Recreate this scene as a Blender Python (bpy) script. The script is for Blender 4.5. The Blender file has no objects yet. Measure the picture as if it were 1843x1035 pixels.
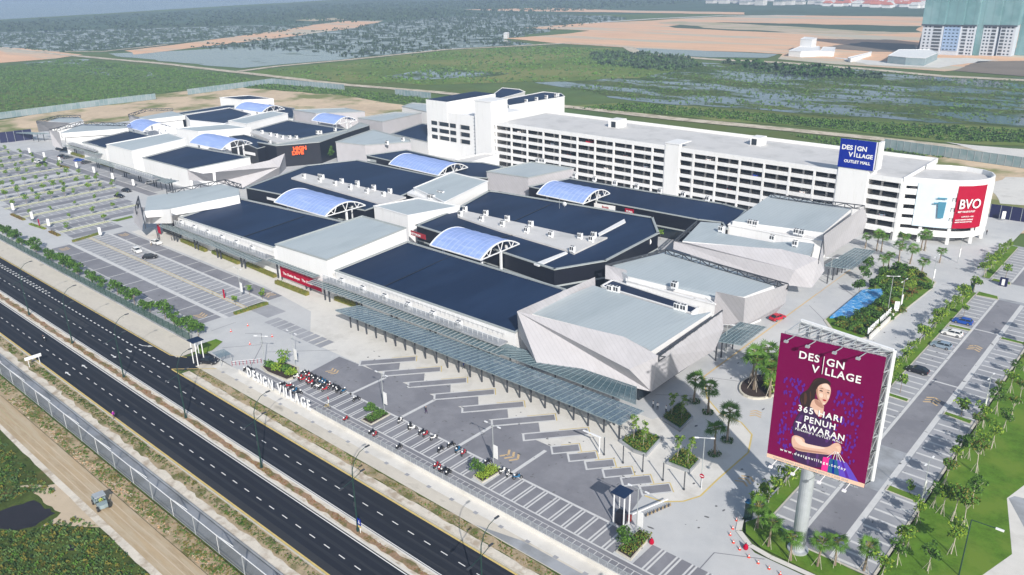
import bpy, bmesh, math, random
import numpy as np
from mathutils import Vector, Matrix
R = math.radians
sc = bpy.context.scene
# ------------------------------------------------------------ camera, world, sun, exposure
cam = bpy.data.cameras.new('camera'); co = bpy.data.objects.new('camera', cam)
sc.collection.objects.link(co); sc.camera = co
cam.sensor_width = 36.0; cam.lens = 36.0 * 1462.3 / 1843.0
cam.clip_start = 1.0; cam.clip_end = 60000.0
pit, rol, yaw = R(21.335), R(-0.957), R(131.747)
F = Vector((math.cos(yaw)*math.cos(pit), math.sin(yaw)*math.cos(pit), -math.sin(pit)))
Rt = Vector((math.sin(yaw), -math.cos(yaw), 0)); U = Rt.cross(F)
r_ = math.cos(rol)*Rt + math.sin(rol)*U; u_ = -math.sin(rol)*Rt + math.cos(rol)*U
mw = Matrix((( r_.x, u_.x, -F.x, 0), (r_.y, u_.y, -F.y, 0), (r_.z, u_.z, -F.z, 80), (0, 0, 0, 1)))
co.matrix_world = mw
SUN_EL, SUN_AZ = 31.0, -35.0            # azimuth from +X, counter-clockwise
w = bpy.data.worlds.new('World'); sc.world = w; w.use_nodes = True
nt = w.node_tree; bg = nt.nodes['Background']
sky = nt.nodes.new('ShaderNodeTexSky'); sky.sky_type = 'NISHITA'; sky.sun_disc = False
sky.sun_elevation = R(SUN_EL); sky.sun_rotation = R(90 - SUN_AZ); sky.air_density = 1.2; sky.dust_density = 1.5
nt.links.new(sky.outputs[0], bg.inputs[0]); bg.inputs[1].default_value = 0.10
sl = bpy.data.lights.new('sun', 'SUN'); so = bpy.data.objects.new('sun', sl); sc.collection.objects.link(so)
sl.energy = 4.4; sl.angle = R(0.5); sl.color = (1.0, 0.955, 0.89)
sd = Vector((math.cos(R(SUN_AZ))*math.cos(R(SUN_EL)), math.sin(R(SUN_AZ))*math.cos(R(SUN_EL)), math.sin(R(SUN_EL))))
so.rotation_euler = sd.to_track_quat('Z', 'Y').to_euler()
so.location = (0, 0, 200)
sc.view_settings.view_transform = 'Standard'; sc.view_settings.look = 'None'
sc.view_settings.exposure = 0.35; sc.view_settings.gamma = 1.0
sc.cycles.max_bounces = 6; sc.cycles.volume_bounces = 0; sc.cycles.transparent_max_bounces = 24
sc.cycles.use_denoising = True

# ------------------------------------------------------------ materials
MATS = {}
def mat(name, col, rough=.7, var=.12, scale=.5, metal=0., bump=0., bscale=None, spec=None, col2=None, c2scale=.05, c2lo=.45, c2hi=.6,
        wave=None, wdir='X', wamt=.5, alpha=None, emit=None, detail=4, stretch=None, wcol=None, wd=.1):
    m = bpy.data.materials.new(name); m.use_nodes = True; n = m.node_tree.nodes; L = m.node_tree.links
    b = n['Principled BSDF']; b.inputs['Roughness'].default_value = rough; b.inputs['Metallic'].default_value = metal
    if spec is not None: b.inputs['Specular IOR Level'].default_value = spec
    geo = n.new('ShaderNodeNewGeometry'); vec = geo.outputs['Position']
    if stretch:
        mp = n.new('ShaderNodeMapping'); mp.inputs['Scale'].default_value = stretch
        mp.inputs['Rotation'].default_value[2] = 0
        L.new(vec, mp.inputs[0]); vec = mp.outputs[0]
    def noise(s, d=detail, rg=.6):
        t = n.new('ShaderNodeTexNoise'); t.inputs['Scale'].default_value = s; t.inputs['Detail'].default_value = d
        t.inputs['Roughness'].default_value = rg; L.new(vec, t.inputs['Vector']); return t.outputs['Fac']
    def ramp(src, lo, hi):
        mr = n.new('ShaderNodeMapRange'); mr.inputs['From Min'].default_value = lo; mr.inputs['From Max'].default_value = hi
        L.new(src, mr.inputs[0]); return mr.outputs[0]
    def mix(f, a, c):
        x = n.new('ShaderNodeMix'); x.data_type = 'RGBA'
        if hasattr(f, 'links'): L.new(f, x.inputs[0])
        else: x.inputs[0].default_value = f
        for v, i in ((a, 6), (c, 7)):
            if hasattr(v, 'links'): L.new(v, x.inputs[i])
            else: x.inputs[i].default_value = (*v[:3], 1)
        return x.outputs[2]
    k = lambda c, q: tuple(min(1, v*q) for v in c)
    cur = mix(ramp(noise(scale), .3, .7), k(col, 1-var), k(col, 1+var))
    if var > .02: cur = mix(ramp(noise(scale*6.3, 3), .35, .7), cur, mix(.5, cur, k(col, 1+var*1.3)))
    if col2: cur = mix(ramp(noise(c2scale), c2lo, c2hi), cur, col2)
    bsrc = None
    if wave:
        wv = n.new('ShaderNodeTexWave'); wv.bands_direction = wdir; wv.inputs['Scale'].default_value = wave
        wv.inputs['Distortion'].default_value = 0; L.new(geo.outputs['Position'], wv.inputs['Vector'])
        rr = ramp(wv.outputs['Fac'], .86, 1.0); cur = mix(rr, cur, mix(wamt, cur, wcol if wcol else k(col, .35))); bsrc = wv.outputs['Fac']
    L.new(cur, b.inputs['Base Color'])
    if bump:
        bp = n.new('ShaderNodeBump'); bp.inputs['Strength'].default_value = bump; bp.inputs['Distance'].default_value = wd
        L.new(noise(bscale or scale*4, 5, .7), bp.inputs['Height']); L.new(bp.outputs[0], b.inputs['Normal'])
    if alpha is not None:
        b.inputs['Alpha'].default_value = alpha
    if emit: b.inputs['Emission Color'].default_value = (*emit, 1); b.inputs['Emission Strength'].default_value = .6
    MATS[name] = m; return m
def wet(name, green, green2, lo, hi, scale, stretch, wcol=(.05, .06, .075), rot=0., tuft=.6):
    """marsh: grass broken by shallow open water"""
    m = bpy.data.materials.new(name); m.use_nodes = True; n = m.node_tree.nodes; L = m.node_tree.links
    b = n['Principled BSDF']; out = n['Material Output']; b.inputs['Roughness'].default_value = .9; b.inputs['Specular IOR Level'].default_value = .1
    geo = n.new('ShaderNodeNewGeometry')
    def noise(s, d=5, st=None, rg=.6):
        v = geo.outputs['Position']
        if st:
            mp = n.new('ShaderNodeMapping'); mp.inputs['Scale'].default_value = st; mp.inputs['Rotation'].default_value[2] = rot; L.new(v, mp.inputs[0]); v = mp.outputs[0]
        t = n.new('ShaderNodeTexNoise'); t.inputs['Scale'].default_value = s; t.inputs['Detail'].default_value = d
        t.inputs['Roughness'].default_value = rg; L.new(v, t.inputs['Vector']); return t.outputs['Fac']
    def mr(src, a, c):
        x = n.new('ShaderNodeMapRange'); x.inputs['From Min'].default_value = a; x.inputs['From Max'].default_value = c; L.new(src, x.inputs[0]); return x.outputs[0]
    x = n.new('ShaderNodeMix'); x.data_type = 'RGBA'; L.new(mr(noise(.03), .35, .65), x.inputs[0])
    x.inputs[6].default_value = (*green, 1); x.inputs[7].default_value = (*green2, 1)
    y = n.new('ShaderNodeMix'); y.data_type = 'RGBA'; L.new(mr(noise(.35, 4), .45, .7), y.inputs[0]); L.new(x.outputs[2], y.inputs[6])
    y.inputs[7].default_value = (*[q*tuft for q in green], 1); L.new(y.outputs[2], b.inputs['Base Color'])
    wa = n.new('ShaderNodeBsdfPrincipled'); wa.inputs['Base Color'].default_value = (*wcol, 1); wa.inputs['Roughness'].default_value = .12
    ms = n.new('ShaderNodeMixShader'); L.new(mr(noise(scale, 7, stretch, .65), lo, hi), ms.inputs[0]); L.new(b.outputs[0], ms.inputs[1]); L.new(wa.outputs[0], ms.inputs[2])
    L.new(ms.outputs[0], out.inputs[0]); MATS[name] = m; return m

mat('land_green', (.09, .14, .045), .95, .3, .02, col2=(.11, .14, .035), c2scale=.008, spec=.1, bump=.5, bscale=.5)
mat('far_green', (.07, .11, .07), .95, .3, .01, col2=(.07, .10, .05), c2scale=.003, spec=.1)
mat('grass_bright', (.11, .165, .035), .95, .3, .05, col2=(.20, .215, .07), c2scale=.012, spec=.1, bump=.4)
mat('lawn', (.085, .17, .018), .95, .35, .5, col2=(.14, .22, .03), c2scale=.12, spec=.1, bump=.6, bscale=6)
mat('scrub', (.06, .085, .02), .95, .5, .35, col2=(.13, .09, .04), c2scale=.09, c2lo=.56, c2hi=.66, spec=.1, bump=.8, bscale=4)
wet('marsh', (.045, .085, .02), (.12, .15, .04), .475, .545, .014, (1, 2.6, 1), rot=.3)
wet('mangrove', (.04, .065, .04), (.06, .09, .05), .42, .54, .035, (1, 1.5, 1))
wet('pool', (.06, .11, .03), (.08, .12, .04), .30, .42, .01, (1, 1.8, 1))
wet('pond', (.06, .10, .03), (.08, .12, .04), .42, .56, .025, (1, 1.6, 1))
mat('sea', (.09, .13, .17), .25, .1, .003)
mat('earth', (.68, .43, .27), .95, .12, .02, col2=(.50, .46, .36), c2scale=.006, c2lo=.5, c2hi=.62, spec=.1, stretch=(.6, 3, 1))
mat('earth_pale', (.50, .41, .30), .95, .12, .06, col2=(.40, .36, .22), c2scale=.02, spec=.1)
mat('earth_brown', (.20, .165, .13), .95, .15, .03, spec=.1)
mat('dirt_road', (.55, .49, .39), .95, .12, .08, spec=.1, col2=(.38, .33, .24), c2scale=.15)
mat('site_mud', (.55, .43, .30), .95, .2, .05, spec=.1, col2=(.20, .22, .08), c2scale=.03, c2lo=.5, c2hi=.62, bump=.4)
mat('asphalt', (.018, .021, .030), .85, .14, .15, bump=.15, bscale=20, col2=(.022, .025, .033), c2scale=.05, stretch=(.25, 1.6, 1), spec=.15)
mat('asphalt_worn', (.026, .029, .037), .8, .25, .5, spec=.15, stretch=(.1, 2, 1))
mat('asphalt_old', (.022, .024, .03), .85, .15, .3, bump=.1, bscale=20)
mat('concrete', (.50, .505, .505), .85, .08, .06, col2=(.43, .44, .45), c2scale=.12, c2lo=.45, c2hi=.7, bump=.1, bscale=8)
mat('concrete_pale', (.63, .61, .57), .85, .08, .1, col2=(.55, .53, .49), c2scale=.2, c2lo=.5, c2hi=.68, bump=.1, bscale=8)
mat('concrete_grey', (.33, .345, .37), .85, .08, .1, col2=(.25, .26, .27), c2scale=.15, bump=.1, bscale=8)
mat('verge_sand', (.60, .55, .47), .95, .15, .3, col2=(.40, .33, .25), c2scale=.35, c2lo=.5, c2hi=.65, bump=.3)
mat('verge_soil', (.28, .18, .11), .95, .3, 1.2, col2=(.14, .13, .05), c2scale=.35, c2lo=.5, c2hi=.6, bump=.6)
mat('verge_green', (.36, .28, .18), .95, .3, 1.2, col2=(.13, .13, .04), c2scale=.3, c2lo=.5, c2hi=.62, bump=.7, bscale=5)
mat('stained_slab', (.54, .50, .43), .9, .1, .3, col2=(.26, .24, .20), c2scale=.3, c2lo=.6, c2hi=.78, stretch=(.5, 1, 1))
mat('paver_dark', (.225, .225, .245), .8, .1, .5, col2=(.19, .19, .21), c2scale=.12, bump=.1, bscale=15)
mat('paver_mid', (.32, .325, .345), .8, .1, .3, col2=(.28, .285, .305), c2scale=.1)
mat('paver_light', (.56, .56, .555), .8, .08, .6)
mat('kerb', (.50, .47, .40), .8, .1, 1.)
mat('kerb_pale', (.78, .75, .56), .7, .1, 1.)
mat('kerb_yellow', (.58, .44, .15), .7, .15, 1.)
mat('paint_white', (.72, .72, .70), .6, .06, 2.)
mat('paint_yellow', (.62, .44, .12), .6, .12, 1., col2=(.5, .42, .25), c2scale=.4)
mat('paint_tan', (.56, .40, .22), .7, .15, 2.)
mat('navy_roof', (.006, .018, .052), .6, .1, .08, wave=.31, wdir='X', wamt=.2, wcol=(.02, .04, .09), spec=.2, col2=(.013, .031, .078), c2scale=.07, c2lo=.42, c2hi=.62, stretch=(1, .3, 1))
mat('grey_roof', (.42, .47, .49), .5, .05, .1, col2=(.36, .41, .43), c2scale=.12, c2lo=.5, c2hi=.72, wave=.31, wdir='X', wamt=.18, stretch=(1, .3, 1))
mat('white_wall', (.76, .76, .76), .6, .03, .2, stretch=(1, 1, .12), col2=(.66, .66, .645), c2scale=.8, c2lo=.55, c2hi=.8)
mat('tower_wall', (.50, .54, .60), .7, .05, .1)
mat('pond_water', (.02, .016, .018), .35, .2, .3, spec=.3)
mat('track_earth', (.40, .31, .20), .95, .15, .3, spec=.1, col2=(.46, .38, .27), c2scale=.4, stretch=(.3, 2, 1), bump=.3)
mat('cream_wall', (.58, .57, .56), .7, .04, .3, col2=(.48, .475, .465), c2scale=.12, c2lo=.5, c2hi=.68)
mat('panel_grey', (.43, .42, .44), .6, .06, .3, wave=.45, wdir='DIAGONAL', wamt=.16, col2=(.405, .395, .41), c2scale=.35, c2lo=.45, c2hi=.75)
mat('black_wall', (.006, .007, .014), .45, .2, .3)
mat('trim_grey', (.34, .37, .37), .6, .06, .5)
mat('dark_steel', (.045, .05, .06), .5, .1, 1.)
mat('steel', (.42, .45, .47), .45, .1, 1., metal=.25)
mat('steel_white', (.78, .79, .80), .45, .05, 1.)
mat('green_pole', (.008, .038, .032), .45, .1, 1.)
mat('vent_roof', (.24, .34, .64), .8, .14, .4, stretch=(.3, 2., 1), col2=(.34, .44, .73), c2scale=.5, c2lo=.5, c2hi=.7, wave=.17, wdir='X', wamt=.6, wcol=(.42, .52, .84))
mat('glass_dark', (.015, .022, .03), .08, .1, 1.)
mat('canopy_glass', (.10, .17, .20), .15, .15, 1., alpha=.55)
mat('canopy_glass_blue', (.13, .19, .24), .15, .2, .9, alpha=.60, col2=(.22, .30, .35), c2scale=.5, c2lo=.5, c2hi=.66)
mat('canopy_frame', (.22, .28, .30), .5, .08, 1.)
mat('mesh_screen', (.36, .38, .41), .6, .1, 1., alpha=.5)
mat('chainlink', (.12, .13, .12), .7, .2, 2., alpha=.34)
mat('leaf_mid', (.075, .16, .022), .7, .4, 1.2, spec=.2)
mat('leaf_dark', (.036, .085, .018), .7, .4, 1.2, spec=.2)
mat('leaf_lime', (.20, .29, .03), .7, .3, 1.2, spec=.2)
mat('leaf_olive', (.16, .15, .03), .7, .35, 1.5, spec=.2)
mat('leaf_russet', (.20, .075, .02), .7, .35, 1.5, spec=.2)
mat('leaf_far', (.055, .085, .05), .9, .4, .1, spec=.1)
mat('leaf_marsh', (.10, .165, .05), .9, .35, .3, spec=.1)
mat('leaf_marsh_dark', (.06, .11, .04), .9, .35, .3, spec=.1)
mat('bark', (.20, .155, .11), .9, .2, 3.)
mat('bark_pale', (.42, .38, .32), .9, .2, 3.)
mat('soil', (.035, .022, .018), .95, .3, 1.)
mat('red_panel', (.36, .001, .025), .7, .06, 1., spec=.1)
mat('plum_panel', (.155, .0, .055), .8, .06, .2, spec=.08)
mat('violet_ink', (.075, .008, .27), .5, .1, 1.)
mat('blue_panel', (.0, .016, .26), .7, .05, .3, spec=.1)
mat('hoard_blue', (.004, .005, .05), .5, .1, .2)
mat('sky_tile', (.03, .25, .58), .3, .2, .8, col2=(.45, .65, .80), c2scale=1.1, c2lo=.54, c2hi=.60, stretch=(1, 3, 1))
mat('poster_pale', (.60, .70, .78), .5, .05, .5)
mat('poster_blue', (.05, .20, .30), .5, .1, .5)
mat('skin', (.64, .40, .30), .6, .06, 4.)
mat('skin_light', (.78, .56, .46), .6, .03, 4.)
mat('skin_shadow', (.40, .21, .15), .6, .05, 4.)
mat('hair_light', (.075, .03, .02), .5, .1, 4.)
mat('dress_light', (.075, .02, .13), .6, .1, 1.)
mat('hair', (.025, .012, .010), .5, .2, 4.)
mat('lip', (.35, .02, .03), .4, .05, 4.)
mat('dress', (.035, .008, .06), .6, .15, 1.)
mat('pink', (.75, .02, .25), .5, .05, 1.)
mat('teal_bag', (.01, .10, .22), .5, .1, 1.)
mat('violet_bag', (.10, .05, .45), .5, .1, 1.)
mat('orange_ink', (.80, .09, .01), .5, .05, 1., emit=(.8, .09, .01))
mat('pale_ink', (.80, .80, .80), .5, .02, 1.)
mat('peach', (.75, .50, .36), .6, .05, 1.)
mat('cone_orange', (.65, .07, .04), .5, .05, 2.)
mat('car_white', (.75, .75, .74), .25, .02, 1.)
mat('car_black', (.012, .013, .018), .2, .1, 1.)
mat('car_blue', (.01, .07, .36), .25, .05, 1.)
mat('car_silver', (.30, .38, .46), .25, .05, 1., metal=.3)
mat('car_red', (.45, .01, .03), .25, .05, 1.)
mat('car_grey', (.06, .065, .07), .25, .1, 1.)
mat('tyre', (.015, .015, .015), .8, .1, 2.)
mat('rim', (.4, .4, .42), .35, .05, 2., metal=.7)
mat('head_lamp', (.7, .7, .7), .1, .02, 2.)
mat('tail_lamp', (.4, .01, .01), .2, .02, 2.)
mat('net_green', (.14, .29, .30), .7, .12, .03, col2=(.22, .38, .40), c2scale=.05, wave=.045, wdir='X', wamt=.2, alpha=.8)
mat('net_blue', (.27, .38, .56), .7, .1, .05)
mat('zinc', (.24, .30, .32), .5, .12, .08, col2=(.18, .26, .28), c2scale=.2)
mat('yellow_green', (.35, .45, .05), .5, .1, 1.)
mat('roof_red', (.45, .14, .09), .8, .15, .02)
mat('magenta', (.35, .01, .35), .6, .05, 1.)
mat('khaki', (.30, .22, .12), .7, .1, 1.)

# ------------------------------------------------------------ mesh helpers
class MB:
    def __init__(s): s.v = []; s.f = []; s.m = []
    def add(s, vs, fs, mi=0):
        o = len(s.v); s.v += [tuple(map(float, p)) for p in vs]; s.f += [tuple(o+i for i in f) for f in fs]; s.m += [mi]*len(fs); return s
    def poly(s, pts, mi=0): return s.add(pts, [tuple(range(len(pts)))], mi)
    def box(s, x0, x1, y0, y1, z0, z1, mi=0, M=None):
        vs = [Vector((x, y, z)) for z in (z0, z1) for x, y in ((x0, y0), (x1, y0), (x1, y1), (x0, y1))]
        if M is not None: vs = [M @ p for p in vs]
        return s.add(vs, [(3, 2, 1, 0), (4, 5, 6, 7), (0, 1, 5, 4), (1, 2, 6, 5), (2, 3, 7, 6), (3, 0, 4, 7)], mi)
    def prism(s, pts, z0, z1, mi=0):
        """pts: (x,y) or (x,y,z): z1 None uses each point's own z as the top"""
        n = len(pts)
        a = sum(pts[i][0]*pts[(i+1) % n][1]-pts[(i+1) % n][0]*pts[i][1] for i in range(n))
        if a < 0: pts = pts[::-1]
        vs = [(p[0], p[1], z0) for p in pts] + [(p[0], p[1], p[2] if z1 is None else z1) for p in pts]
        return s.add(vs, [tuple(range(n-1, -1, -1)), tuple(range(n, 2*n))] + [(i, (i+1) % n, n+(i+1) % n, n+i) for i in range(n)], mi)
    def bar(s, a, b, w=.1, h=None, mi=0, up=(0, 0, 1)):
        a, b = Vector(a), Vector(b); d = b-a
        if d.length < 1e-6: return s
        d.normalize(); h = h or w; upv = Vector(up)
        if abs(d.dot(upv)) > .95: upv = Vector((1, 0, 0))
        x = d.cross(upv).normalized()*w/2; y = x.cross(d).normalized()*h/2
        vs = [q+e for q in (a, b) for e in (-x-y, x-y, x+y, -x+y)]
        return s.add(vs, [(3, 2, 1, 0), (4, 5, 6, 7), (0, 1, 5, 4), (1, 2, 6, 5), (2, 3, 7, 6), (3, 0, 4, 7)], mi)
    def tube(s, pts, rs, n=8, mi=0, cap=True):
        pts = [Vector(p) for p in pts]
        if not hasattr(rs, '__len__'): rs = [rs]*len(pts)
        o = len(s.v); vs = []
        for i, p in enumerate(pts):
            d = (pts[min(i+1, len(pts)-1)]-pts[max(i-1, 0)]).normalized()
            a = Vector((1, 0, 0)) if abs(d.x) < .8 else Vector((0, 1, 0))
            x = d.cross(a).normalized(); y = d.cross(x)
            vs += [p+(x*math.cos(t)+y*math.sin(t))*rs[i] for t in [2*math.pi*k/n for k in range(n)]]
        fs = [(i*n+k, i*n+(k+1) % n, (i+1)*n+(k+1) % n, (i+1)*n+k) for i in range(len(pts)-1) for k in range(n)]
        if cap: fs += [tuple(range(n-1, -1, -1)), tuple((len(pts)-1)*n+k for k in range(n))]
        return s.add(vs, fs, mi)
    def ball(s, c, r, mi=0, n=8, m=5, sz=(1, 1, 1)):
        vs = [(c[0], c[1], c[2]+r*sz[2])]
        for i in range(1, m):
            t = math.pi*i/m
            vs += [(c[0]+r*sz[0]*math.sin(t)*math.cos(2*math.pi*k/n), c[1]+r*sz[1]*math.sin(t)*math.sin(2*math.pi*k/n), c[2]+r*sz[2]*math.cos(t)) for k in range(n)]
        vs.append((c[0], c[1], c[2]-r*sz[2])); l = len(vs)-1
        fs = [(0, 1+k, 1+(k+1) % n) for k in range(n)] + [(1+(i)*n+k, 1+(i+1)*n+k, 1+(i+1)*n+(k+1) % n, 1+i*n+(k+1) % n) for i in range(m-2) for k in range(n)]
        fs += [(l, 1+(m-2)*n+(k+1) % n, 1+(m-2)*n+k) for k in range(n)]
        return s.add(vs, fs, mi)
    def build(s, name, mats, parent=None, smooth=False, origin=None):
        me = bpy.data.meshes.new(name)
        vs = s.v
        if origin is not None: vs = [(a-origin[0], b-origin[1], c-origin[2]) for a, b, c in vs]
        me.from_pydata(vs, [], s.f)
        if isinstance(mats, str): mats = [mats]
        for q in mats: me.materials.append(MATS[q])
        if len(mats) > 1: me.polygons.foreach_set('material_index', s.m)
        if smooth: me.polygons.foreach_set('use_smooth', [True]*len(me.polygons))
        me.validate(); me.update()
        o = bpy.data.objects.new(name, me); sc.collection.objects.link(o)
        if parent: o.parent = parent
        elif origin is not None: o.location = origin
        return o
def tag(o, label=None, cat=None, group=None, kind=None):
    if label: o['label'] = label
    if cat: o['category'] = cat
    if group: o['group'] = group
    if kind: o['kind'] = kind
    return o
def empty(name, loc=(0, 0, 0), rz=0, label=None, cat=None, group=None):
    o = bpy.data.objects.new(name, None); sc.collection.objects.link(o); o.location = loc; o.rotation_euler = (0, 0, rz)
    return tag(o, label, cat, group)
def kids(o): return [c for c in bpy.data.objects if c.parent == o]
KC = {}
def copy_tree(o, loc, rz=0., label=None, group=None, s=1.):
    if o.name not in KC: KC[o.name] = [(c, kids(c)) for c in kids(o)]
    r = o.copy(); sc.collection.objects.link(r); r.location = loc; r.rotation_euler = (0, 0, rz); r.scale = (s, s, s)
    if label: r['label'] = label
    if group: r['group'] = group
    for c, gs in KC[o.name]:
        d = c.copy(); sc.collection.objects.link(d); d.parent = r
        for g in gs:
            e = g.copy(); sc.collection.objects.link(e); e.parent = d
    return r
ORD = 'first second third fourth fifth sixth seventh eighth ninth tenth eleventh twelfth thirteenth fourteenth fifteenth sixteenth seventeenth eighteenth nineteenth twentieth'.split()
def nth(i, n=None):
    if n is not None and i == n-1 and n > 1: return 'last'
    t = {20: 'twenty', 30: 'thirty', 40: 'forty'}
    if i < 20: return ORD[i]
    return t[(i+1)//10*10]+'-'+ORD[(i+1) % 10-1] if (i+1) % 10 else {30: 'thirtieth', 40: 'fortieth', 20: 'twentieth'}[i+1]
used = set(); TR_ = random.Random(3)
def place(proto, loc, rz=0, label=None, group=None, s=1.):
    tx, ty = (TR_.uniform(-.07, .07), TR_.uniform(-.07, .07)) if proto.get('category') in ('tree', 'palm tree') else (0, 0)
    if proto.name not in used:
        used.add(proto.name)
        proto.location = loc; proto.rotation_euler = (tx, ty, rz); proto.scale = (s, s, s)
        if label: proto['label'] = label
        if group: proto['group'] = group
        return proto
    r = copy_tree(proto, loc, rz, label, group, s); r.rotation_euler = (tx, ty, rz); return r
# order matters: copies are made of a prototype whose children never change
def patch(name, pts, z, m, kind='structure', step=None, amp=0, seed=0):
    rnd = random.Random(seed); q = []
    P = [(p[0], p[1]) for p in pts]
    if step:
        for i, a in enumerate(P):
            b = P[(i+1) % len(P)]; l = math.dist(a, b); n = max(1, int(l/step))
            for k in range(n):
                t = k/n; j = amp if k else 0
                q.append((a[0]+(b[0]-a[0])*t+rnd.uniform(-j, j), a[1]+(b[1]-a[1])*t+rnd.uniform(-j, j)))
        P = q
    mb = MB(); a = sum(P[i][0]*P[(i+1) % len(P)][1]-P[(i+1) % len(P)][0]*P[i][1] for i in range(len(P)))
    if a < 0: P = P[::-1]
    mb.poly([(x, y, z) for x, y in P]); o = mb.build(name, m); o['kind'] = kind; return o
def rect(name, x0, x1, y0, y1, z, m): return patch(name, [(x0, y0), (x1, y0), (x1, y1), (x0, y1)], z, m)
def strip(name, pts, w, z, m, step=None, amp=0, seed=0):
    L_, R_ = [], []
    for i, p in enumerate(pts):
        a = Vector(pts[max(i-1, 0)][:2]); b = Vector(pts[min(i+1, len(pts)-1)][:2]); d = (b-a).normalized(); nn = Vector((-d.y, d.x))*w/2
        c = Vector(p[:2]); L_.append(tuple(c+nn)); R_.append(tuple(c-nn))
    return patch(name, L_+R_[::-1], z, m, step=step, amp=amp, seed=seed)
def leaves(pts, size, seed, mats=1):
    """quads scattered at pts; returns MB"""
    rnd = random.Random(seed); mb = MB()
    for p in pts:
        s = size*rnd.uniform(.6, 1.4); a = rnd.uniform(0, 6.28); t = rnd.uniform(-.9, .9); n = Vector((math.cos(a)*math.cos(t), math.sin(a)*math.cos(t), math.sin(t)+.5)).normalized()
        x = n.cross(Vector((0, 0, 1)))
        x = x.normalized() if x.length > .01 else Vector((1, 0, 0))
        y = n.cross(x); k = rnd.uniform(0, 6.28); x, y = x*math.cos(k)+y*math.sin(k), y*math.cos(k)-x*math.sin(k)
        p = Vector(p); mb.add([p-x*s, p-y*s*.5, p+x*s, p+y*s*.5], [(0, 1, 2, 3)], rnd.randrange(mats))
    return mb
FONT = None
_texts = {}
def text(body, size, origin, xdir, ydir, m, parent, name='lettering', depth=.03, align='LEFT', space=1., bold=.0, sx=1.):
    c = bpy.data.curves.new('t', 'FONT'); c.body = body; c.size = size; c.extrude = depth; c.align_x = align; c.space_character = space
    c.offset = bold*size; c.resolution_u = 3; c.space_line = 1.0
    o = bpy.data.objects.new('t', c); sc.collection.objects.link(o)
    dg = bpy.context.evaluated_depsgraph_get(); me = bpy.data.meshes.new_from_object(o.evaluated_get(dg)); bpy.data.objects.remove(o)
    x = Vector(xdir).normalized(); y = Vector(ydir).normalized(); z = x.cross(y)
    o3 = Vector(origin); M = Matrix(((x.x*sx, y.x, z.x, o3.x), (x.y*sx, y.y, z.y, o3.y), (x.z*sx, y.z, z.z, o3.z), (0, 0, 0, 1)))
    me.transform(M); me.materials.clear(); me.materials.append(MATS[m]); me.name = name
    r = bpy.data.objects.new(name, me); sc.collection.objects.link(r)
    if parent:
        r.parent = parent; r.matrix_parent_inverse = Matrix.Identity(4)
        if parent.location.length: me.transform(Matrix.Translation(-parent.location))
    return r

# ============================================================ THE SETTING
patch('ground', [(-9000, -3000), (3500, -3000), (3500, 14000), (-9000, 14000)], -.40, 'land_green')
patch('sea', [(-1500, -1300), (-2001, 636), (-2060, 900), (-2271, 1681), (-2500, 2600), (-2850, 3800), (-3300, 6000), (-3300, 14000), (-9000, 14000), (-9000, -3000)], -.30, 'sea', step=150, amp=22, seed=1)
patch('terrain', [(-1948, 619, 0), (-2160, 1619, 0), (-2268, 2374, 0), (-1260, 2786, 0), (-659, 3103, 0), (-250, 1578, 0), (-416, 1468, 0), (-616, 1416, 0), (-865, 1389, 0), (-1018, 1279, 0), (-1128, 959, 0), (-974, 539, 0), (-981, 431, 0), (-1192, 372, 0), (-1343, 320, 0), (-2051, 548, 0)], -.30, 'far_green', step=60, amp=14, seed=2)
patch('water', [(-1543, 438, 0), (-1426, 615, 0), (-1299, 774, 0), (-1205, 853, 0), (-1107, 742, 0), (-1043, 516, 0), (-1028, 452, 0), (-1048, 390, 0), (-1202, 375, 0), (-1255, 353, 0)], -.24, 'mangrove', step=25, amp=6, seed=3)
patch('water', [(-1138, 954, 0), (-1172, 1258, 0), (-898, 1290, 0), (-821, 1229, 0), (-767, 989, 0), (-711, 787, 0), (-630, 751, 0), (-668, 662, 0), (-681, 532, -1.42109e-14), (-784, 552, 0), (-884, 523, 0), (-974, 502, 0), (-1034, 693, 0)], -.25, 'mangrove', step=25, amp=6, seed=4)
patch('water', [(-967, 409, 0), (-933, 460, 0), (-912, 540, 0), (-796, 560, 0), (-685, 542, 1.42109e-14), (-682, 505, 0), (-698, 413, 0), (-791, 405, 0), (-924, 399, 0)], -.20, 'pool', step=18, amp=3, seed=5)
patch('earth_field', [(-986, 436, 0), (-1009, 499, 0), (-1070, 627, 0), (-1141, 765, 0), (-1242, 939, 0), (-1178, 988, 0), (-1063, 835, 0), (-997, 667, 0), (-961, 546, 0), (-927, 419, 0)], -.16, 'earth', step=30, amp=4, seed=6)
patch('earth_field', [(-1255, 353, 0), (-1192, 372, 0), (-1084, 385, 0), (-979, 386, 0), (-958, 349, 0), (-960, 296, 0), (-966, 267, 1.42109e-14)], -.15, 'earth', step=20, amp=2, seed=7)
patch('earth_field', [(-1354, 922, 0), (-1346, 1006, -1.42109e-14), (-1271, 981, 0), (-1291, 915, 0)], -.15, 'earth_pale', step=30, amp=4, seed=8)
patch('earth_field', [(-1347, 1364, 0), (-1211, 1501, 0), (-1021, 1466, 0), (-734, 1488, 0), (-699, 1418, 0), (-958, 1395, 0), (-1214, 1338, 0)], -.15, 'earth', step=30, amp=4, seed=9)
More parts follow.
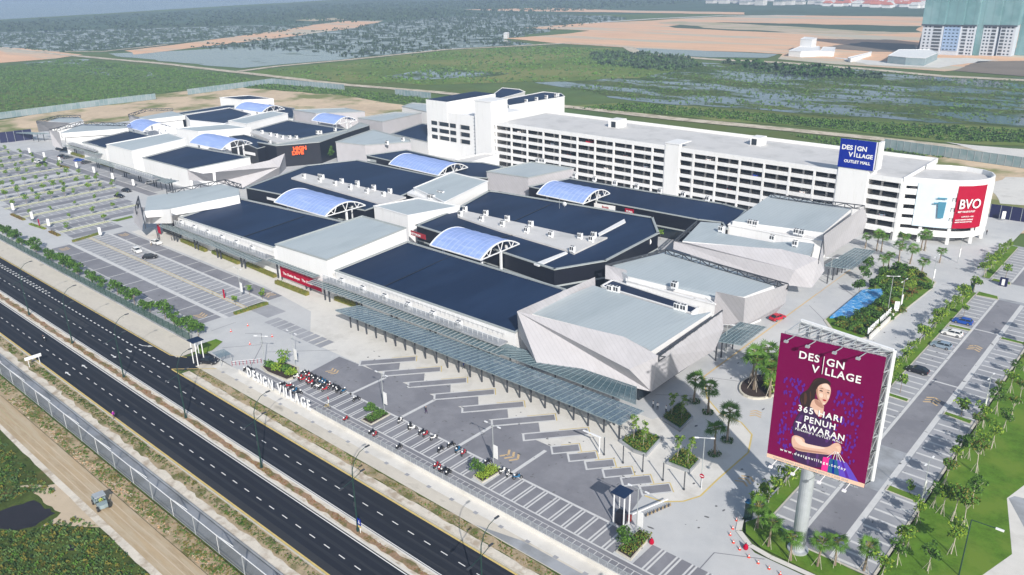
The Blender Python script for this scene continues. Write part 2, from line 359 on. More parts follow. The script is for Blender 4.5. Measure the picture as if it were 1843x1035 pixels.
patch('earth_field', [(-714, 796, 0), (-695, 903, 0), (-703, 958, 0), (-822, 960, 0), (-811, 1082, 0), (-752, 1192, 0), (-735, 1287, 0), (-640, 1424, 0), (-416, 1468, 0), (-234, 1485, 0), (-125.6, 838.7, 0), (-182.0, 723.8, 0), (-207.5, 725.5, 0), (-272, 728, 0), (-329, 742, 1.42109e-14), (-345, 788, 0), (-407, 783, 0), (-505, 768, 0), (-566, 772, 0), (-631, 777, 0)], -.14, 'earth', step=30, amp=4, seed=10)
patch('terrain', [(-679, 1148, 0), (-629, 1203, 0), (-350, 1244, 0), (-318, 1132, 0), (-469, 1049, 0), (-628, 1061, 0)], -.10, 'far_green', step=30, amp=8, seed=11)
patch('terrain', [(-713, 1146, 0), (-701, 1200, 0), (-623, 1191, 0), (-323, 1107, 0), (-373, 1059, 0), (-560, 1072, 0)], -.09, 'earth_pale', step=30, amp=8, seed=12)
patch('water', [(-507, 767, 0), (-442, 777, 0), (-400, 781, 0), (-349, 785, 0), (-342, 746, 0), (-387, 723, 0), (-466, 720, 0)], -.08, 'pool', step=15, amp=2, seed=13)
patch('terrain', [(-343, 866, 0), (-326, 963, 0), (-271, 955, 0), (-243, 858, 0), (-289, 856, 0)], -.08, 'earth_brown', step=8, amp=4, seed=14)
patch('terrain', [(-177.8, 731.2, 0), (-179.6, 814.7, 0), (-128.0, 853.1, 0), (-106.2, 723.7, 0), (-126.3, 722.2, 0)], -.07, 'earth_brown', step=8, amp=1, seed=15)
patch('terrain', [(-293, 783, 1.42109e-14), (-231, 771, 0), (-226, 819, 0), (-194, 839, 0), (-167, 834, 0), (-182.6, 791.4, 0), (-192.0, 745.3, 0), (-247.7, 738.9, 0)], -.07, 'concrete_pale', step=8, amp=2, seed=16)
# marsh between the mall and the far field
patch('terrain', [(-375.6, 478.6, 0), (-408.7, 486.4, 0), (-357.5, 553.9, 0), (-374, 679, 0), (-309, 699, 0), (-239.1, 714.4, 0), (-173.0, 690.8, 0), (-105.0, 716.6, 0), (-67.9, 495.9, 0), (-104.8, 488.7, 0), (-170.8, 466.8, 0), (-237.8, 462.9, 0), (-291.4, 452.6, 0)], -.22, 'marsh', step=20, amp=6, seed=17)
patch('terrain', [(-666, 393, 0), (-660, 501, 0), (-660, 636, 0), (-611, 728, 0), (-525, 756, 0), (-412, 666, 0), (-360.0, 635.1, 0), (-357.5, 553.9, 0), (-417.9, 484.1, 0), (-456.3, 438.2, 0), (-531.9, 402.3, 0)], -.23, 'grass_bright', step=20, amp=5, seed=18)
patch('water', [(-536.9, 446.2, 0), (-542, 495, 0), (-538, 518, 0), (-492, 519, 0), (-461.8, 519.4, 0), (-461.0, 492.8, 0), (-483.4, 464.6, 0), (-498.8, 445.6, 0)], -.17, 'pond', step=10, amp=4, seed=19)
patch('terrain', [(-319.4, 409.9, 0), (-288.8, 448.6, 0), (-233.8, 455.3, 0), (-168.1, 459.7, 0), (-103.1, 481.7, 0), (-66.7, 489.1, 0), (-59.9, 448.9, 0), (-102.0, 427.1, 0), (-155.4, 427.1, 0), (-231.4, 418.0, 0)], -.18, 'grass_bright', step=15, amp=4, seed=20)
# dirt roads across the marsh
strip('road', [(-1234, 347, 0), (-1172, 365, 0), (-1002, 372, 0), (-795, 390, 0), (-668, 392, 0), (-520.9, 393.8, 0), (-428.9, 406.2, 0), (-371.6, 407.6, 0), (-318.0, 408.2, 0), (-237.1, 409.3, 0), (-171.3, 415.4, 0), (-135.2, 417.9, 0), (-99.7, 418.9, -1.42109e-14), (-54.6, 417.0, 0)], 9, -.05, 'dirt_road', step=25, amp=.8, seed=21)
strip('road', [(-676, 397, 0), (-682, 441, 0), (-673, 511, 0), (-669, 645, 0), (-621, 739, 0), (-601, 786, 0)], 9, -.06, 'dirt_road', step=30, amp=.8, seed=22)
strip('road', [(-517, 776, 0), (-466, 720, 0), (-373, 708, -1.42109e-14), (-317, 716, 0), (-236.4, 706.5, 0), (-173.0, 690.8, 0), (-102.1, 699.6, 0)], 12, -.06, 'dirt_road', step=30, amp=1.2, seed=23)
strip('road', [(-517, 776, 0), (-606, 782, 0), (-639, 703, 0)], 8, -.07, 'dirt_road')
strip('road', [(-807, 1084, 0), (-777, 1231, 0), (-717, 1370, 0), (-591, 1426, 0)], 14, -.06, 'concrete_pale')
strip('road', [(-1070, 376, 0), (-998, 413, 0), (-1026, 508, 0)], 8, -.05, 'dirt_road')
# bare ground round the mall
patch('terrain', [(-502.9, 115.1, 0), (-563.1, 166.2, 0), (-572.4, 195.1, 0), (-600.1, 245.9, 0), (-590.7, 286.1, 0), (-593.2, 332.3, 0), (-553.1, 341.1, 0), (-471.9, 355.9, 0), (-395.6, 349.7, 0), (-341.6, 354.6, 0), (-300.3, 271.3, 0), (-452.2, 215.7, 0), (-462.6, 149.0, 0), (-431.8, 123.3, 0), (-443.9, 99.4, 0)], -.12, 'site_mud', step=12, amp=2.5, seed=24)
patch('terrain', [(-109.8, 411.3, 0), (-81.0, 399.7, 0), (-52.5, 404.9, 0), (-34.3, 296.3, 0), (-48.9, 284.7, 0), (-79.3, 342.9, 0)], -.12, 'site_mud', step=8, amp=1.5, seed=25)
patch('terrain', [(-64.8, 347.6, 0), (-63.6, 368.9, 0), (-47.7, 376.5, 0), (-40.1, 331.2, 0), (-55.9, 324.3, 0)], -.08, 'concrete_pale', step=5, amp=.8, seed=26)
patch('terrain', [(-102.3, 428.5, 0), (-87.7, 428.0, 0), (-57.6, 435.1, 0), (-53.7, 412.1, 0), (-74.6, 410.3, 0)], -.04, 'concrete_pale', step=6, amp=1, seed=27)

# ---- mall site
patch('pavement', [(-520, 79.3), (-163, 78.6), (-150, 78), (-41, 79.3), (-10, 79.3), (-10, 92), (-30, 95.2), (-38.2, 95.2), (-41.5, 97.1), (-43.3, 100), (-42.6, 226), (-23.4, 226), (-23.4, 239), (-42.6, 239), (-42.6, 305), (-490, 250), (-500, 154), (-520, 150)], 0, 'concrete')
rect('pavement', -300, -166, 73.0, 78.6, .004, 'stained_slab')
rect('pavement', -159, 0, 73.2, 75.6, .004, 'stained_slab'); rect('pavement', -159, 0, 75.6, 78.3, .005, 'concrete_pale'); patch('pavement', [(-74, 73.4), (-66, 75.2), (-52, 75.3), (-30, 75.5), (-30, 73.2)], .009, 'concrete_grey')
# main road
rect('road', -360, 40, 51.7, 59.2, 0, 'asphalt')
patch('road', [(-360, 61.9), (40, 61.9), (40, 69.2), (-162, 69.2), (-159.8, 70), (-157.5, 72.5), (-153.9, 75.9), (-152.5, 78.4), (-162.5, 78.6), (-163.8, 76.4), (-166.2, 73.0), (-168.6, 72.6), (-360, 72.6)], 0, 'asphalt')
rect('path', -420, 40, 36.2, 40.4, -.02, 'track_earth')
patch('terrain', [(-141, 30), (-137, 32), (-132, 31.8), (-127, 32.6), (-125.6, 29), (-124.5, 31), (-121, 33), (-118, 35.3), (-136, 35.3)], -.055, 'earth_pale', step=1.2, amp=.3, seed=71)
patch('terrain', [(-70, 20), (-420, 20), (-420, 10), (-70, 12)], -.057, 'earth_brown', step=2, amp=.8, seed=72)
patch('terrain', [(-420, -60), (60, -60), (60, 36.1), (-420, 36.1)], -.06, 'scrub')
rect('verge', -420, 40, 40.5, 43.6, -.06, 'verge_green')
rect('drain', -420, 40, 44.3, 47.2, -.03, 'concrete_grey')
rect('verge', -420, 40, 47.4, 49.4, -.02, 'verge_sand')
patch('verge', [(-420, 49.0), (40, 49.0), (40, 51.15), (-420, 51.15)], -.008, 'verge_green', step=1.6, amp=.35, seed=31)
rect('verge', -158, 40, 69.5, 71.2, -.008, 'verge_sand')
patch('verge', [(-157, 71.2), (40, 71.2), (40, 73.0), (-157, 73.0)], -.004, 'verge_green', step=1.5, amp=.25, seed=32)
patch('pond', [(-136, 24), (-134, 31), (-131, 31.3), (-127.5, 32), (-126.5, 28.5), (-127.5, 26.5), (-131, 24)], -.05, 'pond_water', step=.8, amp=.3, seed=33)
patch('pond', [(-118, 30), (-116.6, 31), (-115.7, 30.2), (-117, 29.2)], -.05, 'pond_water', step=.6, amp=.15, seed=34)
patch('path', [(-420, 35.2), (-160, 35.4), (-130, 35.2), (-100, 35.0), (-60, 35), (-60, 36.3), (-420, 36.3)], -.03, 'verge_sand', step=3, amp=.12, seed=35)
for y0, y1 in ((37.0, 37.18), (38.2, 38.36), (39.2, 39.35)):
    patch('wheel_track', [(-300, y0), (-60, y0), (-60, y1), (-300, y1)], -.012, 'earth_pale', step=8, amp=.05, seed=int(y0*10))
# median and kerbs: real steps
def kerb(x0, x1, y0, y1, m='kerb', h=.13):
    b = MB(); b.box(x0, x1, y0, y1, -.3, h); o = b.build('kerb', m); o['kind'] = 'structure'; return o
kerb(-360, 40, 59.25, 59.5, 'concrete_pale'); kerb(-360, 40, 61.55, 61.85, 'concrete_pale')
rect('verge', -360, 40, 59.51, 61.54, .10, 'verge_sand')
patch('verge', [(-360, 59.95), (40, 59.95), (40, 61.1), (-360, 61.1)], .108, 'verge_soil', step=1.5, amp=.28, seed=36)
kerb(-360, 40, 51.2, 51.42, 'kerb'); kerb(-157, 40, 69.42, 69.6, 'kerb')
kerb(-300, -166.5, 72.72, 72.9, 'kerb'); kerb(-420, 40, 47.2, 47.4, 'concrete_grey', .25); kerb(-420, 40, 44.1, 44.3, 'concrete_grey', .25)
kerb(-300, -171.6, 78.62, 78.85, 'concrete_grey', .3)
def lines(name, rects, z, m):
    b = MB()
    for r in rects:
        if len(r) == 4 and not hasattr(r[0], '__len__'): x0, x1, y0, y1 = r; b.poly([(x0, y0, z), (x1, y0, z), (x1, y1, z), (x0, y1, z)])
        else:
            a = sum(r[i][0]*r[(i+1) % len(r)][1]-r[(i+1) % len(r)][0]*r[i][1] for i in range(len(r)))
            b.poly([(q[0], q[1], z) for q in (r if a > 0 else r[::-1])])
    o = b.build(name, m); o['kind'] = 'structure'; return o
def seg(a, b, w):
    a = Vector(a[:2]); b = Vector(b[:2]); n = (b-a).normalized(); n = Vector((-n.y, n.x))*w/2
    return [tuple(a+n), tuple(a-n), tuple(b-n), tuple(b+n)]
Q = []
x = -340
while x < 30:
    Q.append((x, x+1.4, 55.25, 55.4)); x += 3.65
x = -340
while x < 30:
    Q.append((x, x+1.4, 65.55, 65.7)); x += 3.65
x = -340
while x < -163:
    Q.append((x, x+1.1, 69.1, 69.35)); x += 2.2
Q += [(-360, 40, 58.85, 59.02), (-360, 40, 62.05, 62.2)]
x = -360
while x < -232: Q.append((x, x+1.1, 70.1, 70.3)); Q.append(seg((x, 69.4), (x+.8, 70.1), .25)); x += 2.2
def arrow(x, y, s, l=2.6):   # s=+1 points to +x
    return [[(x-s*l/2, y-.12), (x+s*l*.15, y-.12), (x+s*l*.15, y+.12), (x-s*l/2, y+.12)], [(x+s*l*.15, y-.42), (x+s*l/2, y), (x+s*l*.15, y+.42)]]
for xx, yy, s in ((-178.2, 63.8, 1), (-178.3, 67.4, 1), (-178, 57.3, -1), (-177.3, 53.5, -1)): Q += arrow(xx, yy, s)
Q += [seg((-180, 70.5), (-178.5, 70.7), .22), seg((-178.5, 70.7), (-176.9, 71.6), .22), [(-177.6, 71.7), (-176.2, 72.1), (-176.8, 71.1)]]
lines('road_marking', Q, .006, 'paint_white')
lines('road_marking', [(-360, 40, 51.45, 51.85), (-161.5, 40, 68.95, 69.25), (-360, -168.6, 72.25, 72.5), seg((-168.6, 72.4), (-164.6, 74.2), .25), seg((-161.8, 69.1), (-154.3, 75.6), .25)], .006, 'kerb_yellow')
lines('road', [(-360, 40, y-.28, y+.28) for y in (52.75, 54.35, 56.4, 58.0, 62.9, 64.6, 66.6, 68.2)], .0022, 'asphalt_worn')
# tar patch, skid and repair marks on the carriageways
lines('road', [(-150, -60, 51.9, 53.1), (-300, -200, 66.4, 67.6)], .003, 'asphalt_old')

# ---- parking beside the long facade
Q = [(-272, -179.5, 85.9, 91.4), (-272, -180, 105.3, 109.6)]
lines('pavement', Q, .004, 'paver_dark')
lines('pavement', [(-276, -178.5, 79.6, 85.7), (-274, -178, 92.7, 98.2), (-274, -180, 99.3, 104.4), (-181, -170, 98.6, 104)], .004, 'paver_mid')
Q = [(-274, -178, 91.5, 92.5), (-274, -179, 104.5, 105.2), (-276, -179, 85.65, 85.85)]
x = -260.5
while x < -182: Q.append((x, x+.35, 85.9, 91.5)); Q.append((x-2, x-1.65, 105.2, 109.7)); x += 9.75
x = -272.6
n_ = 0
while x < -179: Q.append((x, x+.42, 92.5, 98.2)); Q.append((x, x+.42, 99.3, 104.5)); Q.append((x, x+.25, 79.8, 85.7)); x += 2.62 if n_ % 1 == 0 else 2.6
lines('pavement', Q, .008, 'paver_light')
lines('pavement', [(-275, -178.5, 98.2, 98.42), (-275, -178.5, 99.05, 99.27)], .012, 'kerb_yellow')
def chev(x, y, dx, dy, s=1.):
    d = Vector((dx, dy)).normalized(); n = Vector((-d.y, d.x)); o = []
    for k in range(3):
        c = Vector((x, y))+d*(k-1)*1.1*s
        for sg in (-1, 1): o.append(seg(c+n*sg*1.3*s-d*.9*s, c, .42*s))
    return o
Q = chev(-268, 88.6, 1, 0) + chev(-184, 88.6, 1, 0) + chev(-268, 107.5, 1, 0) + chev(-184, 107.6, -1, 0)
Q += chev(*(-133.1, 91.1, 0)[:2], 1, 0, .8) + chev(*(-81.9, 91.3, 0)[:2], 1, 0, 1.)
Q += chev(*(-31.9, 159.6, 0)[:2], 0, 1, 1.) + chev(*(-31.8, 190.6, 0)[:2], 0, 1, 1.) + chev(*(-56.2, 132.8, 0)[:2], -.4, 1, .8) + chev(*(-47.5, 111.5, 0)[:2], .1, 1, .9)
lines('road_marking', Q, .014, 'paint_tan')
lines('pavement', [((-168.3, 95.7, 0)[0]+k*2.6, (-168.3, 95.7, 0)[0]+k*2.6+2.1, 96.5, 100.5) for k in range(9)], .004, 'paver_mid')

# ---- far-left parking: rows run away from the road
ROWS = [-288.5, -302.2, -318.6, -336.2, -351, -370.5, -392, -408, -424, -440, -456, -472]
ends = {-288.5: (95, 111.5), -302.2: (94, 128), -318.6: (94, 129), -336.2: (93.7, 135)}
Qd, Ql, Qk, Qm = [], [], [], []
for x in ROWS:
    y0, y1 = ends.get(x, (97, 136))
    Qk += [(x-1.15, x-.3, y0, y1), (x+.3, x+1.15, y0, y1)]
    Qm.append((x-5.6, x-.5, y0, y1)); Qm.append((x+.5, x+5.6, y0, y1)); Qd.append((x+5.9, x+10.5, y0, y1))
    y = y0
    while y < y1: Ql += [(x-5.3, x-1.4, y, y+.3), (x+1.4, x+5.3, y, y+.3)]; y += 2.6
lines('pavement', Qm, .004, 'paver_mid'); lines('pavement', Qd, .0075, 'paver_dark'); lines('pavement', Ql, .008, 'paver_light'); lines('pavement', Qk, .10, 'kerb_pale')
lines('pavement', [(x-.28, x+.28, *ends.get(x, (97, 136))) for x in ROWS], .09, 'lawn')
lines('pavement', [(-440, -316, 141.2, 149.8)], .004, 'paver_mid'); lines('pavement', [(-450, -312, 137.2, 140.8)], .004, 'paver_dark')
lines('pavement', [(x, x+.5, 141.2, 149.8) for x in np.arange(-436, -316, 13.5)] + [(-440, -314, 140.8, 141.2)], .008, 'paver_light')
# ---- plaza in front
patch('pavement', [(-150, 97), (-118, 97), (-60, 98), (-54.9, 97.1), (-52.5, 99.3), (-51.1, 102.3), (-51.2, 108.5), (-51.2, 119), (-53.2, 125), (-56.7, 127.7), (-61.5, 128.3), (-66.1, 131.9), (-70, 118), (-170, 118.5), (-270, 118), (-270, 110.6), (-190, 110.6), (-165, 108)], .003, 'concrete_pale')
lines('kerb', [seg(a, b, .3) for a, b in zip([(-58, 96.6), (-54.9, 97.1), (-52.5, 99.3), (-51.1, 102.3), (-51.2, 108.5), (-51.0, 119.1), (-53.2, 125), (-56.7, 127.7), (-61.5, 128.3), (-66.1, 131.9), (-71.2, 139.7)], [(-54.9, 97.1), (-52.5, 99.3), (-51.1, 102.3), (-51.2, 108.5), (-51.0, 119.1), (-53.2, 125), (-56.7, 127.7), (-61.5, 128.3), (-66.1, 131.9), (-71.2, 139.7), (-71.5, 200)])], .012, 'kerb_yellow')
patch('pavement', [(-137, 87.2), (-138.3, 96.5, 0), (-123, 97.3), (-61, 98.6), (-58.4, 96.8), (-56.5, 87.2)], .007, 'paver_dark')
lines('pavement', [(-136, -109.5, 81.7, 87.1), (-109.5, -83, 81.7, 87.1), (-80, -54, 81.7, 87.1), (-50.5, -20, 81.7, 87.1), (-148, -20, 78.35, 80.5)], .007, 'paver_dark')
lines('pavement', [(-148, -20, 80.55, 81.4)], .007, 'paver_dark')
DU = Vector((.645, .764)); DV = Vector((-.70, .714))
Qd, Ql, Qy = [], [], []
for k in range(-2, 5):
    a = Vector((-115.5+7.9*k, 96.3)); L_ = 12.6
    pts = [a, a+DU*L_, a+DU*L_+DV*2.7, a+DV*2.7]
    Qd.append([tuple(a+DU*.4+DV*.4), tuple(a+DU*(L_-.3)+DV*.4), tuple(a+DU*(L_-.3)+DV*2.3), tuple(a+DU*.4+DV*2.3)]); Ql.append([tuple(q) for q in pts])
    Qy += [seg(a+DU*L_, a+DU*L_+DV*2.7, .18), seg(a+DU*7+DV*2.7, a+DU*L_+DV*2.7, .18)]
Qs = []
for k in range(-1, 5):
    a = Vector((-115.5+7.9*k, 96.3)); p0 = a+DV*2.7; Qs.append([tuple(q) for q in (p0-DU*1.6, p0+DU*3.4, p0+DU*3.4+DV*3.3, p0-DU*4.2+DV*3.3)])
lines('pavement', Qs, .009, 'paver_dark')
for k in range(6):
    a = Vector((-77.2+3.76*k, 96.3)); L_ = 5.4
    Ql.append([tuple(q) for q in (a, a+DU*L_, a+DU*L_+DV*2.7, a+DV*2.7)])
    Qd.append([tuple(a+DU*.35+DV*.35), tuple(a+DU*(L_-.3)+DV*.35), tuple(a+DU*(L_-.3)+DV*2.35), tuple(a+DU*.35+DV*2.35)])
    Qy += [seg(a+DU*L_, a+DU*L_+DV*2.7, .18), seg(a+DU*2+DV*2.7, a+DU*L_+DV*2.7, .18)]
lines('pavement', Ql, .011, 'paver_light'); lines('pavement', Qd, .015, 'paver_dark'); lines('pavement', Qy, .019, 'kerb_yellow')
Q = [(x-.35, x+.35, 87, 96.6) for x in (-122.5, -107.5, -91.8, -78.8)] + [(-136, -54, 87.05, 87.5), (-136, -20, 81.45, 81.7), (-148, -20, 80.5, 80.62), (-148, -20, 78.2, 78.35)]
for x0, x1 in ((-134, -113.5), (-108.5, -83.5), (-79, -55), (-49, -22)):
    x = x0
    while x < x1: Q += [(x, x+.3, 81.7, 87.1), (x+.6, x+.9, 81.7, 87.1)]; x += 2.55
x = -147
while x < -22: Q.append((x, x+.14, 78.35, 80.5)); x += 1.3
lines('pavement', Q, .011, 'paver_light')
# ---- right-hand lots
lines('pavement', [(-42.6, -23.4, 100.8, 226), (-42.6, -23.4, 238.5, 275)], .004, 'concrete_grey')
st, lt, dk = [], [], []
for y0, y1 in ((101.5, 122.8), (124.9, 154), (156.2, 198.6), (200.2, 224), (240, 272)):
    st += [(-28.7, -23.6, y0, y1)]; y = y0
    while y < y1: lt.append((-28.6, -23.8, y, y+.5)); y += 2.55
for y0, y1 in ((103, 122.5), (137.5, 155.4), (156.9, 198.8), (200.6, 224), (240.6, 272)):
    st += [(-39.8, -35.2, y0, y1)]; y = y0
    while y < y1: lt.append((-39.7, -35.3, y, y+.5)); y += 2.55
lt += [(-35.15, -34.6, 101.5, 122), (-29.7, -28.75, 101.5, 224), (-35.15, -34.6, 137, 224), (-34.6, -29.7, 167.8, 168.3), (-34.6, -29.7, 201, 201.5), (-35.15, -34.6, 240, 272), (-29.7, -28.75, 240, 272)]
lines('pavement', st, .008, 'paver_mid'); lines('pavement', [(-34.6, -29.7, 100.8, 122), (-34.6, -29.7, 136.6, 224.4), (-34.6, -29.7, 239, 272)], .008, 'paver_dark')
lines('pavement', lt, .012, 'paver_light')
patch('lawn', [(-22.9, 88), (-22.9, 300), (-16, 300), (-4, 160), (-12.2, 139.0, 0), (-13.5, 133.3, 0), (-9.8, 118.9, 0), (-11.9, 111.4, 0), (-14, 100), (-20, 96)], .004, 'lawn', kind='structure')
patch('path', [(-11.9, 111.4, 0), (-9.8, 118.9, 0), (-13.5, 133.3, 0), (-12.2, 139.0, 0), (0, 170), (40, 170), (40, 60), (-5, 90), (-14, 105)], .010, 'concrete_pale')
patch('pond', [(-13.3, 133.4, 0), (-12.7, 134.7, 0), (-11.4, 135.0, 0), (-4, 128), (-6, 122), (-9.8, 126.8, 0)], .016, 'concrete_grey')
patch('lawn', [(-42.4, 100.8), (-41.2, 98.4), (-38, 96.8), (-31.5, 96.4), (-22.9, 96.2), (-22.9, 100.4), (-34, 101.2), (-38, 102.6), (-41, 104)], .10, 'lawn')
lines('kerb', [seg(a, b, .9) for a, b in zip([(-43.3, 101), (-42.3, 98.2), (-39.5, 96.2), (-36, 95.7), (-30, 95.8)], [(-42.3, 98.2), (-39.5, 96.2), (-36, 95.7), (-30, 95.8), (-15, 95.5)])], .11, 'concrete_pale')
lines('kerb', [(-34, -23, 100.75, 101.1), (-23.5, -23.1, 101, 226), (-40.1, -39.85, 104, 122.8), (-40.1, -39.85, 137, 224.2), (-40.1, -39.85, 240, 273)], .12, 'kerb')
lines('lawn', [(-42.2, -40.15, 104, 122.8), (-42.2, -40.15, 137, 226), (-42.0, -40.15, 239.5, 274)], .11, 'lawn')
for a in ([(-39.8, 155.6), (-35.4, 155.4), (-35.4, 156.6), (-39.8, 156.8)], [(-28.9, 154.9), (-23.8, 154.1), (-23.8, 155.6), (-28.9, 156.1)], [(-29, 123.1), (-23.7, 122.9), (-23.7, 124.6), (-29, 124.8)], [(-39.8, 198.9), (-34.9, 199), (-34.9, 200.4), (-39.8, 200.2)], [(-28.8, 198.8), (-23.8, 198.7), (-23.8, 200), (-28.8, 200.1)], [(-40, 224.2), (-34.5, 224.4), (-35.2, 226.8), (-40, 227.4)], [(-39.6, 238), (-34.6, 237.6), (-35, 239.8), (-39.4, 240.2)], [(-28.8, 224), (-23.8, 224), (-23.8, 225.5), (-28.8, 225.6)]):
    b = MB(); b.prism(a, -.1, .13); o = b.build('kerb', 'kerb'); o['kind'] = 'structure'
    c = sum((Vector(q) for q in a), Vector((0, 0)))/4; patch('lawn', [tuple(c+(Vector(q)-c)*(.9 if abs(q[0]-c.x) > .5 else .8)) for q in a], .14, 'lawn')
lines('road_marking', [seg((-71.1, 139.6, 0), (-71.6, 229.3, 0), .25)], .014, 'paint_tan')
# garden island beside the entrance road
GARD = [(-62.7, 211.0, 0), (-64.7, 227.2, 0), (-61.5, 235.5, 0), (-54.5, 232.4, 0), (-50.3, 227.9, 0), (-49.7, 222.1, 0), (-50.8, 195.0, 0), (-51.2, 182), (-53, 178), (-60, 179.5), (-63.5, 184)]
b = MB(); b.prism([(q[0], q[1]) for q in GARD], -.1, .14); o = b.build('kerb', 'kerb'); o['kind'] = 'structure'
cg = sum((Vector(q[:2]) for q in GARD), Vector((0, 0)))/len(GARD)
patch('lawn', [tuple(cg+(Vector(q[:2])-cg)*.965) for q in GARD], .15, 'lawn')
patch('lawn', [(-165.5, 76.8, 0), (-168.6, 79.4, 0), (-168.4, 83.6, 0), (-165.8, 83.8, 0), (-163.4, 79.8, 0), (-163.5, 76.6, 0)], .09, 'lawn')
patch('lawn', [(-288.8, 112.0, 0), (-288.9, 115.6, 0), (-289.2, 119.7, 0), (-286.5, 118.9, 0), (-285.9, 113.0, 0)], .09, 'lawn')

patch('water', [(-939, 309, 0), (-924, 364, 0), (-814, 360, 0), (-684, 334, 0), (-730, 312, 0), (-829, 295, 0)], -.2, 'marsh', step=8, amp=3, seed=73)
# slot drains and joints in the paving, tyre and oil stains
Q = [seg(a[:2], c[:2], .16) for a, c in (((-173.7, 85.3, 0), (-173.8, 92.0, 0)), ((-166.0, 89.8, 0), (-163.0, 92.3, 0)), ((-163.0, 92.3, 0), (-157.3, 88.9, 0)), ((-157.3, 88.9, 0), (-163.0, 82.0, 0)), ((-157.3, 88.9, 0), (-149.4, 81.0, 0)), ((-153.0, 87.4, 0), (-141.4, 98.3, 0)), ((-42.6, 87.1, 0), (-42.7, 91.4, 0)), ((-42.7, 91.4, 0), (-36.5, 94.8, 0)), ((-69.9, 190.9, 0), (-63.3, 184.1, 0)), ((-70.5, 210.9, 0), (-61.0, 201.3, 0)), ((-74.8, 126.6, 0), (-66.4, 132.6, 0)), ((-71.2, 139.7, 0), (-63.7, 142.8, 0)), ((-69.1, 207.9, 0), (-61.9, 203.8, 0)), ((-66.4, 214.3, 0), (-63.0, 216.5, 0)), ((-48.7, 226.9, 0), (-42.1, 228.9, 0)))]
lines('slot_drain', Q, .014, 'paver_dark')
rs_ = random.Random(9); Q = []
def blot(x, y, r):
    k = rs_.randint(5, 8); s_ = rs_.uniform(.5, 1.8); return [(x+r*s_*rs_.uniform(.6, 1.2)*math.cos(6.283*i/k), y+r/s_*rs_.uniform(.6, 1.2)*math.sin(6.283*i/k)) for i in range(k)]
for _ in range(150): Q.append(blot(rs_.uniform(-135, -58), rs_.uniform(87.5, 104), rs_.uniform(.08, .3)))
for _ in range(120): Q.append(blot(rs_.uniform(-275, -180), rs_.uniform(80, 110), rs_.uniform(.1, .35)))
for _ in range(90): Q.append(blot(rs_.uniform(-39, -24), rs_.uniform(102, 222), rs_.uniform(.1, .3)))
for _ in range(60): Q.append(blot(rs_.uniform(-70, -44), rs_.uniform(84, 250), rs_.uniform(.12, .4)))
m_ = mat('stain', (.13, .13, .135), .7, .2, 1.)
lines('stain', Q, .021, 'stain')
Q = []
for _ in range(70): x = rs_.uniform(-260, -60); y = rs_.choice([52.6, 54.3, 56.3, 58, 63, 64.6, 66.6, 68.2])+rs_.uniform(-.1, .1); Q.append([(x, y), (x+rs_.uniform(3, 14), y-.02), (x+rs_.uniform(3, 14), y+rs_.uniform(.1, .3)), (x, y+.12)])
lines('stain', Q, .0045, 'asphalt_old')

# ============================================================ THE MALL
def cen(pts): return (sum(p[0] for p in pts)/len(pts), sum(p[1] for p in pts)/len(pts), 0)
def area(pts): return sum(pts[i][0]*pts[(i+1) % len(pts)][1]-pts[(i+1) % len(pts)][0]*pts[i][1] for i in range(len(pts)))
def block(label, pts, roof, wall, par=.35, trim='trim_grey', base=0, bands=(), tw=.35, name='mall_building', cat='building', faces=None):
    pts = [tuple(p) for p in pts]
    if area(pts) < 0: pts = pts[::-1]
    n = len(pts); o = cen(pts); E = empty(name, o, 0, label, cat)
    b = MB()
    for i in range(n):
        p, q = pts[i], pts[(i+1) % n]
        b.add([(p[0], p[1], base), (q[0], q[1], base), (q[0], q[1], q[2]+par-.05), (p[0], p[1], p[2]+par-.05)], [(0, 1, 2, 3)])
    b.build('wall', wall, E, origin=o)
    b = MB(); b.poly(pts); b.build('roof', roof, E, origin=o)
    b = MB(); cp = [Vector(p) for p in pts]
    for i in range(n):
        p, q = cp[i], cp[(i+1) % n]; up = Vector((0, 0, par)); d = (q-p).normalized()*tw*.5
        b.bar(p+up-d, q+up+d, tw, .3)
    b.build('parapet', trim, E, origin=o)
    for (z0, z1, m, off, nm) in bands:          # recessed or proud bands round the walls (fascias, shopfronts)
        b = MB(); c = Vector(o[:2])
        for i in range(n):
            p, q = Vector(pts[i][:2]), Vector(pts[(i+1) % n][:2]); d = (q-p).normalized(); nn = Vector((d.y, -d.x))*off
            b.add([(*(p+nn), z0), (*(q+nn), z0), (*(q+nn), z1), (*(p+nn), z1)], [(0, 1, 2, 3)])
        b.build(nm, m, E, origin=o)
    return E
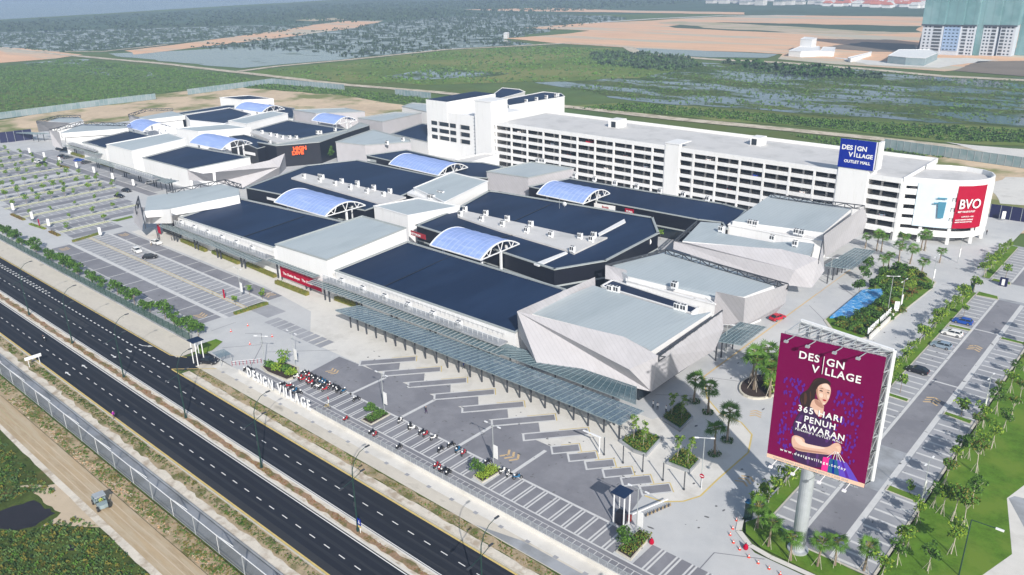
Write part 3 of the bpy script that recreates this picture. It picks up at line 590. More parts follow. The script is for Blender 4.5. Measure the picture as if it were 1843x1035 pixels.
def facade(label, V, faces, roofpts=None, wall='panel_grey', truss=None, name='mall_pavilion', roof='grey_roof', base=0, low=None):
    """folded panel screen: V named points, faces lists of names; roof set inside"""
    o = cen(list(V.values())); E = empty(name, o, 0, label, 'building')
    groups = []
    for f in faces:
        hit = [g for g in groups if g[0] & set(f)]; ng = (set(f), [f])
        for g in hit: ng = (ng[0] | g[0], g[1]+ng[1]); groups.remove(g)
        groups.append(ng)
    for ksx, fs in groups:
        ks = [k for k in V if k in ksx]; b = MB(); b.add([V[k] for k in ks], [tuple(ks.index(k) for k in f) for f in fs]); b.build('panel_screen', wall, E, origin=o)
    if roofpts:
        rc_ = cen(roofpts); b = MB(); b.prism(low or [(rc_[0]+(q[0]-rc_[0])*.86, rc_[1]+(q[1]-rc_[1])*.90, q[2]-.3) for q in roofpts], base, None); b.prism([(q[0], q[1], q[2]) for q in roofpts], min(q[2] for q in roofpts)-2.2, None); b.build('core', 'white_wall', E, origin=o)
        rp = [(p[0], p[1], p[2]+.02) for p in roofpts]
        if area(rp) < 0: rp = rp[::-1]
        b = MB(); b.poly(rp); b.build('roof', roof, E, origin=o)
    if truss:
        for a, c, dz in truss:
            b = MB(); a, c = Vector(a), Vector(c); L_ = (c-a).length; n = max(2, int(L_/2.6)); dn = Vector((0, 0, -dz))
            b.bar(a, c, .26); b.bar(a+dn, c+dn, .22)
            for i in range(n+1):
                p = a+(c-a)*i/n; b.bar(p, p+dn, .2)
                if i < n: q = a+(c-a)*(i+1)/n; b.bar(p+dn, q, .2) if i % 2 else b.bar(p, q+dn, .2)
            b.build('truss', 'dark_steel', E, origin=o)
    return E
NB = ((3.4, 3.9, 'trim_grey', .25, 'balcony_edge'), (.3, 3.2, 'glass_dark', .06, 'shopfront'))
# ---- row A, along the car park
block('long navy roof at the left part of the front row, beside the white truss pavilion', [(-246.7, 117.0, 7.5), (-247.4, 139.0, 9), (-195.6, 144.1, 9), (-196.3, 118.7, 7.5)], 'navy_roof', 'white_wall')
block('white block with grey roof between two big navy roofs, above the red shop banner', [(-192.9, 117.3, 9.6), (-169.7, 117.6, 10), (-170.3, 145.8, 11.8), (-192.1, 147.5, 11)], 'grey_roof', 'white_wall', par=.2)
block('largest navy roof, behind the long glass canopy and the white plaza', [(-166.8, 117.9, 7.5), (-105.0, 118.5, 7.5), (-110.1, 142.4, 8.8), (-167.3, 143.4, 8.8)], 'navy_roof', 'white_wall')
# navy roof A3 reaches under the right pavilion
# ---- pavilion at the right corner of the front row
V = dict(tl=(-104.3, 118.3, 13), rg=(-80.4, 122.9, 12.5), tr=(-72.3, 122.9, 10.8), br=(-74.3, 152.0, 10.2), g=(-76.8, 119.6, 7.8), pt=(-73.2, 122.4, 3.0), kk=(-73.1, 133.6, 3.2), bl=(-95.5, 114.5, 4.6), r2=(-72.6, 146.5, 3.2), rb=(-73.0, 150.6, 6.5), bk=(-105.2, 147.5, 12), bkd=(-105.6, 148.6, 6.0), tld=(-104.4, 118.9, 7.5))
facade('big folded grey pavilion at the mall corner nearest the purple billboard', V,
       [('tl', 'bl', 'pt', 'g'), ('tl', 'g', 'rg'), ('rg', 'g', 'tr'), ('g', 'pt', 'tr'), ('tr', 'pt', 'kk'), ('tr', 'kk', 'r2'), ('tr', 'r2', 'rb', 'br'), ('tl', 'bk', 'bkd', 'tld'), ('tl', 'tld', 'bl')],
       [(-106.4, 123.3, 10.6), (-82.7, 126.5, 10.4), (-75.2, 124.9, 10.2), (-75.7, 149.9, 10.2), (-77.8, 145.7, 10.2), (-104.3, 145.7, 10.6)], truss=[((-72.3, 122.9, 10.8), (-74.3, 152.0, 10.2), 1.1)])
b = MB(); b.box(-99, -76, 122.5, 145, 0, 5.0); o = b.build('shop_unit', 'glass_dark'); tag(o, 'dark glazed ground floor under the folded corner pavilion', 'shop unit')
# low navy strip and white ledges between the pavilions
block('narrow low navy roof between the two grey pavilions of the right side', [(-107.4, 153.4, 7.2), (-107.7, 158.5, 7.2), (-82.3, 156.1, 7.2), (-82.0, 152.3, 7.2)], 'navy_roof', 'white_wall', par=.2, trim='white_wall')
block('white service ledge along the second grey pavilion', [(-104.9, 160.3, 8.8), (-102.9, 161.9, 8.8), (-84.2, 160.5, 8.8), (-79.1, 157.9, 8.4), (-84.3, 157.8, 8.4), (-103.3, 158.1, 8.4)], 'cream_wall', 'white_wall', par=.1, trim='white_wall')
V = dict(a=(-110.9, 159.8, 10.3), b=(-104.6, 160.0, 10.3), a0=(-109.7, 158.2, 7.3), b0=(-104.1, 159.3, 7.3), c=(-79.3, 158.2, 11.5), d=(-72.6, 159.1, 11.3), e=(-69.2, 174.1, 11), c0=(-80.5, 159.5, 3.0), d0=(-73.8, 162.0, 3.0), e0=(-70.5, 176.9, 5), e1=(-72.9, 177.9, 1.5), h=(-104.4, 177.9, 11))
facade('grey roofed pavilion second from the plaza on the right side of the mall', V,
       [('a', 'a0', 'b0', 'b'), ('c', 'c0', 'd0', 'd'), ('d', 'd0', 'e1', 'e0', 'e')],
       [(-110.4, 162.0, 9.8), (-103.0, 158.3, 9.5), (-79.8, 159.6, 9.3), (-80.6, 161.4, 9.6), (-75.0, 163.5, 9.6), (-72.6, 175.3, 9.6), (-105.3, 181.2, 9.8)],
       truss=[((-104.4, 177.9, 11), (-69.2, 174.1, 11), 1.3), ((-110.9, 159.8, 10.3), (-104.4, 177.9, 11), .5)])
V = dict(tl=(-107.9, 187.9, 10), bl=(-107.5, 187.2, 8), t2=(-104.2, 188.0, 10.4), rg=(-80.6, 195.5, 11.5), tr=(-70.9, 196.2, 10.8), r2=(-70.0, 198.7, 7), pt=(-71.3, 194.9, 3.2), g=(-75.4, 192.9, 7.6), kk=(-76.6, 192.2, 3.4), tb=(-75.5, 209.9, 11))
facade('folded grey pavilion third from the plaza, its sharp prow above the glass porch', V,
       [('tl', 'bl', 'kk', 'g'), ('tl', 'g', 't2'), ('t2', 'g', 'rg'), ('rg', 'g', 'tr'), ('g', 'kk', 'pt'), ('g', 'pt', 'tr'), ('tr', 'pt', 'r2'), ('tr', 'r2', 'tb')],
       [(-107.4, 191.7, 9.2), (-83.3, 202.2, 9), (-75.3, 202.0, 9), (-78.5, 212.6, 9), (-83.0, 211.7, 9), (-87.7, 206.6, 9), (-103.0, 204.9, 9.2), (-106.9, 213.0, 9.4), (-112.3, 210.6, 9.4)],
       truss=[((-70.9, 196.2, 10.8), (-75.5, 209.9, 11), 1.3), ((-107.9, 187.9, 10), (-112.7, 209.1, 10), .9)])
V = dict(a=(-76.4, 212.8, 11.8), b=(-76.7, 243.9, 13.2), c=(-76.6, 247.8, 8), d=(-76.8, 246.0, 4), e=(-77.3, 218.3, 3.8), s=(-79.8, 242.1, 12.2))
facade('tall pavilion with the wide grey roof nearest the white car park', V, [('a', 'e', 'd', 'c', 'b')],
       [(-104.1, 214.7, 10.2), (-78.8, 218.8, 10.6), (-80.7, 245.5, 11.4), (-106.3, 244.9, 11.6)], truss=[((-104.8, 241.6, 12.6), (-76.7, 243.9, 13.2), 1.2)])
block('white stepped ledge at the foot of the widest grey roof', [(-105.1, 214.2, 8.9), (-105.3, 217.1, 9.2), (-83.0, 218.0, 9.2), (-77.8, 216.3, 8.9), (-86.9, 215.0, 8.8)], 'cream_wall', 'white_wall', par=.1, trim='white_wall')
for k, (x, y) in enumerate(((-73.5, 195), (-73.5, 199))):
    pass
def joint(E, a, c):
    b = MB(); b.bar(Vector(a)+Vector((0, 0, .1)), Vector(c)+Vector((0, 0, .1)), .3, .12); b.build('roof_joint', 'black_wall', E, origin=E.location)
BL_ = [o for o in bpy.data.objects if o.name.startswith('mall_building')]
joint(BL_[0], (-211.9, 117.8, 7.7), (-212.3, 140.7, 9)); joint(BL_[0], (-240.2, 128.2, 7.9), (-238.7, 139.2, 8.9)); joint(BL_[2], (-148.2, 118.0, 7.6), (-149.6, 144.0, 8.7))
# ---- row B, the eight-sided block and its neighbours
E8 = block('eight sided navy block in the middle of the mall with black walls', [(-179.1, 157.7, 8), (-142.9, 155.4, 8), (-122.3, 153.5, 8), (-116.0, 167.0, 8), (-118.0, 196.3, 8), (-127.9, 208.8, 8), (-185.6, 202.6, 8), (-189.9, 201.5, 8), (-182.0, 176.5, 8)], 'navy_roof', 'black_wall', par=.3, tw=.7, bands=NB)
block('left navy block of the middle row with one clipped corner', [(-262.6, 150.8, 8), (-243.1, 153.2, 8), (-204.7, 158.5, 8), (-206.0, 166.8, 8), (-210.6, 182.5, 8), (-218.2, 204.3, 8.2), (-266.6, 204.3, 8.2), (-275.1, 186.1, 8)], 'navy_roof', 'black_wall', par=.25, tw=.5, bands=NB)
joint(E8, (-159.2, 179.9, 8), (-162.5, 201.9, 8)); joint(E8, (-151.2, 164.6, 8), (-149.5, 171.2, 8))
def ledge(label, pts, z0, z1, m='cream_wall', top='cream_wall'):
    pts = [(p[0], p[1]) for p in pts]; o = cen(pts); b = MB(); b.prism(pts, z0, z1); e = b.build('roof_deck', m, None, origin=o); tag(e, label, 'roof deck')
ledge('pale service deck along the left navy block', [(-261.5, 169.2, 8.5), (-264.5, 176.8, 8.5), (-206.2, 177.5, 8.5), (-205.3, 166.5, 8.5)], 7.9, 8.5)
ledge('pale service deck across the eight sided navy block', [(-175.7, 171.9, 8.5), (-179.3, 177.8, 8.5), (-134.6, 179.5, 8.5), (-126.9, 183.5, 8.5), (-125.8, 166.3, 8.5), (-128.5, 167.1, 8.5), (-155.2, 169.1, 8.5)], 7.9, 8.5)
ledge('white roof gutter at the front of the eight sided block', [(-129.1, 153.4, 8.5), (-128.7, 166.3, 8.5), (-127.6, 165.9, 8.5), (-127.2, 153.1, 8.5)], 7.95, 8.35, 'white_wall')
ledge('white roof gutter at the back of the eight sided block', [(-131.4, 185.1, 8.5), (-133.7, 202.1, 8.5), (-131.6, 199.7, 8.5), (-129.9, 183.6, 8.5)], 7.95, 8.35, 'white_wall')
block('grey roofed box rising between the two middle navy blocks', [(-208.3, 183.2, 10), (-186.3, 176.6, 10), (-190.9, 202.1, 11.3), (-210.5, 203.8, 11.3)], 'grey_roof', 'white_wall', par=.2, trim='white_wall')
block('grey roofed box just behind the big white block of the front row', [(-201.0, 159.3, 10), (-184.1, 158.7, 10), (-180.3, 177.4, 9.6), (-198.1, 175.7, 9.6)], 'grey_roof', 'white_wall', par=.2, trim='white_wall')
ledge('white terrace in front of the rear grey roofed box', [(-209.3, 180.8, 9), (-211.3, 185.7, 9), (-193.8, 184.9, 9), (-189.5, 178.5, 9), (-192.8, 177.8, 9)], 7.9, 8.9, 'white_wall')
# ---- row C along the white car park
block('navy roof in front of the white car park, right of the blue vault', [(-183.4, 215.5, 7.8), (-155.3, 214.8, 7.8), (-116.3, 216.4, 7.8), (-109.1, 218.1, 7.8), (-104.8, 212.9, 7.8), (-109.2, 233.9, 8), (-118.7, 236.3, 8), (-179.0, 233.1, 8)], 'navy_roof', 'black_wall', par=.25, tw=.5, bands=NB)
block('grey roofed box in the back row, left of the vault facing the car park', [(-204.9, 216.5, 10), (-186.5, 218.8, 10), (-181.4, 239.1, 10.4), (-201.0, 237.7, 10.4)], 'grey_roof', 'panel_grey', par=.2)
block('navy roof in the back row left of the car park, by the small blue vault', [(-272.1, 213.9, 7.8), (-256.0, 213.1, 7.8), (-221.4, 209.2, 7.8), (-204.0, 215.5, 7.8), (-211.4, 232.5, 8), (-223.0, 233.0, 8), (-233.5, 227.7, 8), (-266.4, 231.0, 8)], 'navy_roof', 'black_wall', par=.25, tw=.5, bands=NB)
block('grey roofed box with a ribbed front beside the bushy tree of the inner court', [(-295.2, 215.7, 10.4), (-280.9, 220.4, 10), (-271.6, 238.5, 9.6), (-274.8, 240.7, 10), (-305.2, 244.9, 10.5)], 'grey_roof', 'panel_grey', par=.25)
block('low navy roof behind the ribbed box, left of the tall white tower', [(-300.0, 251.8, 8), (-271.2, 248.1, 8), (-304.4, 279.8, 8), (-309.1, 279.6, 8)], 'navy_roof', 'white_wall')
block('long ribbed grey wall with a flat roof in front of the bare ground', [(-338.8, 262.7, 10), (-319.8, 262.9, 10), (-323.7, 293.2, 10), (-337.5, 286.9, 10)], 'grey_roof', 'panel_grey', par=.4)
block('white office with navy roof at the back edge beside the tall tower', [(-351.8, 304.1, 9.5), (-325.8, 299.2, 9.5), (-339.8, 321.0, 9.5), (-357.4, 317.0, 9.5)], 'grey_roof', 'white_wall')
# ---- the black shop with the orange sign
block('curved black walled shop with the orange sign facing the inner court', [(-327.2, 196.7, 9.5), (-313.8, 197.3, 9.5), (-304.9, 214.1, 9.5), (-314.3, 237.1, 9.5), (-320.4, 255.2, 9.5), (-330.3, 257.2, 9.5), (-319.4, 240.4, 9.3), (-317.2, 215.2, 9.3), (-317.3, 199.3, 9.3)], 'trim_grey', 'black_wall', par=.2, tw=.5)
block('navy roof behind the black shop with the orange sign', [(-362.0, 215.5, 8.3), (-324.0, 217.2, 8.3), (-324.5, 245.3, 8.3), (-370.6, 242.0, 8.6)], 'navy_roof', 'white_wall')
block('small navy roof left of the black shop', [(-357.9, 200.5, 8), (-321.0, 192.3, 8), (-323.6, 203.6, 8), (-356.0, 207.1, 8)], 'navy_roof', 'black_wall')
ledge('pale service deck behind the small navy roof', [(-358.6, 212.1, 8.6), (-360.1, 215.7, 8.6), (-323.1, 216.0, 8.6), (-320.3, 207.5, 8.6), (-324.4, 204.5, 8.6)], 7.5, 8.6)
block('long narrow grey roofed box left of the black shop', [(-389.7, 190.4, 10), (-371.5, 192.3, 10), (-360.9, 213.7, 10), (-380.9, 211.8, 10)], 'grey_roof', 'white_wall', par=.2, trim='white_wall')
block('grey roofed box with white side behind the orange sign shop roofs', [(-384.8, 216.2, 10.5), (-368.9, 216.7, 10.5), (-378.1, 247.2, 10.8), (-392.4, 246.7, 10.8)], 'grey_roof', 'white_wall', par=.2, trim='white_wall')
block('navy roof near the far end of the middle row', [(-433.8, 218.3, 8.3), (-415.5, 211.3, 8.3), (-390.2, 216.9, 8.3), (-405.2, 241.8, 8.6), (-434.8, 246.1, 8.6)], 'navy_roof', 'white_wall', trim='white_wall')
block('thin dark roof at the far end of the mall behind the farthest vault', [(-447.0, 220.9, 8), (-449.3, 253.0, 8), (-445.7, 255.6, 8), (-437.3, 250.6, 8), (-440.1, 219.4, 8)], 'navy_roof', 'dark_steel', par=.2)
block('white box with navy top at the far corner next to the bare ground', [(-469.2, 260.1, 10), (-448.4, 262.8, 10), (-436.8, 276.9, 10), (-462.5, 276.0, 10)], 'navy_roof', 'white_wall', par=.2, trim='white_wall')
block('navy roof beside the farthest blue vault', [(-404.8, 249.0, 8), (-375.8, 248.5, 8), (-404.9, 269.6, 8), (-429.9, 269.2, 8)], 'navy_roof', 'white_wall')
block('grey roofed white box at the back by the middle blue vault', [(-390.8, 259.0, 10), (-370.0, 259.2, 10), (-353.1, 278.8, 10), (-371.9, 280.4, 10)], 'grey_roof', 'panel_grey', par=.2)
# ---- far-left part of row A
V = dict(a=(-426.7, 145.7, 12), b=(-415.7, 146.2, 12), a0=(-426.2, 145.8, 4), b0=(-421.5, 148.2, 3), c=(-431.7, 162.6, 13), d=(-411.6, 178.1, 12))
facade('pavilion with dark rooftop truss at the far left end of the front row', V, [('a', 'a0', 'b0', 'b')], [(-423.5, 149.4, 10.3), (-422.3, 149.5, 10.3), (-406.9, 174.7, 10.6), (-424.1, 180.8, 10.8), (-436.2, 164.9, 11)],
       truss=[((-426.7, 145.7, 12), (-431.7, 162.6, 13), 1.6), ((-431.7, 162.6, 13), (-411.6, 178.1, 12), 1.4)])
block('navy roof at the far left of the front row', [(-403.8, 150.9, 7.5), (-380.9, 151.6, 7.5), (-383.2, 175.0, 9), (-407.3, 175.2, 9)], 'navy_roof', 'white_wall')
block('white block with grey roof in the far left part of the front row', [(-376.2, 150.6, 10), (-352.4, 151.0, 10), (-351.8, 175.2, 11.6), (-373.0, 178.1, 11.4)], 'grey_roof', 'white_wall', par=.2, trim='white_wall')
block('navy roof in the far left part of the front row behind a folded grey wall', [(-346.4, 152.5, 7.5), (-309.2, 153.4, 7.5), (-303.8, 178.1, 9), (-347.8, 173.5, 9)], 'navy_roof', 'white_wall')
V = dict(a=(-301.6, 149.2, 9.5), b=(-291.7, 150.3, 9.3), c=(-288.8, 152.7, 9.6), a0=(-302.9, 149.9, 5), c0=(-299.4, 158.2, 3.5), d=(-289.1, 154.0, 9.6), e=(-284.7, 175.2, 11), f=(-284.8, 182.7, 12.5), g=(-282.9, 178.4, 8), h=(-286.4, 180.1, 4), i=(-290.1, 165.2, 1), d0=(-298.7, 158.8, 3), j=(-290.5, 186.2, 5))
facade('folded grey wall with glass railing facing the white truss pavilion', V, [('a', 'a0', 'c0', 'b'), ('b', 'c0', 'c'), ('d', 'd0', 'g', 'e'), ('d0', 'i', 'h', 'g'), ('e', 'g', 'f'), ('g', 'h', 'f'), ('f', 'h', 'j')])
V = dict(a=(-466.0, 154.0, 11), b=(-447.9, 164.2, 10.5), a0=(-474.6, 156.8, 4), b0=(-471.9, 163.1, 4))
facade('farthest left pavilion with dark truss beside the hoarding', V, [('a', 'a0', 'b0', 'b')], [(-469.8, 161.0, 9.5), (-454.3, 166.5, 9.5), (-456.9, 173.7, 9.5), (-471.4, 177.1, 9.5), (-478.8, 169.4, 9.5)], truss=[((-466.0, 154.0, 11), (-475.0, 168.2, 11), 1.2), ((-475.0, 168.2, 11), (-466.0, 176.2, 11), 1.2)])
V = dict(a=(-444.9, 192.5, 11), b=(-434.2, 193.2, 11), a0=(-447.9, 193.8, 6), b0=(-438.8, 195.5, 8))
facade('small grey pavilion with dark truss behind the far left blue vault', V, [('a', 'a0', 'b0', 'b')], [(-441.7, 196.5, 9.5), (-432.7, 192.8, 9.3), (-428.9, 215.8, 9.3), (-445.6, 216.9, 9.8)], truss=[((-443.7, 192.0, 11.5), (-451.4, 204.9, 12), 1.4), ((-451.4, 204.9, 12), (-443.7, 216.9, 11.5), 1.2)])
# ---- white truss pavilion at the left of the long facade
V = dict(a=(-267.1, 111.5, 8), b=(-267.6, 114.1, 12), c=(-254.0, 109.4, 11.6), a0=(-258.0, 109.2, 2.8), a1=(-266.2, 110.6, 4), e=(-261.3, 111.7, 3.4), f=(-251.7, 108.5, 10.8))
facade('white and grey pavilion with roof truss at the left end of the long facade', V, [('a', 'a1', 'a0', 'c')],
       [(-252.9, 109.0, 10.6), (-248.8, 115.0, 10.6), (-243.1, 136.7, 11.6), (-249.4, 140.5, 12), (-260.1, 140.1, 12), (-268.0, 117.1, 11)],
       truss=[((-266.8, 113.8, 12.2), (-239.9, 102.7, 10.5), 1.6), ((-261.4, 109.8, 10), (-266.8, 113.8, 12.2), 2.2), ((-265.2, 122.8, 12.3), (-260.4, 141.8, 13.3), 1.3), ((-260.4, 141.8, 13.3), (-249.5, 141.5, 13.3), 1.5)], low=[(-262, 118, 10), (-249, 118.5, 10), (-246, 136, 10), (-250, 139, 10), (-260, 139, 10), (-266, 120, 10)])
b = MB(); pp = [(-262.2, 113.0, 7.8), (-243.8, 113.0, 11.9), (-244.4, 113.0, 7.2), (-263.4, 113.0, 3.5)]
b.poly(pp[::-1]); b.poly([(p[0]-.02, p[1]+.3, p[2]) for p in pp])
o = b.build('sign_wall', 'white_wall'); tag(o, 'blank white wall above the entrance of the left truss pavilion', 'wall')
b = MB(); q0, q1 = Vector((-247, 113.6, 0)), Vector((-238, 113.6, 0)); b.box(-261.5, -250, 117.6, 117.9, 0, 4.2); o = b.build('entrance_shade_panel', 'glass_dark'); tag(o, 'dark panel painting the entrance shade under the blank white wall of the left pavilion', 'entrance')  # dark sheet paints the shadow of the recess below the overhang
# ---- front gallery: deck, mesh screen, railing and glass awning along y = 112..117
def gallery(label, x0, x1, y=116.6):
    E = empty('gallery', ((x0+x1)/2, y, 0), 0, label, 'gallery'); o = E.location
    b = MB(); b.box(x0, x1, y-2.1, y+.6, 5.6, 5.95); b.build('deck', 'concrete_grey', E, origin=o)
    b = MB(); b.poly([(x0, y-2.05, 6.0), (x1, y-2.05, 6.0), (x1, y-1.95, 7.5), (x0, y-1.95, 7.5)]); b.build('screen', 'mesh_screen', E, origin=o)
    b = MB(); b.bar((x0, y-1.97, 7.5), (x1, y-1.97, 7.5), .09); b.bar((x0, y+.3, 8.1), (x1, y+.3, 8.1), .07)
    x = x0
    while x < x1: b.bar((x, y-2, 5.9), (x, y-1.95, 7.5), .07); b.bar((x, y+.3, 7.4), (x, y+.3, 8.1), .06); x += 1.5
    b.build('railing', 'steel_white', E, origin=o)
def awning(label, x0, x1, y0=112.2, y1=115.0, z=5.1):
    E = empty('glass_awning', ((x0+x1)/2, y0, 0), 0, label, 'awning'); o = E.location
    b = MB(); b.box(x0, x1, y0, y1, z, z+.05); b.build('glass_panel', 'canopy_glass', E, origin=o)
    b = MB()
    for yy in (y0, (y0+y1)/2, y1): b.bar((x0, yy, z-.06), (x1, yy, z-.06), .12)
    x = x0
    while x < x1: b.bar((x, y0, z+.1), (x, y1, z+.1), .14, .08); x += 1.25
    b.build('frame', 'trim_grey', E, origin=o)
    x = x0+3; k = 0
    while x < x1:
        for dx in (0, 1.9):
            b = MB(); b.box(x+dx-.16, x+dx+.16, y1-.1, y1+.25, 0, z-.1); b.build('column', 'dark_steel', E, origin=o)
        x += 13.4
gallery('roof edge gallery with mesh screen left of the white front block', -246, -194)
gallery('roof edge gallery with mesh screen right of the white front block', -168, -106)
awning('narrow glass awning left of the white front block', -252, -196)
awning('narrow glass awning over the red shop banner', -195.5, -172, 114.6, 116.6, 5.6)
awning('narrow glass awning behind the long blue glass canopy', -171.5, -104)
gallery('roof edge gallery in the far left part of the front row', -346, -312, 142)
awning('glass awning of the far left shops', -420, -384, 138.5+10, 141.6+10, 4.8)
gallery('roof edge gallery by the farthest left navy roof', -418, -388, 151.5)
awning('glass awning beside the far left white block', -382, -306, 142, 146, 4.8)
# ---- long glass canopy over the drop-off
def canopy(label, pts, z, grid, glass='canopy_glass_blue', cols=(), name='glass_canopy'):
    o = cen(pts); E = empty(name, o, 0, label, 'canopy')
    P4 = [Vector((p[0], p[1], z)) for p in pts]
    b = MB(); b.prism([tuple(p) for p in P4], z, z+.05); b.build('glass_panel', glass, E, origin=o)
    b = MB(); nx, ny = grid
    for i in range(nx+1):
        t = i/nx; a = P4[0].lerp(P4[1], t); c = P4[3].lerp(P4[2], t); dz = Vector((0, 0, .12)); b.bar(a+dz, c+dz, .08)
    for j in range(ny+1):
        t = j/ny; a = P4[0].lerp(P4[3], t); c = P4[1].lerp(P4[2], t); dz = Vector((0, 0, -.1)); b.bar(a+dz, c+dz, .12)
    b.build('frame', 'canopy_frame', E, origin=o)
    for c in cols:
        b = MB(); b.bar((c[0], c[1], 0), (c[0], c[1], z-.1), .26); b.build('column', 'dark_steel', E, origin=o)
colx = [-149, -146.2, -143, -139.5, -136, -132.6, -129.2, -126, -122.6, -119, -115.6, -112.2, -108.8, -105.4, -102, -98.3, -95, -92, -88.4, -85, -81.4, -78, -74.4, -71]
canopy('long blue tinted glass canopy on dark posts beside the plaza', [(-152, 106.3), (-69.5, 106.3), (-69, 113), (-149.5, 112)], 4.4, (60, 5), cols=[(x, 108.2) for x in colx]+[(x, 111.6) for x in colx[1::3]])
canopy('second glass canopy lying between the long canopy and the corner pavilion', [(-113, 113.1), (-71, 113.4), (-74.5, 119), (-106, 117.5)], 5.0, (30, 4), 'canopy_glass', cols=[(-109, 114.5), (-103, 114.5), (-97, 114.5), (-91, 114.6), (-84, 114.6), (-77, 114.8)])
canopy('glass porch beside the second right hand pavilion', [(-73.8, 148.5, 4.4), (-68.1, 150.1, 4.4), (-68.3, 162.2, 4.4), (-74.0, 161.0, 4.4)], 4.4, (7, 6), 'canopy_glass', cols=[(-72.9, 147.9, 0)[:2], (-72.8, 150.2, 0)[:2], (-73.5, 153.6, 0)[:2], (-72.9, 155.7, 0)[:2]])
canopy('glass porch beside the prow of the third pavilion', [(-74.1, 210.1, 4.4), (-67.2, 211.7, 4.4), (-67.8, 230.7, 4.4), (-73.2, 229.8, 4.4)], 4.4, (7, 6), 'canopy_glass', cols=[(-72.4, 208.6, 0)[:2], (-72.3, 212.2, 0)[:2], (-72.8, 216.7, 0)[:2], (-72.5, 219.4, 0)[:2], (-72.5, 221.8, 0)[:2]])
canopy('blue topped porch at the left end of the far left shops', [(-323.6, 142.5, 4.4), (-306.4, 143.3, 4.4), (-308.0, 148.2, 4.4), (-322.5, 145.9, 4.4)], 4.4, (6, 3), 'canopy_glass_blue', cols=[(-316.9, 144.9, 0)[:2], (-314.3, 145.6, 0)[:2], (-315.2, 148.6, 0)[:2]])
canopy('dark glass porch beside the far hoarding', [(-479.2, 147.3, 4.4), (-465.5, 152.4, 4.4), (-461.0, 157.9, 4.4), (-474.5, 153.3, 4.4)], 4.4, (6, 3), 'canopy_glass', cols=[(-472.8, 152.9, 0)[:2], (-468.8, 153.9, 0)[:2], (-468.0, 156.5, 0)[:2]])
# ---- blue vaults over the shopping street
def vault(label, NL, NR, Fr, rise=2.75):
    o = cen([NL, NR, Fr]); E = empty('vault_canopy', o, 0, label, 'canopy'); NL, NR, Fr = map(Vector, (NL, NR, Fr)); D = Fr-NR
    n = 14; b = MB(); vs = []
    P_ = lambda u, t: NL.lerp(NR, u)+D*t+Vector((0, 0, rise*(1-(2*t-1)**2)))
    mu = 10
    for i in range(mu+1):
        for k in range(n+1): vs.append(P_(i/mu, k/n)+Vector((0, 0, .10*math.sin(i*math.pi)**2 + (.16 if i % 2 else 0))))
    b.add(vs, [(i*(n+1)+k, (i+1)*(n+1)+k, (i+1)*(n+1)+k+1, i*(n+1)+k+1) for i in range(mu) for k in range(n)]); b.build('vault_skin', 'vent_roof', E, smooth=True, origin=o)
    b = MB()
    for u in (0, 1):
        for k in range(n): b.bar(P_(u, k/n), P_(u, (k+1)/n), .32)
        b.bar(P_(u, 0), P_(u, 1), .26)
        for k in range(2, n-1, 2): b.bar(P_(u, k/n), NL.lerp(NR, u)+D*((k+(1 if k % 4 else -1))/n), .18)
    b.bar(P_(0, 0), P_(1, 0), .3); b.bar(P_(0, 1), P_(1, 1), .3)
    b.build('end_truss', 'steel_white', E, origin=o)
    for u, t in ((.12, .18), (.88, .18), (.12, .82), (.97, .55), (.88, .82)):
        p = NL.lerp(NR, u)+D*t; b = MB(); b.bar((p.x, p.y, 0), (p.x, p.y, p.z), .55); b.build('post', 'steel_white', E, origin=o)
vault('blue vault behind the largest navy roof, nearest the plaza', (-160.2, 145.5, 9), (-140.6, 145.3, 9), (-141.5, 161.9, 9))
vault('blue vault behind the left navy roof of the long facade', (-234.7, 144.3, 9), (-206.9, 144.5, 9), (-207.3, 160.8, 9))
vault('blue vault just left of the tall white tower foot', (-247.9, 205.6, 9), (-218.4, 204.5, 9), (-218.9, 220.7, 9))
vault('blue vault in front of the white car park facade', (-172.3, 206.5, 9), (-152.5, 206.4, 9), (-153.1, 222.1, 9))
vault('blue vault left of the black shop with the orange sign', (-355.3, 178.7, 9), (-328.6, 179.5, 9), (-330.4, 195.7, 9))
vault('leftmost blue vault next to the far left truss pavilion', (-421.5, 179.9, 9), (-400.6, 179.0, 9), (-401.0, 194.3, 9))
vault('farthest blue vault, beside the white box with navy top', (-429.1, 246.0, 9), (-403.4, 247.5, 9), (-403.2, 261.9, 9))
vault('small blue vault behind the black shop with the orange sign', (-359.3, 248.7, 9), (-339.7, 248.7, 9), (-339.9, 262.9, 9))

# ============================================================ WHITE MULTI-STOREY CAR PARK
CP = empty('car_park', (-155, 270, 0), 0, 'long white multi-storey car park with dark open decks behind the mall', 'car park'); o = CP.location
YF, YB = 258.0, 294.0; LV = [0, 3.1, 6.2, 9.3, 12.4, 15.5, 18.4]
mb = MB()
for z in LV[1:]: mb.box(-239, -71.5, YF+.3, YB, z-.35, z)
mb.box(-239, -71.5, YB-.3, YB, 0, 18.3); mb.box(-72.2, -71.8, YF+.3, YB-.3, 0, 18.3)
mb.build('deck', 'cream_wall', CP, origin=o)
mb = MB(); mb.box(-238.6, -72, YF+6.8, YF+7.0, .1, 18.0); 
mb.build('deck_shade_sheet', 'asphalt_old', CP, origin=o)  # near-black sheet behind the openings: the shade of the decks put into colour
mb = MB()
for z in LV[1:-1]: mb.box(-239, -71.5, YF-.05, YF+.25, z-.5, z+.78)
mb.box(-239, -71.5, YF-.05, YF+.25, 17.9, 19.5); mb.box(-239, -71.5, YB, YB+.3, 17.9, 19.5); mb.box(-71.5, -71.2, YF+.3, YB, 17.9, 19.5)
mb.build('spandrel', 'white_wall', CP, origin=o)
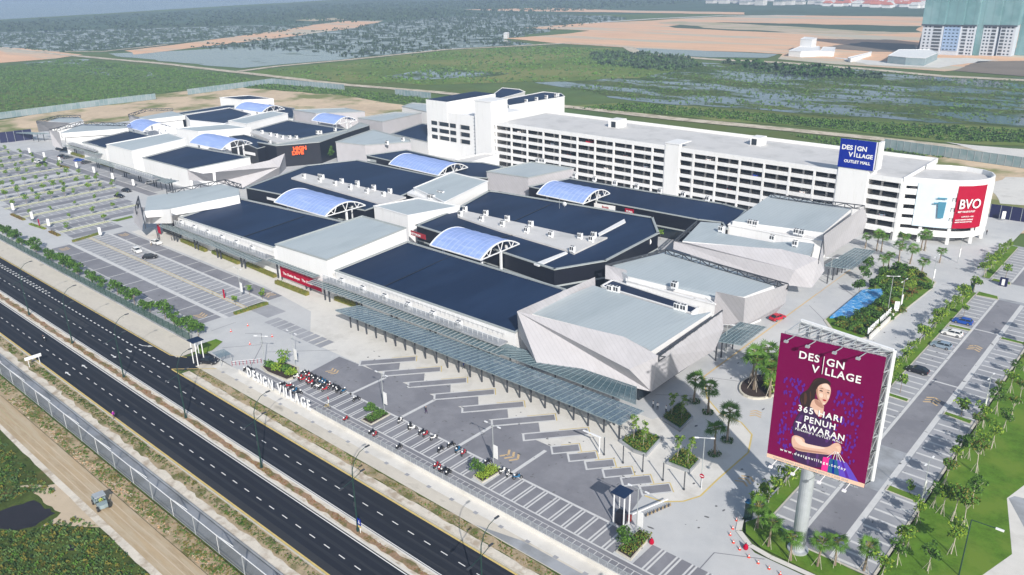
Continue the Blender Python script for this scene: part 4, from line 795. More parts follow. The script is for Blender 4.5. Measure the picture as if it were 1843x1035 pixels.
bays = [-238, -229.2, -220.4, -211.7, -203, -194.2, -185.5, -176.7, -168, -159.4, -153.8, -148, -142.2, -133.2, -124.4, -115.5, -106.5, -98.2, -90.7, -81.4, -71.2]
for x in bays:
    w_ = .35
    b = MB(); b.box(x-w_, x+w_, YF-.12, YF+.4, 0, 17.9); b.build('column', 'white_wall', CP, origin=o)
for x in bays[:-1]:
    b = MB(); b.box(x+3.4, x+4.0, YF+2.5, YF+3.1, .1, 17.8); b.build('inner_column', 'cream_wall', CP, origin=o)
b = MB(); b.box(-153.8, -148, YF-.3, YF+1.5, 0, 20.4); b.box(-153.9, -147.9, YF-.5, YF+8, 20.4, 20.7); b.build('stair_core', 'white_wall', CP, origin=o)
b = MB(); b.box(-90.7, -81.4, YF-.3, YF+8, 0, 21.2); b.box(-90.9, -79.6, YF-.25, YF+.35, 20.9, 29.4); b.box(-79.8, -78.9, YF-.25, YF+3.2, 20.9, 29.4); b.build('sign_tower', 'white_wall', CP, origin=o)
b = MB(); b.box(-91.0, -80.2, YF-.55, YF-.27, 20.6, 29.5); b.build('blue_sign', 'blue_panel', CP, origin=o)
ys = YF-.58
text('DES', 2.0, (-90.4, ys, 26.3), (1, 0, 0), (0, 0, 1), 'pale_ink', CP, bold=.03); text('GN', 2.0, (-85.7, ys, 26.3), (1, 0, 0), (0, 0, 1), 'pale_ink', CP, bold=.03)
b = MB(); b.box(-86.35, -86.05, ys-.02, ys+.01, 24.2, 27.8); b.build('lettering', 'pale_ink', CP, origin=o)
text('V', 2.0, (-88.0, ys, 24.2), (1, 0, 0), (0, 0, 1), 'pale_ink', CP, bold=.03); text('LLAGE', 1.75, (-85.7, ys, 24.2), (1, 0, 0), (0, 0, 1), 'pale_ink', CP, bold=.03)
text('OUTLET MALL', 1.25, (-89.2, ys, 22.3), (1, 0, 0), (0, 0, 1), 'pale_ink', CP, bold=.03)
b = MB(); b.box(-195.5, -190.5, 281, 287, 18.4, 21.6); b.build('lift_housing', 'white_wall', CP, origin=o)
b = MB(); b.box(-132.5, -128.5, 282, 287, 18.4, 21.4); b.build('lift_housing', 'white_wall', CP, origin=o)
b = MB(); b.box(-193.9, -191.8, 280.85, 280.97, 18.6, 20.9); b.build('roof_door', 'glass_dark', CP, origin=o); b = MB(); b.box(-131.9, -130, 281.85, 281.97, 18.6, 20.8); b.build('roof_door', 'glass_dark', CP, origin=o)
# drive ramps that rise in front of the right bays
b = MB(); b.box(-80.6, -72.2, YF-1.2, YF-.2, 2.4, 3.3); b.build('ramp_edge', 'white_wall', CP, origin=o)
# curved end
CY = empty('ramp_tower', (-62, 271, 0), 0, 'white curved end tower of the car park with red and pale blue posters', 'tower'); o2 = CY.location
arc = [(-71.0, 258.3), (-68.5, 259.4), (-65, 260.4), (-61, 261.6), (-57, 263.2), (-54, 265.6), (-51.6, 269), (-50.4, 273), (-50.4, 277), (-52, 280.6), (-55, 283), (-60, 284), (-65, 283), (-71.0, 280)]
def ring(z0, z1, th=.4, s=1., pts=arc):
    b = MB(); c = Vector((-62, 271))
    for i in range(len(pts)-1):
        a, d = Vector(pts[i]), Vector(pts[i+1]); a2 = a+(c-a).normalized()*th; d2 = d+(c-d).normalized()*th
        b.add([(*a, z0), (*d, z0), (*d, z1), (*a, z1), (*a2, z0), (*d2, z0), (*d2, z1), (*a2, z1)], [(0, 1, 2, 3), (5, 4, 7, 6), (3, 2, 6, 7), (1, 0, 4, 5)])
    return b
for z0, z1 in ((17.4, 20.0), (14.7, 16.5), (11.6, 13.4), (8.5, 10.3), (5.3, 7.4), (2.3, 4.2)): ring(z0, z1).build('parapet', 'white_wall', CY, origin=o2)
mb = MB()
for z in (3.1, 6.2, 9.3, 12.4, 15.5, 18.6): mb.prism([(-62+(q[0]+62)*.96, 271+(q[1]-271)*.96) for q in arc], z-.35, z)
mb.build('deck', 'cream_wall', CY, origin=o2)
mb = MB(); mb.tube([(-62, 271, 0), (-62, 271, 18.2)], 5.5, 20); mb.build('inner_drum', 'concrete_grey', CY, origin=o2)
for p in arc[::2]:
    c = Vector((-62, 271)); q = Vector(p)+(c-Vector(p)).normalized()*.7; b = MB(); b.box(q.x-.4, q.x+.4, q.y-.4, q.y+.4, 0, 18); b.build('column', 'white_wall', CY, origin=o2)
def curved(i0, i1, z0, z1, off, m, name, pts=arc, t0=0., t1=1.):
    c = Vector((-62, 271)); q = [Vector(p)-(c-Vector(p)).normalized()*off for p in pts[i0:i1+1]]
    q[0] = q[0].lerp(q[1], t0); q[-1] = q[-2].lerp(q[-1], t1)
    b = MB()
    for i in range(len(q)-1): b.add([(*q[i], z0), (*q[i+1], z0), (*q[i+1], z1), (*q[i], z1)], [(0, 1, 2, 3)])
    return b.build(name, m, CY, origin=o2), q
curved(1, 4, 5.2, 18.6, .25, 'poster_pale', 'poster', t0=.45, t1=.78)
curved(4, 7, 5.3, 18.4, .28, 'red_panel', 'poster', t0=.05, t1=.4)
curved(6, 10, 4.2, 18.6, .12, 'white_wall', 'blank_panel'); curved(3, 5, 16.3, 18.6, .12, 'white_wall', 'blank_panel')
b = MB(); p0 = Vector((-61.2, 261.1, 0)); xd = Vector((4, 1.6, 0)).normalized()
b.add([p0+xd*-.2+Vector((0, 0, 14.2)), p0+xd*2.4+Vector((0, 0, 14.2)), p0+xd*2.4+Vector((0, 0, 14.7)), p0+xd*-.2+Vector((0, 0, 14.7))], [(0, 1, 2, 3)])
b.add([p0+xd*.6+Vector((0, 0, 8.4)), p0+xd*2.2+Vector((0, 0, 8.4)), p0+xd*2.4+Vector((0, 0, 13.4)), p0+xd*.2+Vector((0, 0, 13.4))], [(0, 1, 2, 3)])
b.add([p0+xd*-1.0+Vector((0, 0, 12.6)), p0+xd*.2+Vector((0, 0, 12.6)), p0+xd*.2+Vector((0, 0, 13.1)), p0+xd*-1.0+Vector((0, 0, 13.1))], [(0, 1, 2, 3)])
b.v = [(x, y-.42, z) for x, y, z in b.v]; b.build('poster_figure', 'poster_blue', CY, origin=o2)
rx = Vector((3, 3.0, 0)).normalized(); rp = Vector((-56.0, 262.6, 0))
text('BVO', 4.1, rp+Vector((.25, .28, 11.6)), (.66, .75, 0), (0, 0, 1), 'pale_ink', CY, bold=.012, sx=.86)
text('BEST VALUE OUTLET', .72, rp+Vector((.25, .28, 10.4)), (.66, .75, 0), (0, 0, 1), 'pale_ink', CY, bold=.02, sx=.82)
text('LOTS G13 - G25', .55, rp+Vector((1.3, 1.0, 9.0)), (.66, .75, 0), (0, 0, 1), 'pale_ink', CY, bold=.02)
text('LUXURY DESIGNER HANDBAGS', .5, rp+Vector((.0, -.1, 8.0)), (.66, .75, 0), (0, 0, 1), 'pale_ink', CY, bold=.02, sx=.8)
text('BUDGET BAGGAGE WATCHES', .5, rp+Vector((.0, -.1, 7.3)), (.66, .75, 0), (0, 0, 1), 'pale_ink', CY, bold=.02, sx=.8)
# left tower
TW = empty('office_tower', (-260, 272, 0), 0, 'tall plain white tower at the left end of the car park', 'tower'); o3 = TW.location
b = MB(); b.box(-281, -267.3, YF-.4, 290, 0, 25.3); b.build('wall', 'white_wall', TW, origin=o3)
b = MB(); b.prism([(-280.7, YF-.1), (-267.6, YF-.1), (-267.6, 289.7), (-280.7, 289.7)], 25.3, 25.36); b.build('roof', 'navy_roof', TW, origin=o3)
b = MB(); b.box(-267.3, -249, YF-.2, 288, 0, 19.6); b.box(-267.3, -249, YF-.2, YF+.2, 19.6, 20.6); b.build('terrace_block', 'white_wall', TW, origin=o3)
b = MB(); b.box(-249, -239.2, YF-1.5, YF+9, 0, 27.6); b.box(-249.2, -239, YF-1.7, YF+9.2, 27.6, 28); b.build('stair_tower', 'white_wall', TW, origin=o3)
for r_i, z in enumerate((14.2, 11.0, 7.8)):
    for a, c in ((-278, -274.2), (-273.2, -266.8), (-265.8, -262.2), (-259.4, -253.6)):
        b = MB(); b.box(a, c, YF-.46, YF-.28, z, z+1.7); b.box(a, c, YF-.5, YF-.4, z+1.7, z+1.8); b.build('window', 'glass_dark', TW, origin=o3)
        b = MB(); b.box(a+.2, a+.55, YF-.52, YF-.47, z, z+1.7); b.build('window_post', 'cream_wall', TW, origin=o3) if c-a > 4 else None
for z in np.arange(2.5, 20, 1.55):
    b = MB(); b.box(-251.2, -249.3, YF-.34, YF-.2, z, z+.16); b.build('louvre', 'trim_grey', TW, origin=o3)
block('tall navy topped white hall behind the car park, left of centre', [(-274.5, 301.1, 20), (-259.4, 290.8, 20), (-256.1, 329.1, 20), (-264.3, 336.6, 20), (-275.4, 336.1, 20)], 'navy_roof', 'white_wall', par=.3, trim='white_wall', name='hall')
block('narrow navy topped hall farthest behind the tall white tower', [(-291.4, 314.8, 20), (-286.6, 309.8, 18), (-292.9, 341.5, 18), (-292.4, 336.1, 20), (-304.0, 335.4, 20)], 'navy_roof', 'cream_wall', par=.3, trim='white_wall', name='hall')
block('low white annex with a flat roof at the foot of the white tower', [(-241.7, 236.1, 6), (-233.2, 236.1, 6), (-230.9, 251.9, 7), (-237.4, 249.3, 7)], 'cream_wall', 'white_wall', par=.3, trim='white_wall', name='annex')
# ============================================================ FAR BUILDINGS
def apartments(label, x0, x1, y, depth, H_, mats, name='apartment_tower', netz=None, rot=0, storeys=None, net='net_green'):
    E = empty(name, (x0, y, 0), rot, label, 'tower')
    b = MB(); b.box(0, x1-x0, 0, depth, 0, H_); b.build('wall', 'tower_wall', E)
    n = int(H_/2.9); bays_ = mats; wb = MB(); cb = MB()
    for k in range(n):
        z = 1+k*2.9
        for a, c, kind in bays_:
            if kind == 'w': wb.box(a, c, -.08, .05, z, z+1.3)
            else: cb.box(a, c, -.16, .02, z-.2, z+1.7)
    wb.build('window', 'glass_dark', E)
    if cb.v: cb.build('balcony_recess', 'car_grey', E)
    if netz is not None:
        b = MB(); b.box(-1.0, x1-x0+.8, -1.1, depth+1, netz, H_+1); b.build('scaffold_net', net, E)
        b = MB(); b.box(-1.2, x1-x0+1, -1.4, -1.12, netz-1.4, netz); b.build('scaffold_deck', 'dark_steel', E)
    return E
bw = lambda a, n, s=3.6: [(a+i*s, a+i*s+1.5, 'w') for i in range(n)]
apartments('leftmost white apartment tower under green scaffold net', -239.5, -222, 853, 16, 115, bw(2, 2)+[(9.5, 16.5, 'b')], netz=27)
a_ = apartments('apartment tower half wrapped in blue sheeting under green net', -221.8, -207.5, 856, 14, 115, [], netz=27)
b = MB(); b.box(.4, 13.8, -.5, -.1, 4, 26.5); b.build('blue_sheet', 'net_blue', a_)
b = MB()
for k in range(8):
    for i in range(4): b.box(1.2+i*3.3, 2.8+i*3.3, -.62, -.5, 4.6+k*2.9, 5.5+k*2.9)
b.build('window', 'glass_dark', a_)
apartments('slim white apartment tower between two green gaps', -207.3, -196.5, 860, 14, 115, [(0.5, 4.2, 'b')]+bw(6, 1, 3)+[(8.6, 10, 'w')], netz=27)
b = MB(); b.box(-196.2, -191.5, 864, 872, 0, 115); o = b.build('scaffold_net', 'net_green'); tag(o, 'dark green netted gap between the apartment towers', 'scaffold net')
apartments('broad white apartment tower with paired windows under green net', -191.2, -180, 866, 14, 115, bw(1.2, 2, 2.8)+[(7, 10.5, 'b')], netz=27)
apartments('white apartment tower right of the broad one, also netted at the top', -178, -166, 870, 14, 115, [(.8, 4, 'b')]+bw(5.3, 2, 3.2), netz=27)
b = MB(); b.box(-165.8, -154, 885, 895, 0, 115); o = b.build('scaffold_net', 'net_green'); tag(o, 'wide netted wall at the right of the apartment towers', 'scaffold net')
apartments('white apartment tower at the right picture edge, set back', -168, -158, 930, 14, 46, bw(2, 2, 4))
apartments('white apartment slab cut by the right picture edge', -152, -134, 892, 16, 60, bw(1.5, 4, 4.2))
# crane-like boom
b = MB(); p0 = Vector((-244, 864, -1.42109e-14)); p1 = p0+Vector((8, 0, 62)); b.tube([p0, p1], [1.2, .8], 6); o = b.build('boom', 'dark_steel'); tag(o, 'dark leaning piling boom beside the netted towers', 'boom')
def lowb(label, pts, h, wall='white_wall', roof='white_wall', name='site_office', slope=0):
    pts = [(p[0], p[1], h+(slope if i in (2, 3) else 0)) for i, p in enumerate(pts)]; E = block(label, pts, roof, wall, par=.1, trim='white_wall', tw=.5, name=name)
lowb('white sales gallery beside the dirt field, left of the blue shed', [(-331, 769, 0), (-318, 766, 0), (-307, 783, 1.42109e-14), (-325, 827, 0), (-343, 828, 0)], 5)
lowb('flat white pavilion beside the white sales gallery', [(-307, 783, 1.42109e-14), (-295, 787, 0), (-310, 829, 1.42109e-14), (-322, 829, 0)], 4.5)
lowb('tall white box on the sales gallery', [(-341, 817, 0), (-328, 814, 0), (-333, 838, 0), (-348, 844, 0)], 12)
lowb('long white shed with blue doors below the apartment towers', [(-237.7, 759.7, 0), (-220.9, 752.9, 0), (-206.2, 753.9, 0), (-211, 808, 0), (-225, 835, 0), (-248, 820, 0)], 6, 'zinc', 'white_wall')
lowb('pale low wall building left of the blue door shed', [(-271, 757, 0), (-271, 806, -1.42109e-14), (-273, 822, 0), (-269, 811, 0), (-265, 748, 0)], 3, name='low_building')
lowb('small white hut on the corner of the dirt field', [(-712, 790, 0), (-706, 790, 0), (-718, 807, 0), (-725, 807, 0)], 6)
# red roofed estate on the horizon and white town far off
rnd = random.Random(5)
for i in range(90):
    t = i/89; px = (-705, 1858, 0); qx = (-509, 1815, 0); base = Vector(px).lerp(Vector(qx), t)+Vector((rnd.uniform(-15, 15), rnd.uniform(-90, 130), 0))
    E = empty('terrace_house', base, rnd.uniform(-.1, .1)); red = rnd.random() < .75
    b = MB(); b.box(-8, 8, -7, 7, 0, 6); b.build('wall', 'white_wall', E)
    b = MB(); b.add([(-9, -8, 6), (9, -8, 6), (9, 8, 6), (-9, 8, 6), (-5, 0, 11), (5, 0, 11)], [(0, 1, 5, 4), (1, 2, 5), (2, 3, 4, 5), (3, 0, 4)]); b.build('roof', 'roof_red' if red else 'cream_wall', E)
    tag(E, 'tiny house with %s roof in the far estate left of the apartment towers' % ('a red' if red else 'a pale'), 'house', 'houses on the horizon')
for i in range(26):
    t = i/25; base = Vector((-1023, 1919, 0)).lerp(Vector((-731, 1849, 0)), t)+Vector((0, rnd.uniform(-120, 160), 0))
    E = empty('town_house', base, rnd.uniform(-.1, .1)); h = rnd.uniform(5, 12)
    b = MB(); b.box(-10, 10, -9, 9, 0, h); b.build('wall', 'cream_wall', E); b = MB(); b.box(-11, 11, -10, 10, h, h+1.2); b.build('roof', 'trim_grey', E)
    tag(E, 'tiny pale house of the hazy town at the top edge', 'house', 'pale houses on the horizon')

# ============================================================ PURPLE BILLBOARD
BL = Vector((-39.26, 98.19, 14.5)); BX = Vector((13.2, 1.32, 0)).normalized(); BN = Vector((BX.y, -BX.x, 0)); BW, BH = 13.28, 19.4
BE = empty('billboard', (-33.7, 99.8, 0), 0, 'tall purple billboard with a model holding shopping bags, on one thick grey post', 'billboard'); bo = BE.location
def bp(u, v, d=0.): return BL+BX*u+Vector((0, 0, v))+BN*d
b = MB(); b.tube([(-33.7, 99.8, 0), (-33.7, 99.8, 14.6)], [1.0, .95], 20); b.tube([(-33.7, 99.8, 0), (-33.7, 99.8, .35)], 1.5, 20); b.build('post', 'steel', BE, smooth=False, origin=bo)
b = MB(); b.add([bp(0, 0, 0), bp(BW, 0, 0), bp(BW, BH, 0), bp(0, BH, 0), bp(0, 0, -.25), bp(BW, 0, -.25), bp(BW, BH, -.25), bp(0, BH, -.25)], [(0, 1, 2, 3), (5, 4, 7, 6), (3, 2, 6, 7), (1, 0, 4, 5), (0, 3, 7, 4), (2, 1, 5, 6)]); b.build('poster', 'plum_panel', BE, origin=bo)
b = MB(); b.add([bp(0, 0, .02), bp(BW, 0, .02), bp(BW, .62, .02), bp(0, .62, .02)], [(0, 1, 2, 3)]); b.build('bottom_strip', 'peach', BE, origin=bo)
# rear panel of the V and the lattice between
C0, C1 = bp(.4, 0, -.6), bp(BW-.2, 0, -.6); D0, D1 = Vector((-38.8, 103.4, 14.5)), Vector((-25.9, 101.6, 14.5))
up = Vector((0, 0, BH+.2)); b = MB()
for i in range(9):
    a = C0.lerp(C1, i/8); d = D0.lerp(D1, i/8)
    for z in (0, BH*.25, BH*.5, BH*.75, BH): zz = Vector((0, 0, z)); b.bar(a+zz, d+zz, .12)
    b.bar(a, a+up, .14); b.bar(d, d+up, .14)
for z in np.linspace(0, BH, 9): zz = Vector((0, 0, z)); b.bar(C0+zz, C1+zz, .13); b.bar(D0+zz, D1+zz, .13); b.bar(C1+zz, D1+zz, .12)
for i in range(8): b.bar(C1.lerp(D1, .1)+Vector((0, 0, BH*i/8)), C1.lerp(D1, .9)+Vector((0, 0, BH*(i+1)/8)), .08); b.bar(C0.lerp(C1, i/8)+up, D0.lerp(D1, (i+1)/8)+up, .08)
b.build('lattice_frame', 'steel', BE, origin=bo)
b = MB(); a, d = D0+Vector((0, .3, 0)), D1+Vector((0, .3, 0)); b.add([a, d, d+up, a+up, a+Vector((0, .2, 0)), d+Vector((0, .2, 0)), d+up+Vector((0, .2, 0)), a+up+Vector((0, .2, 0))], [(0, 1, 2, 3), (5, 4, 7, 6), (3, 2, 6, 7), (1, 5, 6, 2), (0, 3, 7, 4)]); b.bar(d+Vector((.15, 0, 0)), d+up+Vector((.15, 0, 0)), .35); b.bar(a+up, d+up, .35); b.build('rear_panel', 'steel_white', BE, origin=bo)
for u in (1.8, 4.6, 8.0, 10.9):
    b = MB(); b.bar(bp(u, BH, -.2), bp(u-.5, BH-.1, 1.7), .09); b.box(-.25, .25, -.2, .2, -.15, .1, M=Matrix.Translation(bp(u-.5, BH-.15, 1.75))); b.build('floodlight', 'steel', BE, origin=bo)
for u in (1.5, 4.6, 8.2, 11.5):
    b = MB(); b.bar(bp(u, 0, -.2), bp(u-.3, -.3, 1.7), .08); b.box(-.25, .25, -.2, .2, -.1, .15, M=Matrix.Translation(bp(u-.3, -.3, 1.75))); b.build('floodlight', 'steel_white', BE, origin=bo)
b = MB()
for k in range(5):
    yy = k*.55; b.bar(bp(1, -.6, -.5-yy), bp(BW-.8, -.6, -.5-yy), .1)
for k in range(12): b.bar(bp(1+k, -.6, -.4), bp(1+k, -.6, -2.8), .06); b.bar(bp(1+k, -.6, -.4), bp(1+k, .4, -.4), .06)
b.build('catwalk', 'steel', BE, origin=bo)
rnd = random.Random(4); b = MB()
for k in range(210):
    side = rnd.random() < .5; u = rnd.uniform(1.2, 4.0) if side else rnd.uniform(8.0, 11.6); v = rnd.uniform(2.2, 13.2)
    h = rnd.uniform(.25, .75); b.add([bp(u-.13, v, .015+k*.00004), bp(u, v-h*.5, .015+k*.00004), bp(u+.13, v, .015+k*.00004), bp(u+.09, v+h*.5, .015+k*.00004), bp(u-.09, v+h*.5, .015+k*.00004)], [(0, 1, 2, 3, 4)])
b.build('ink_pattern', 'violet_ink', BE, origin=bo)
def flat(name, pts, m, d=.03, smooth_n=3):
    q = [Vector((p[0], p[1])) for p in pts]
    for _ in range(smooth_n):
        q = [r for i in range(len(q)) for r in (q[i].lerp(q[(i+1) % len(q)], .25), q[i].lerp(q[(i+1) % len(q)], .75))]
    if sum(q[i].x*q[(i+1) % len(q)].y-q[(i+1) % len(q)].x*q[i].y for i in range(len(q))) < 0: q.reverse()
    b = MB(); b.poly([bp(p.x, p.y, d) for p in q]); return b.build(name, m, BE, origin=bo)
flat('hair_shape', [(4.7, 12.93), (5.0, 13.9), (5.7, 14.45), (6.5, 14.5), (7.14, 14.15), (7.3, 13.6), (6.4, 13.9), (5.6, 13.0), (5.45, 11.84), (5.5, 10.8), (5.3, 9.7), (4.41, 9.3), (3.54, 9.94), (3.5, 11.32), (4.4, 12.1)], 'hair', .03)
flat('neck_shape', [(5.3, 11.4), (6.8, 10.6), (6.75, 9.9), (6.95, 9.3), (6.5, 8.5), (5.5, 9.2), (4.9, 9.6)], 'skin', .036)
flat('face_shape', [(6.2, 14.0), (6.9, 13.85), (7.35, 13.3), (7.38, 12.3), (7.2, 11.4), (6.85, 10.6), (6.4, 10.6), (5.85, 11.2), (5.5, 12.3), (5.6, 13.3)], 'skin', .042)
flat('hair_shape', [(5.15, 12.6), (5.2, 13.6), (5.8, 14.3), (6.7, 14.3), (7.2, 13.9), (6.3, 13.75), (5.7, 13.2), (5.5, 12.4)], 'hair', .05)
flat('face_shade', [(5.5, 12.4), (5.7, 11.5), (6.25, 10.75), (6.7, 10.5), (6.1, 11.2), (5.75, 12.0), (5.7, 13.0), (5.4, 13.2)], 'skin_shadow', .046)
flat('face_light', [(6.5, 13.85), (7.1, 13.6), (7.35, 12.9), (7.2, 12.7), (6.9, 13.0), (6.4, 13.1), (6.0, 13.3)], 'skin_light', .047)
flat('face_light', [(6.0, 12.2), (6.45, 12.25), (6.5, 11.7), (6.2, 11.5), (5.95, 11.8)], 'skin_light', .047); flat('face_light', [(6.95, 12.25), (7.3, 12.2), (7.25, 11.6), (7.0, 11.7)], 'skin_light', .047); flat('face_light', [(6.55, 10.95), (6.95, 10.95), (6.85, 10.65), (6.6, 10.65)], 'skin_light', .047)
flat('neck_shade', [(5.4, 11.3), (6.3, 10.75), (6.75, 10.4), (6.7, 10.0), (5.9, 10.2), (5.5, 10.6)], 'skin_shadow', .039)
flat('neck_light', [(5.6, 9.6), (6.2, 9.5), (6.6, 9.0), (6.3, 8.8), (5.6, 9.2)], 'skin_light', .039)
for q in ([(4.0, 11.8), (4.4, 11.5), (4.5, 10.2), (4.2, 9.7), (4.1, 10.6)], [(4.9, 13.3), (5.3, 13.9), (5.9, 14.25), (5.3, 14.0), (4.95, 13.5)], [(3.7, 10.9), (3.85, 10.2), (4.1, 9.8), (3.75, 10.1)], [(4.7, 12.3), (4.95, 11.7), (5.0, 10.4), (4.8, 11.3)]): flat('hair_light', q, 'hair_light', .034)
for q in ([(5.85, 12.55), (6.15, 12.7), (6.45, 12.52), (6.15, 12.45)], [(6.85, 12.58), (7.05, 12.68), (7.28, 12.5), (7.05, 12.45)], [(5.75, 12.85), (6.2, 13.02), (6.5, 12.9), (6.2, 12.92)], [(6.8, 12.9), (7.05, 13.0), (7.33, 12.86), (7.05, 12.9)]): flat('eye_shape', q, 'hair', .055, 1)
flat('lip_shape', [(6.4, 11.35), (6.7, 11.48), (7.05, 11.35), (6.75, 11.12)], 'lip', .055, 2); flat('nose_shape', [(6.62, 12.4), (6.78, 11.85), (6.9, 11.75), (6.6, 11.72)], 'peach', .055, 1)
flat('dress_shape', [(4.4, 9.5), (5.3, 9.9), (5.9, 8.8), (6.6, 8.2), (6.95, 9.3), (7.9, 8.8), (8.5, 7.2), (8.5, 5.0), (8.1, 3.6), (8.0, .7), (3.4, .65), (3.9, 2.6), (4.7, 3.6), (3.25, 4.8), (3.0, 6.4), (3.6, 8.3)], 'dress', .045)
flat('arm_shape', [(3.1, 4.9), (4.9, 4.8), (4.9, 3.95), (6.5, 4.1), (8.0, 4.4), (8.7, 5.4), (9.3, 5.65), (9.75, 5.1), (9.7, 4.1), (8.6, 3.5), (7.6, 3.2), (5.5, 2.75), (4.0, 2.5), (3.2, 3.1)], 'skin', .06)
flat('dress_fold', [(7.2, 8.6), (7.9, 8.3), (8.2, 7.0), (8.0, 5.2), (7.5, 5.0), (7.7, 6.8)], 'dress_light', .05); flat('dress_fold', [(3.8, 8.0), (4.3, 8.4), (4.1, 7.0), (3.5, 5.4), (3.4, 6.4)], 'dress_light', .05)
for q in ([(5.4, 3.4), (5.8, 3.0), (5.9, .9), (5.5, .9)], [(6.6, 3.2), (7.0, 3.1), (7.0, 1.0), (6.8, .9)], [(5.2, 8.4), (5.6, 8.2), (5.6, 5.3), (5.2, 5.2)]): flat('dress_fold', q, 'dress_light', .052)
flat('arm_light', [(3.3, 4.7), (4.5, 4.6), (4.7, 4.0), (6.4, 4.15), (7.9, 4.35), (7.2, 3.85), (5.4, 3.5), (4.0, 3.5)], 'skin_light', .064); flat('arm_shade', [(3.4, 3.0), (4.1, 2.6), (5.6, 2.85), (7.6, 3.3), (8.4, 3.6), (7.0, 3.45), (5.2, 3.1), (4.0, 2.95)], 'skin_shadow', .065)
for k in range(4): flat('finger_shape', [(8.95+.18*k, 4.9-.1*k), (9.5+.06*k, 5.2-.28*k), (9.6+.05*k, 4.95-.28*k), (9.05+.15*k, 4.7-.15*k)], 'peach', .066, 1)
flat('bag_shape', [(7.6, 2.8), (8.5, 3.0), (8.6, .7), (7.55, .68)], 'pink', .07, 0); flat('bag_shape', [(8.4, 2.8), (9.5, 3.0), (10.1, .65), (8.4, .65)], 'teal_bag', .074, 0); flat('bag_shape', [(9.4, 3.1), (10.7, 3.0), (12.5, .65), (10.0, .65)], 'violet_bag', .078, 0); flat('bag_fold', [(9.9, 3.0), (10.2, 2.95), (11.3, .7), (10.9, .7)], 'violet_ink', .08, 0); flat('bag_fold', [(8.9, 2.8), (9.1, 2.8), (9.3, .7), (9.0, .7)], 'blue_panel', .08, 0)
b = MB()
for a, c in (((8.1, 2.9), (9.0, 4.2)), ((8.9, 2.9), (9.1, 4.2)), ((9.4, 2.9), (9.25, 4.2)), ((10.4, 2.9), (9.4, 4.2)), ((9.9, 2.9), (9.3, 4.2))): b.bar(bp(*a, .085), bp(*c, .085), .05)
b.build('bag_handle', 'pale_ink', BE, origin=bo)
UP = (0, 0, 1)
def bt(s, size, u, v, sx=1., space=1., bold=.018): return text(s, size, bp(u, v, .1), BX, UP, 'pale_ink', BE, bold=bold, sx=sx, space=space, depth=.015)
bt('DES', 1.5, 2.68, 16.55, 1.0, 1.12); bt('GN', 1.5, 6.3, 16.45, 1.0, 1.12); bt('V', 1.5, 4.6, 15.0, 1.0); bt('LLAGE', 1.5, 6.25, 15.05, .98, 1.12)
b = MB(); b.bar(bp(5.97, 15.05, .1), bp(5.97, 17.6, .1), .17, .03); b.build('lettering', 'pale_ink', BE, origin=bo)
bt('365 HARI', 1.28, 3.45, 8.75, .97, 1.2); bt('PENUH', 1.28, 4.45, 7.4, .93, 1.15); bt('TAWARAN', 1.28, 3.42, 6.15, .95, 1.12); bt("PENANG'S OUTLET MALL", .46, 3.45, 5.7, 1., 1.25, .01); bt('www.designvillage.today', .62, 1.75, 1.78, 1.0, 1.42, .01)
text('PENGALAMAN BARU DI BUKA SEMULA 7 JUN 2018', .42, bp(.9, .16, .04), BX, UP, 'trim_grey', BE, depth=.01, space=1.1)

# ============================================================ STREET LAMPS on the median
SL = empty('street_lamp'); SL['category'] = 'street lamp'
b = MB(); b.tube([(0, 0, 0), (0, 0, 9.4)], [.15, .09], 8); b.tube([(0, 0, 9.4), (0, .1, 11), (0, .7, 12.4), (0, 1.7, 13.3), (0, 2.8, 13.6)], [.08, .07, .06, .05, .05], 6); b.tube([(0, 0, 0), (0, 0, .5)], .24, 8); b.build('pole', 'green_pole', SL)
b = MB(); b.bar((0, -1.9, 8.9), (0, 0, 9.3), .07); b.bar((0, 0, 9.3), (0, 1.6, 9.9), .07); b.build('arm', 'green_pole', SL)
for p in ((0, -2.2, 8.85), (0, 1.9, 10.0), (0, 3.2, 13.6)): b = MB(); b.box(-.14, .14, -.4, .4, -.07, .07, M=Matrix.Translation(p)); b.build('lamp_head', 'dark_steel', SL)
b = MB(); b.box(-.14, .14, -.2, -.13, 4.6, 5.4); b.build('service_box', 'dark_steel', SL)
for i, x in enumerate([-245.4, -218.9, -192.4, -165.9, -139.4, -113.1, -86.6, -60.2, -34]):
    place(SL, (x, 60.55, .1), 0, 'green twin-arm street lamp on the median, %s one from the left edge' % nth(i), 'street lamps along the road median')
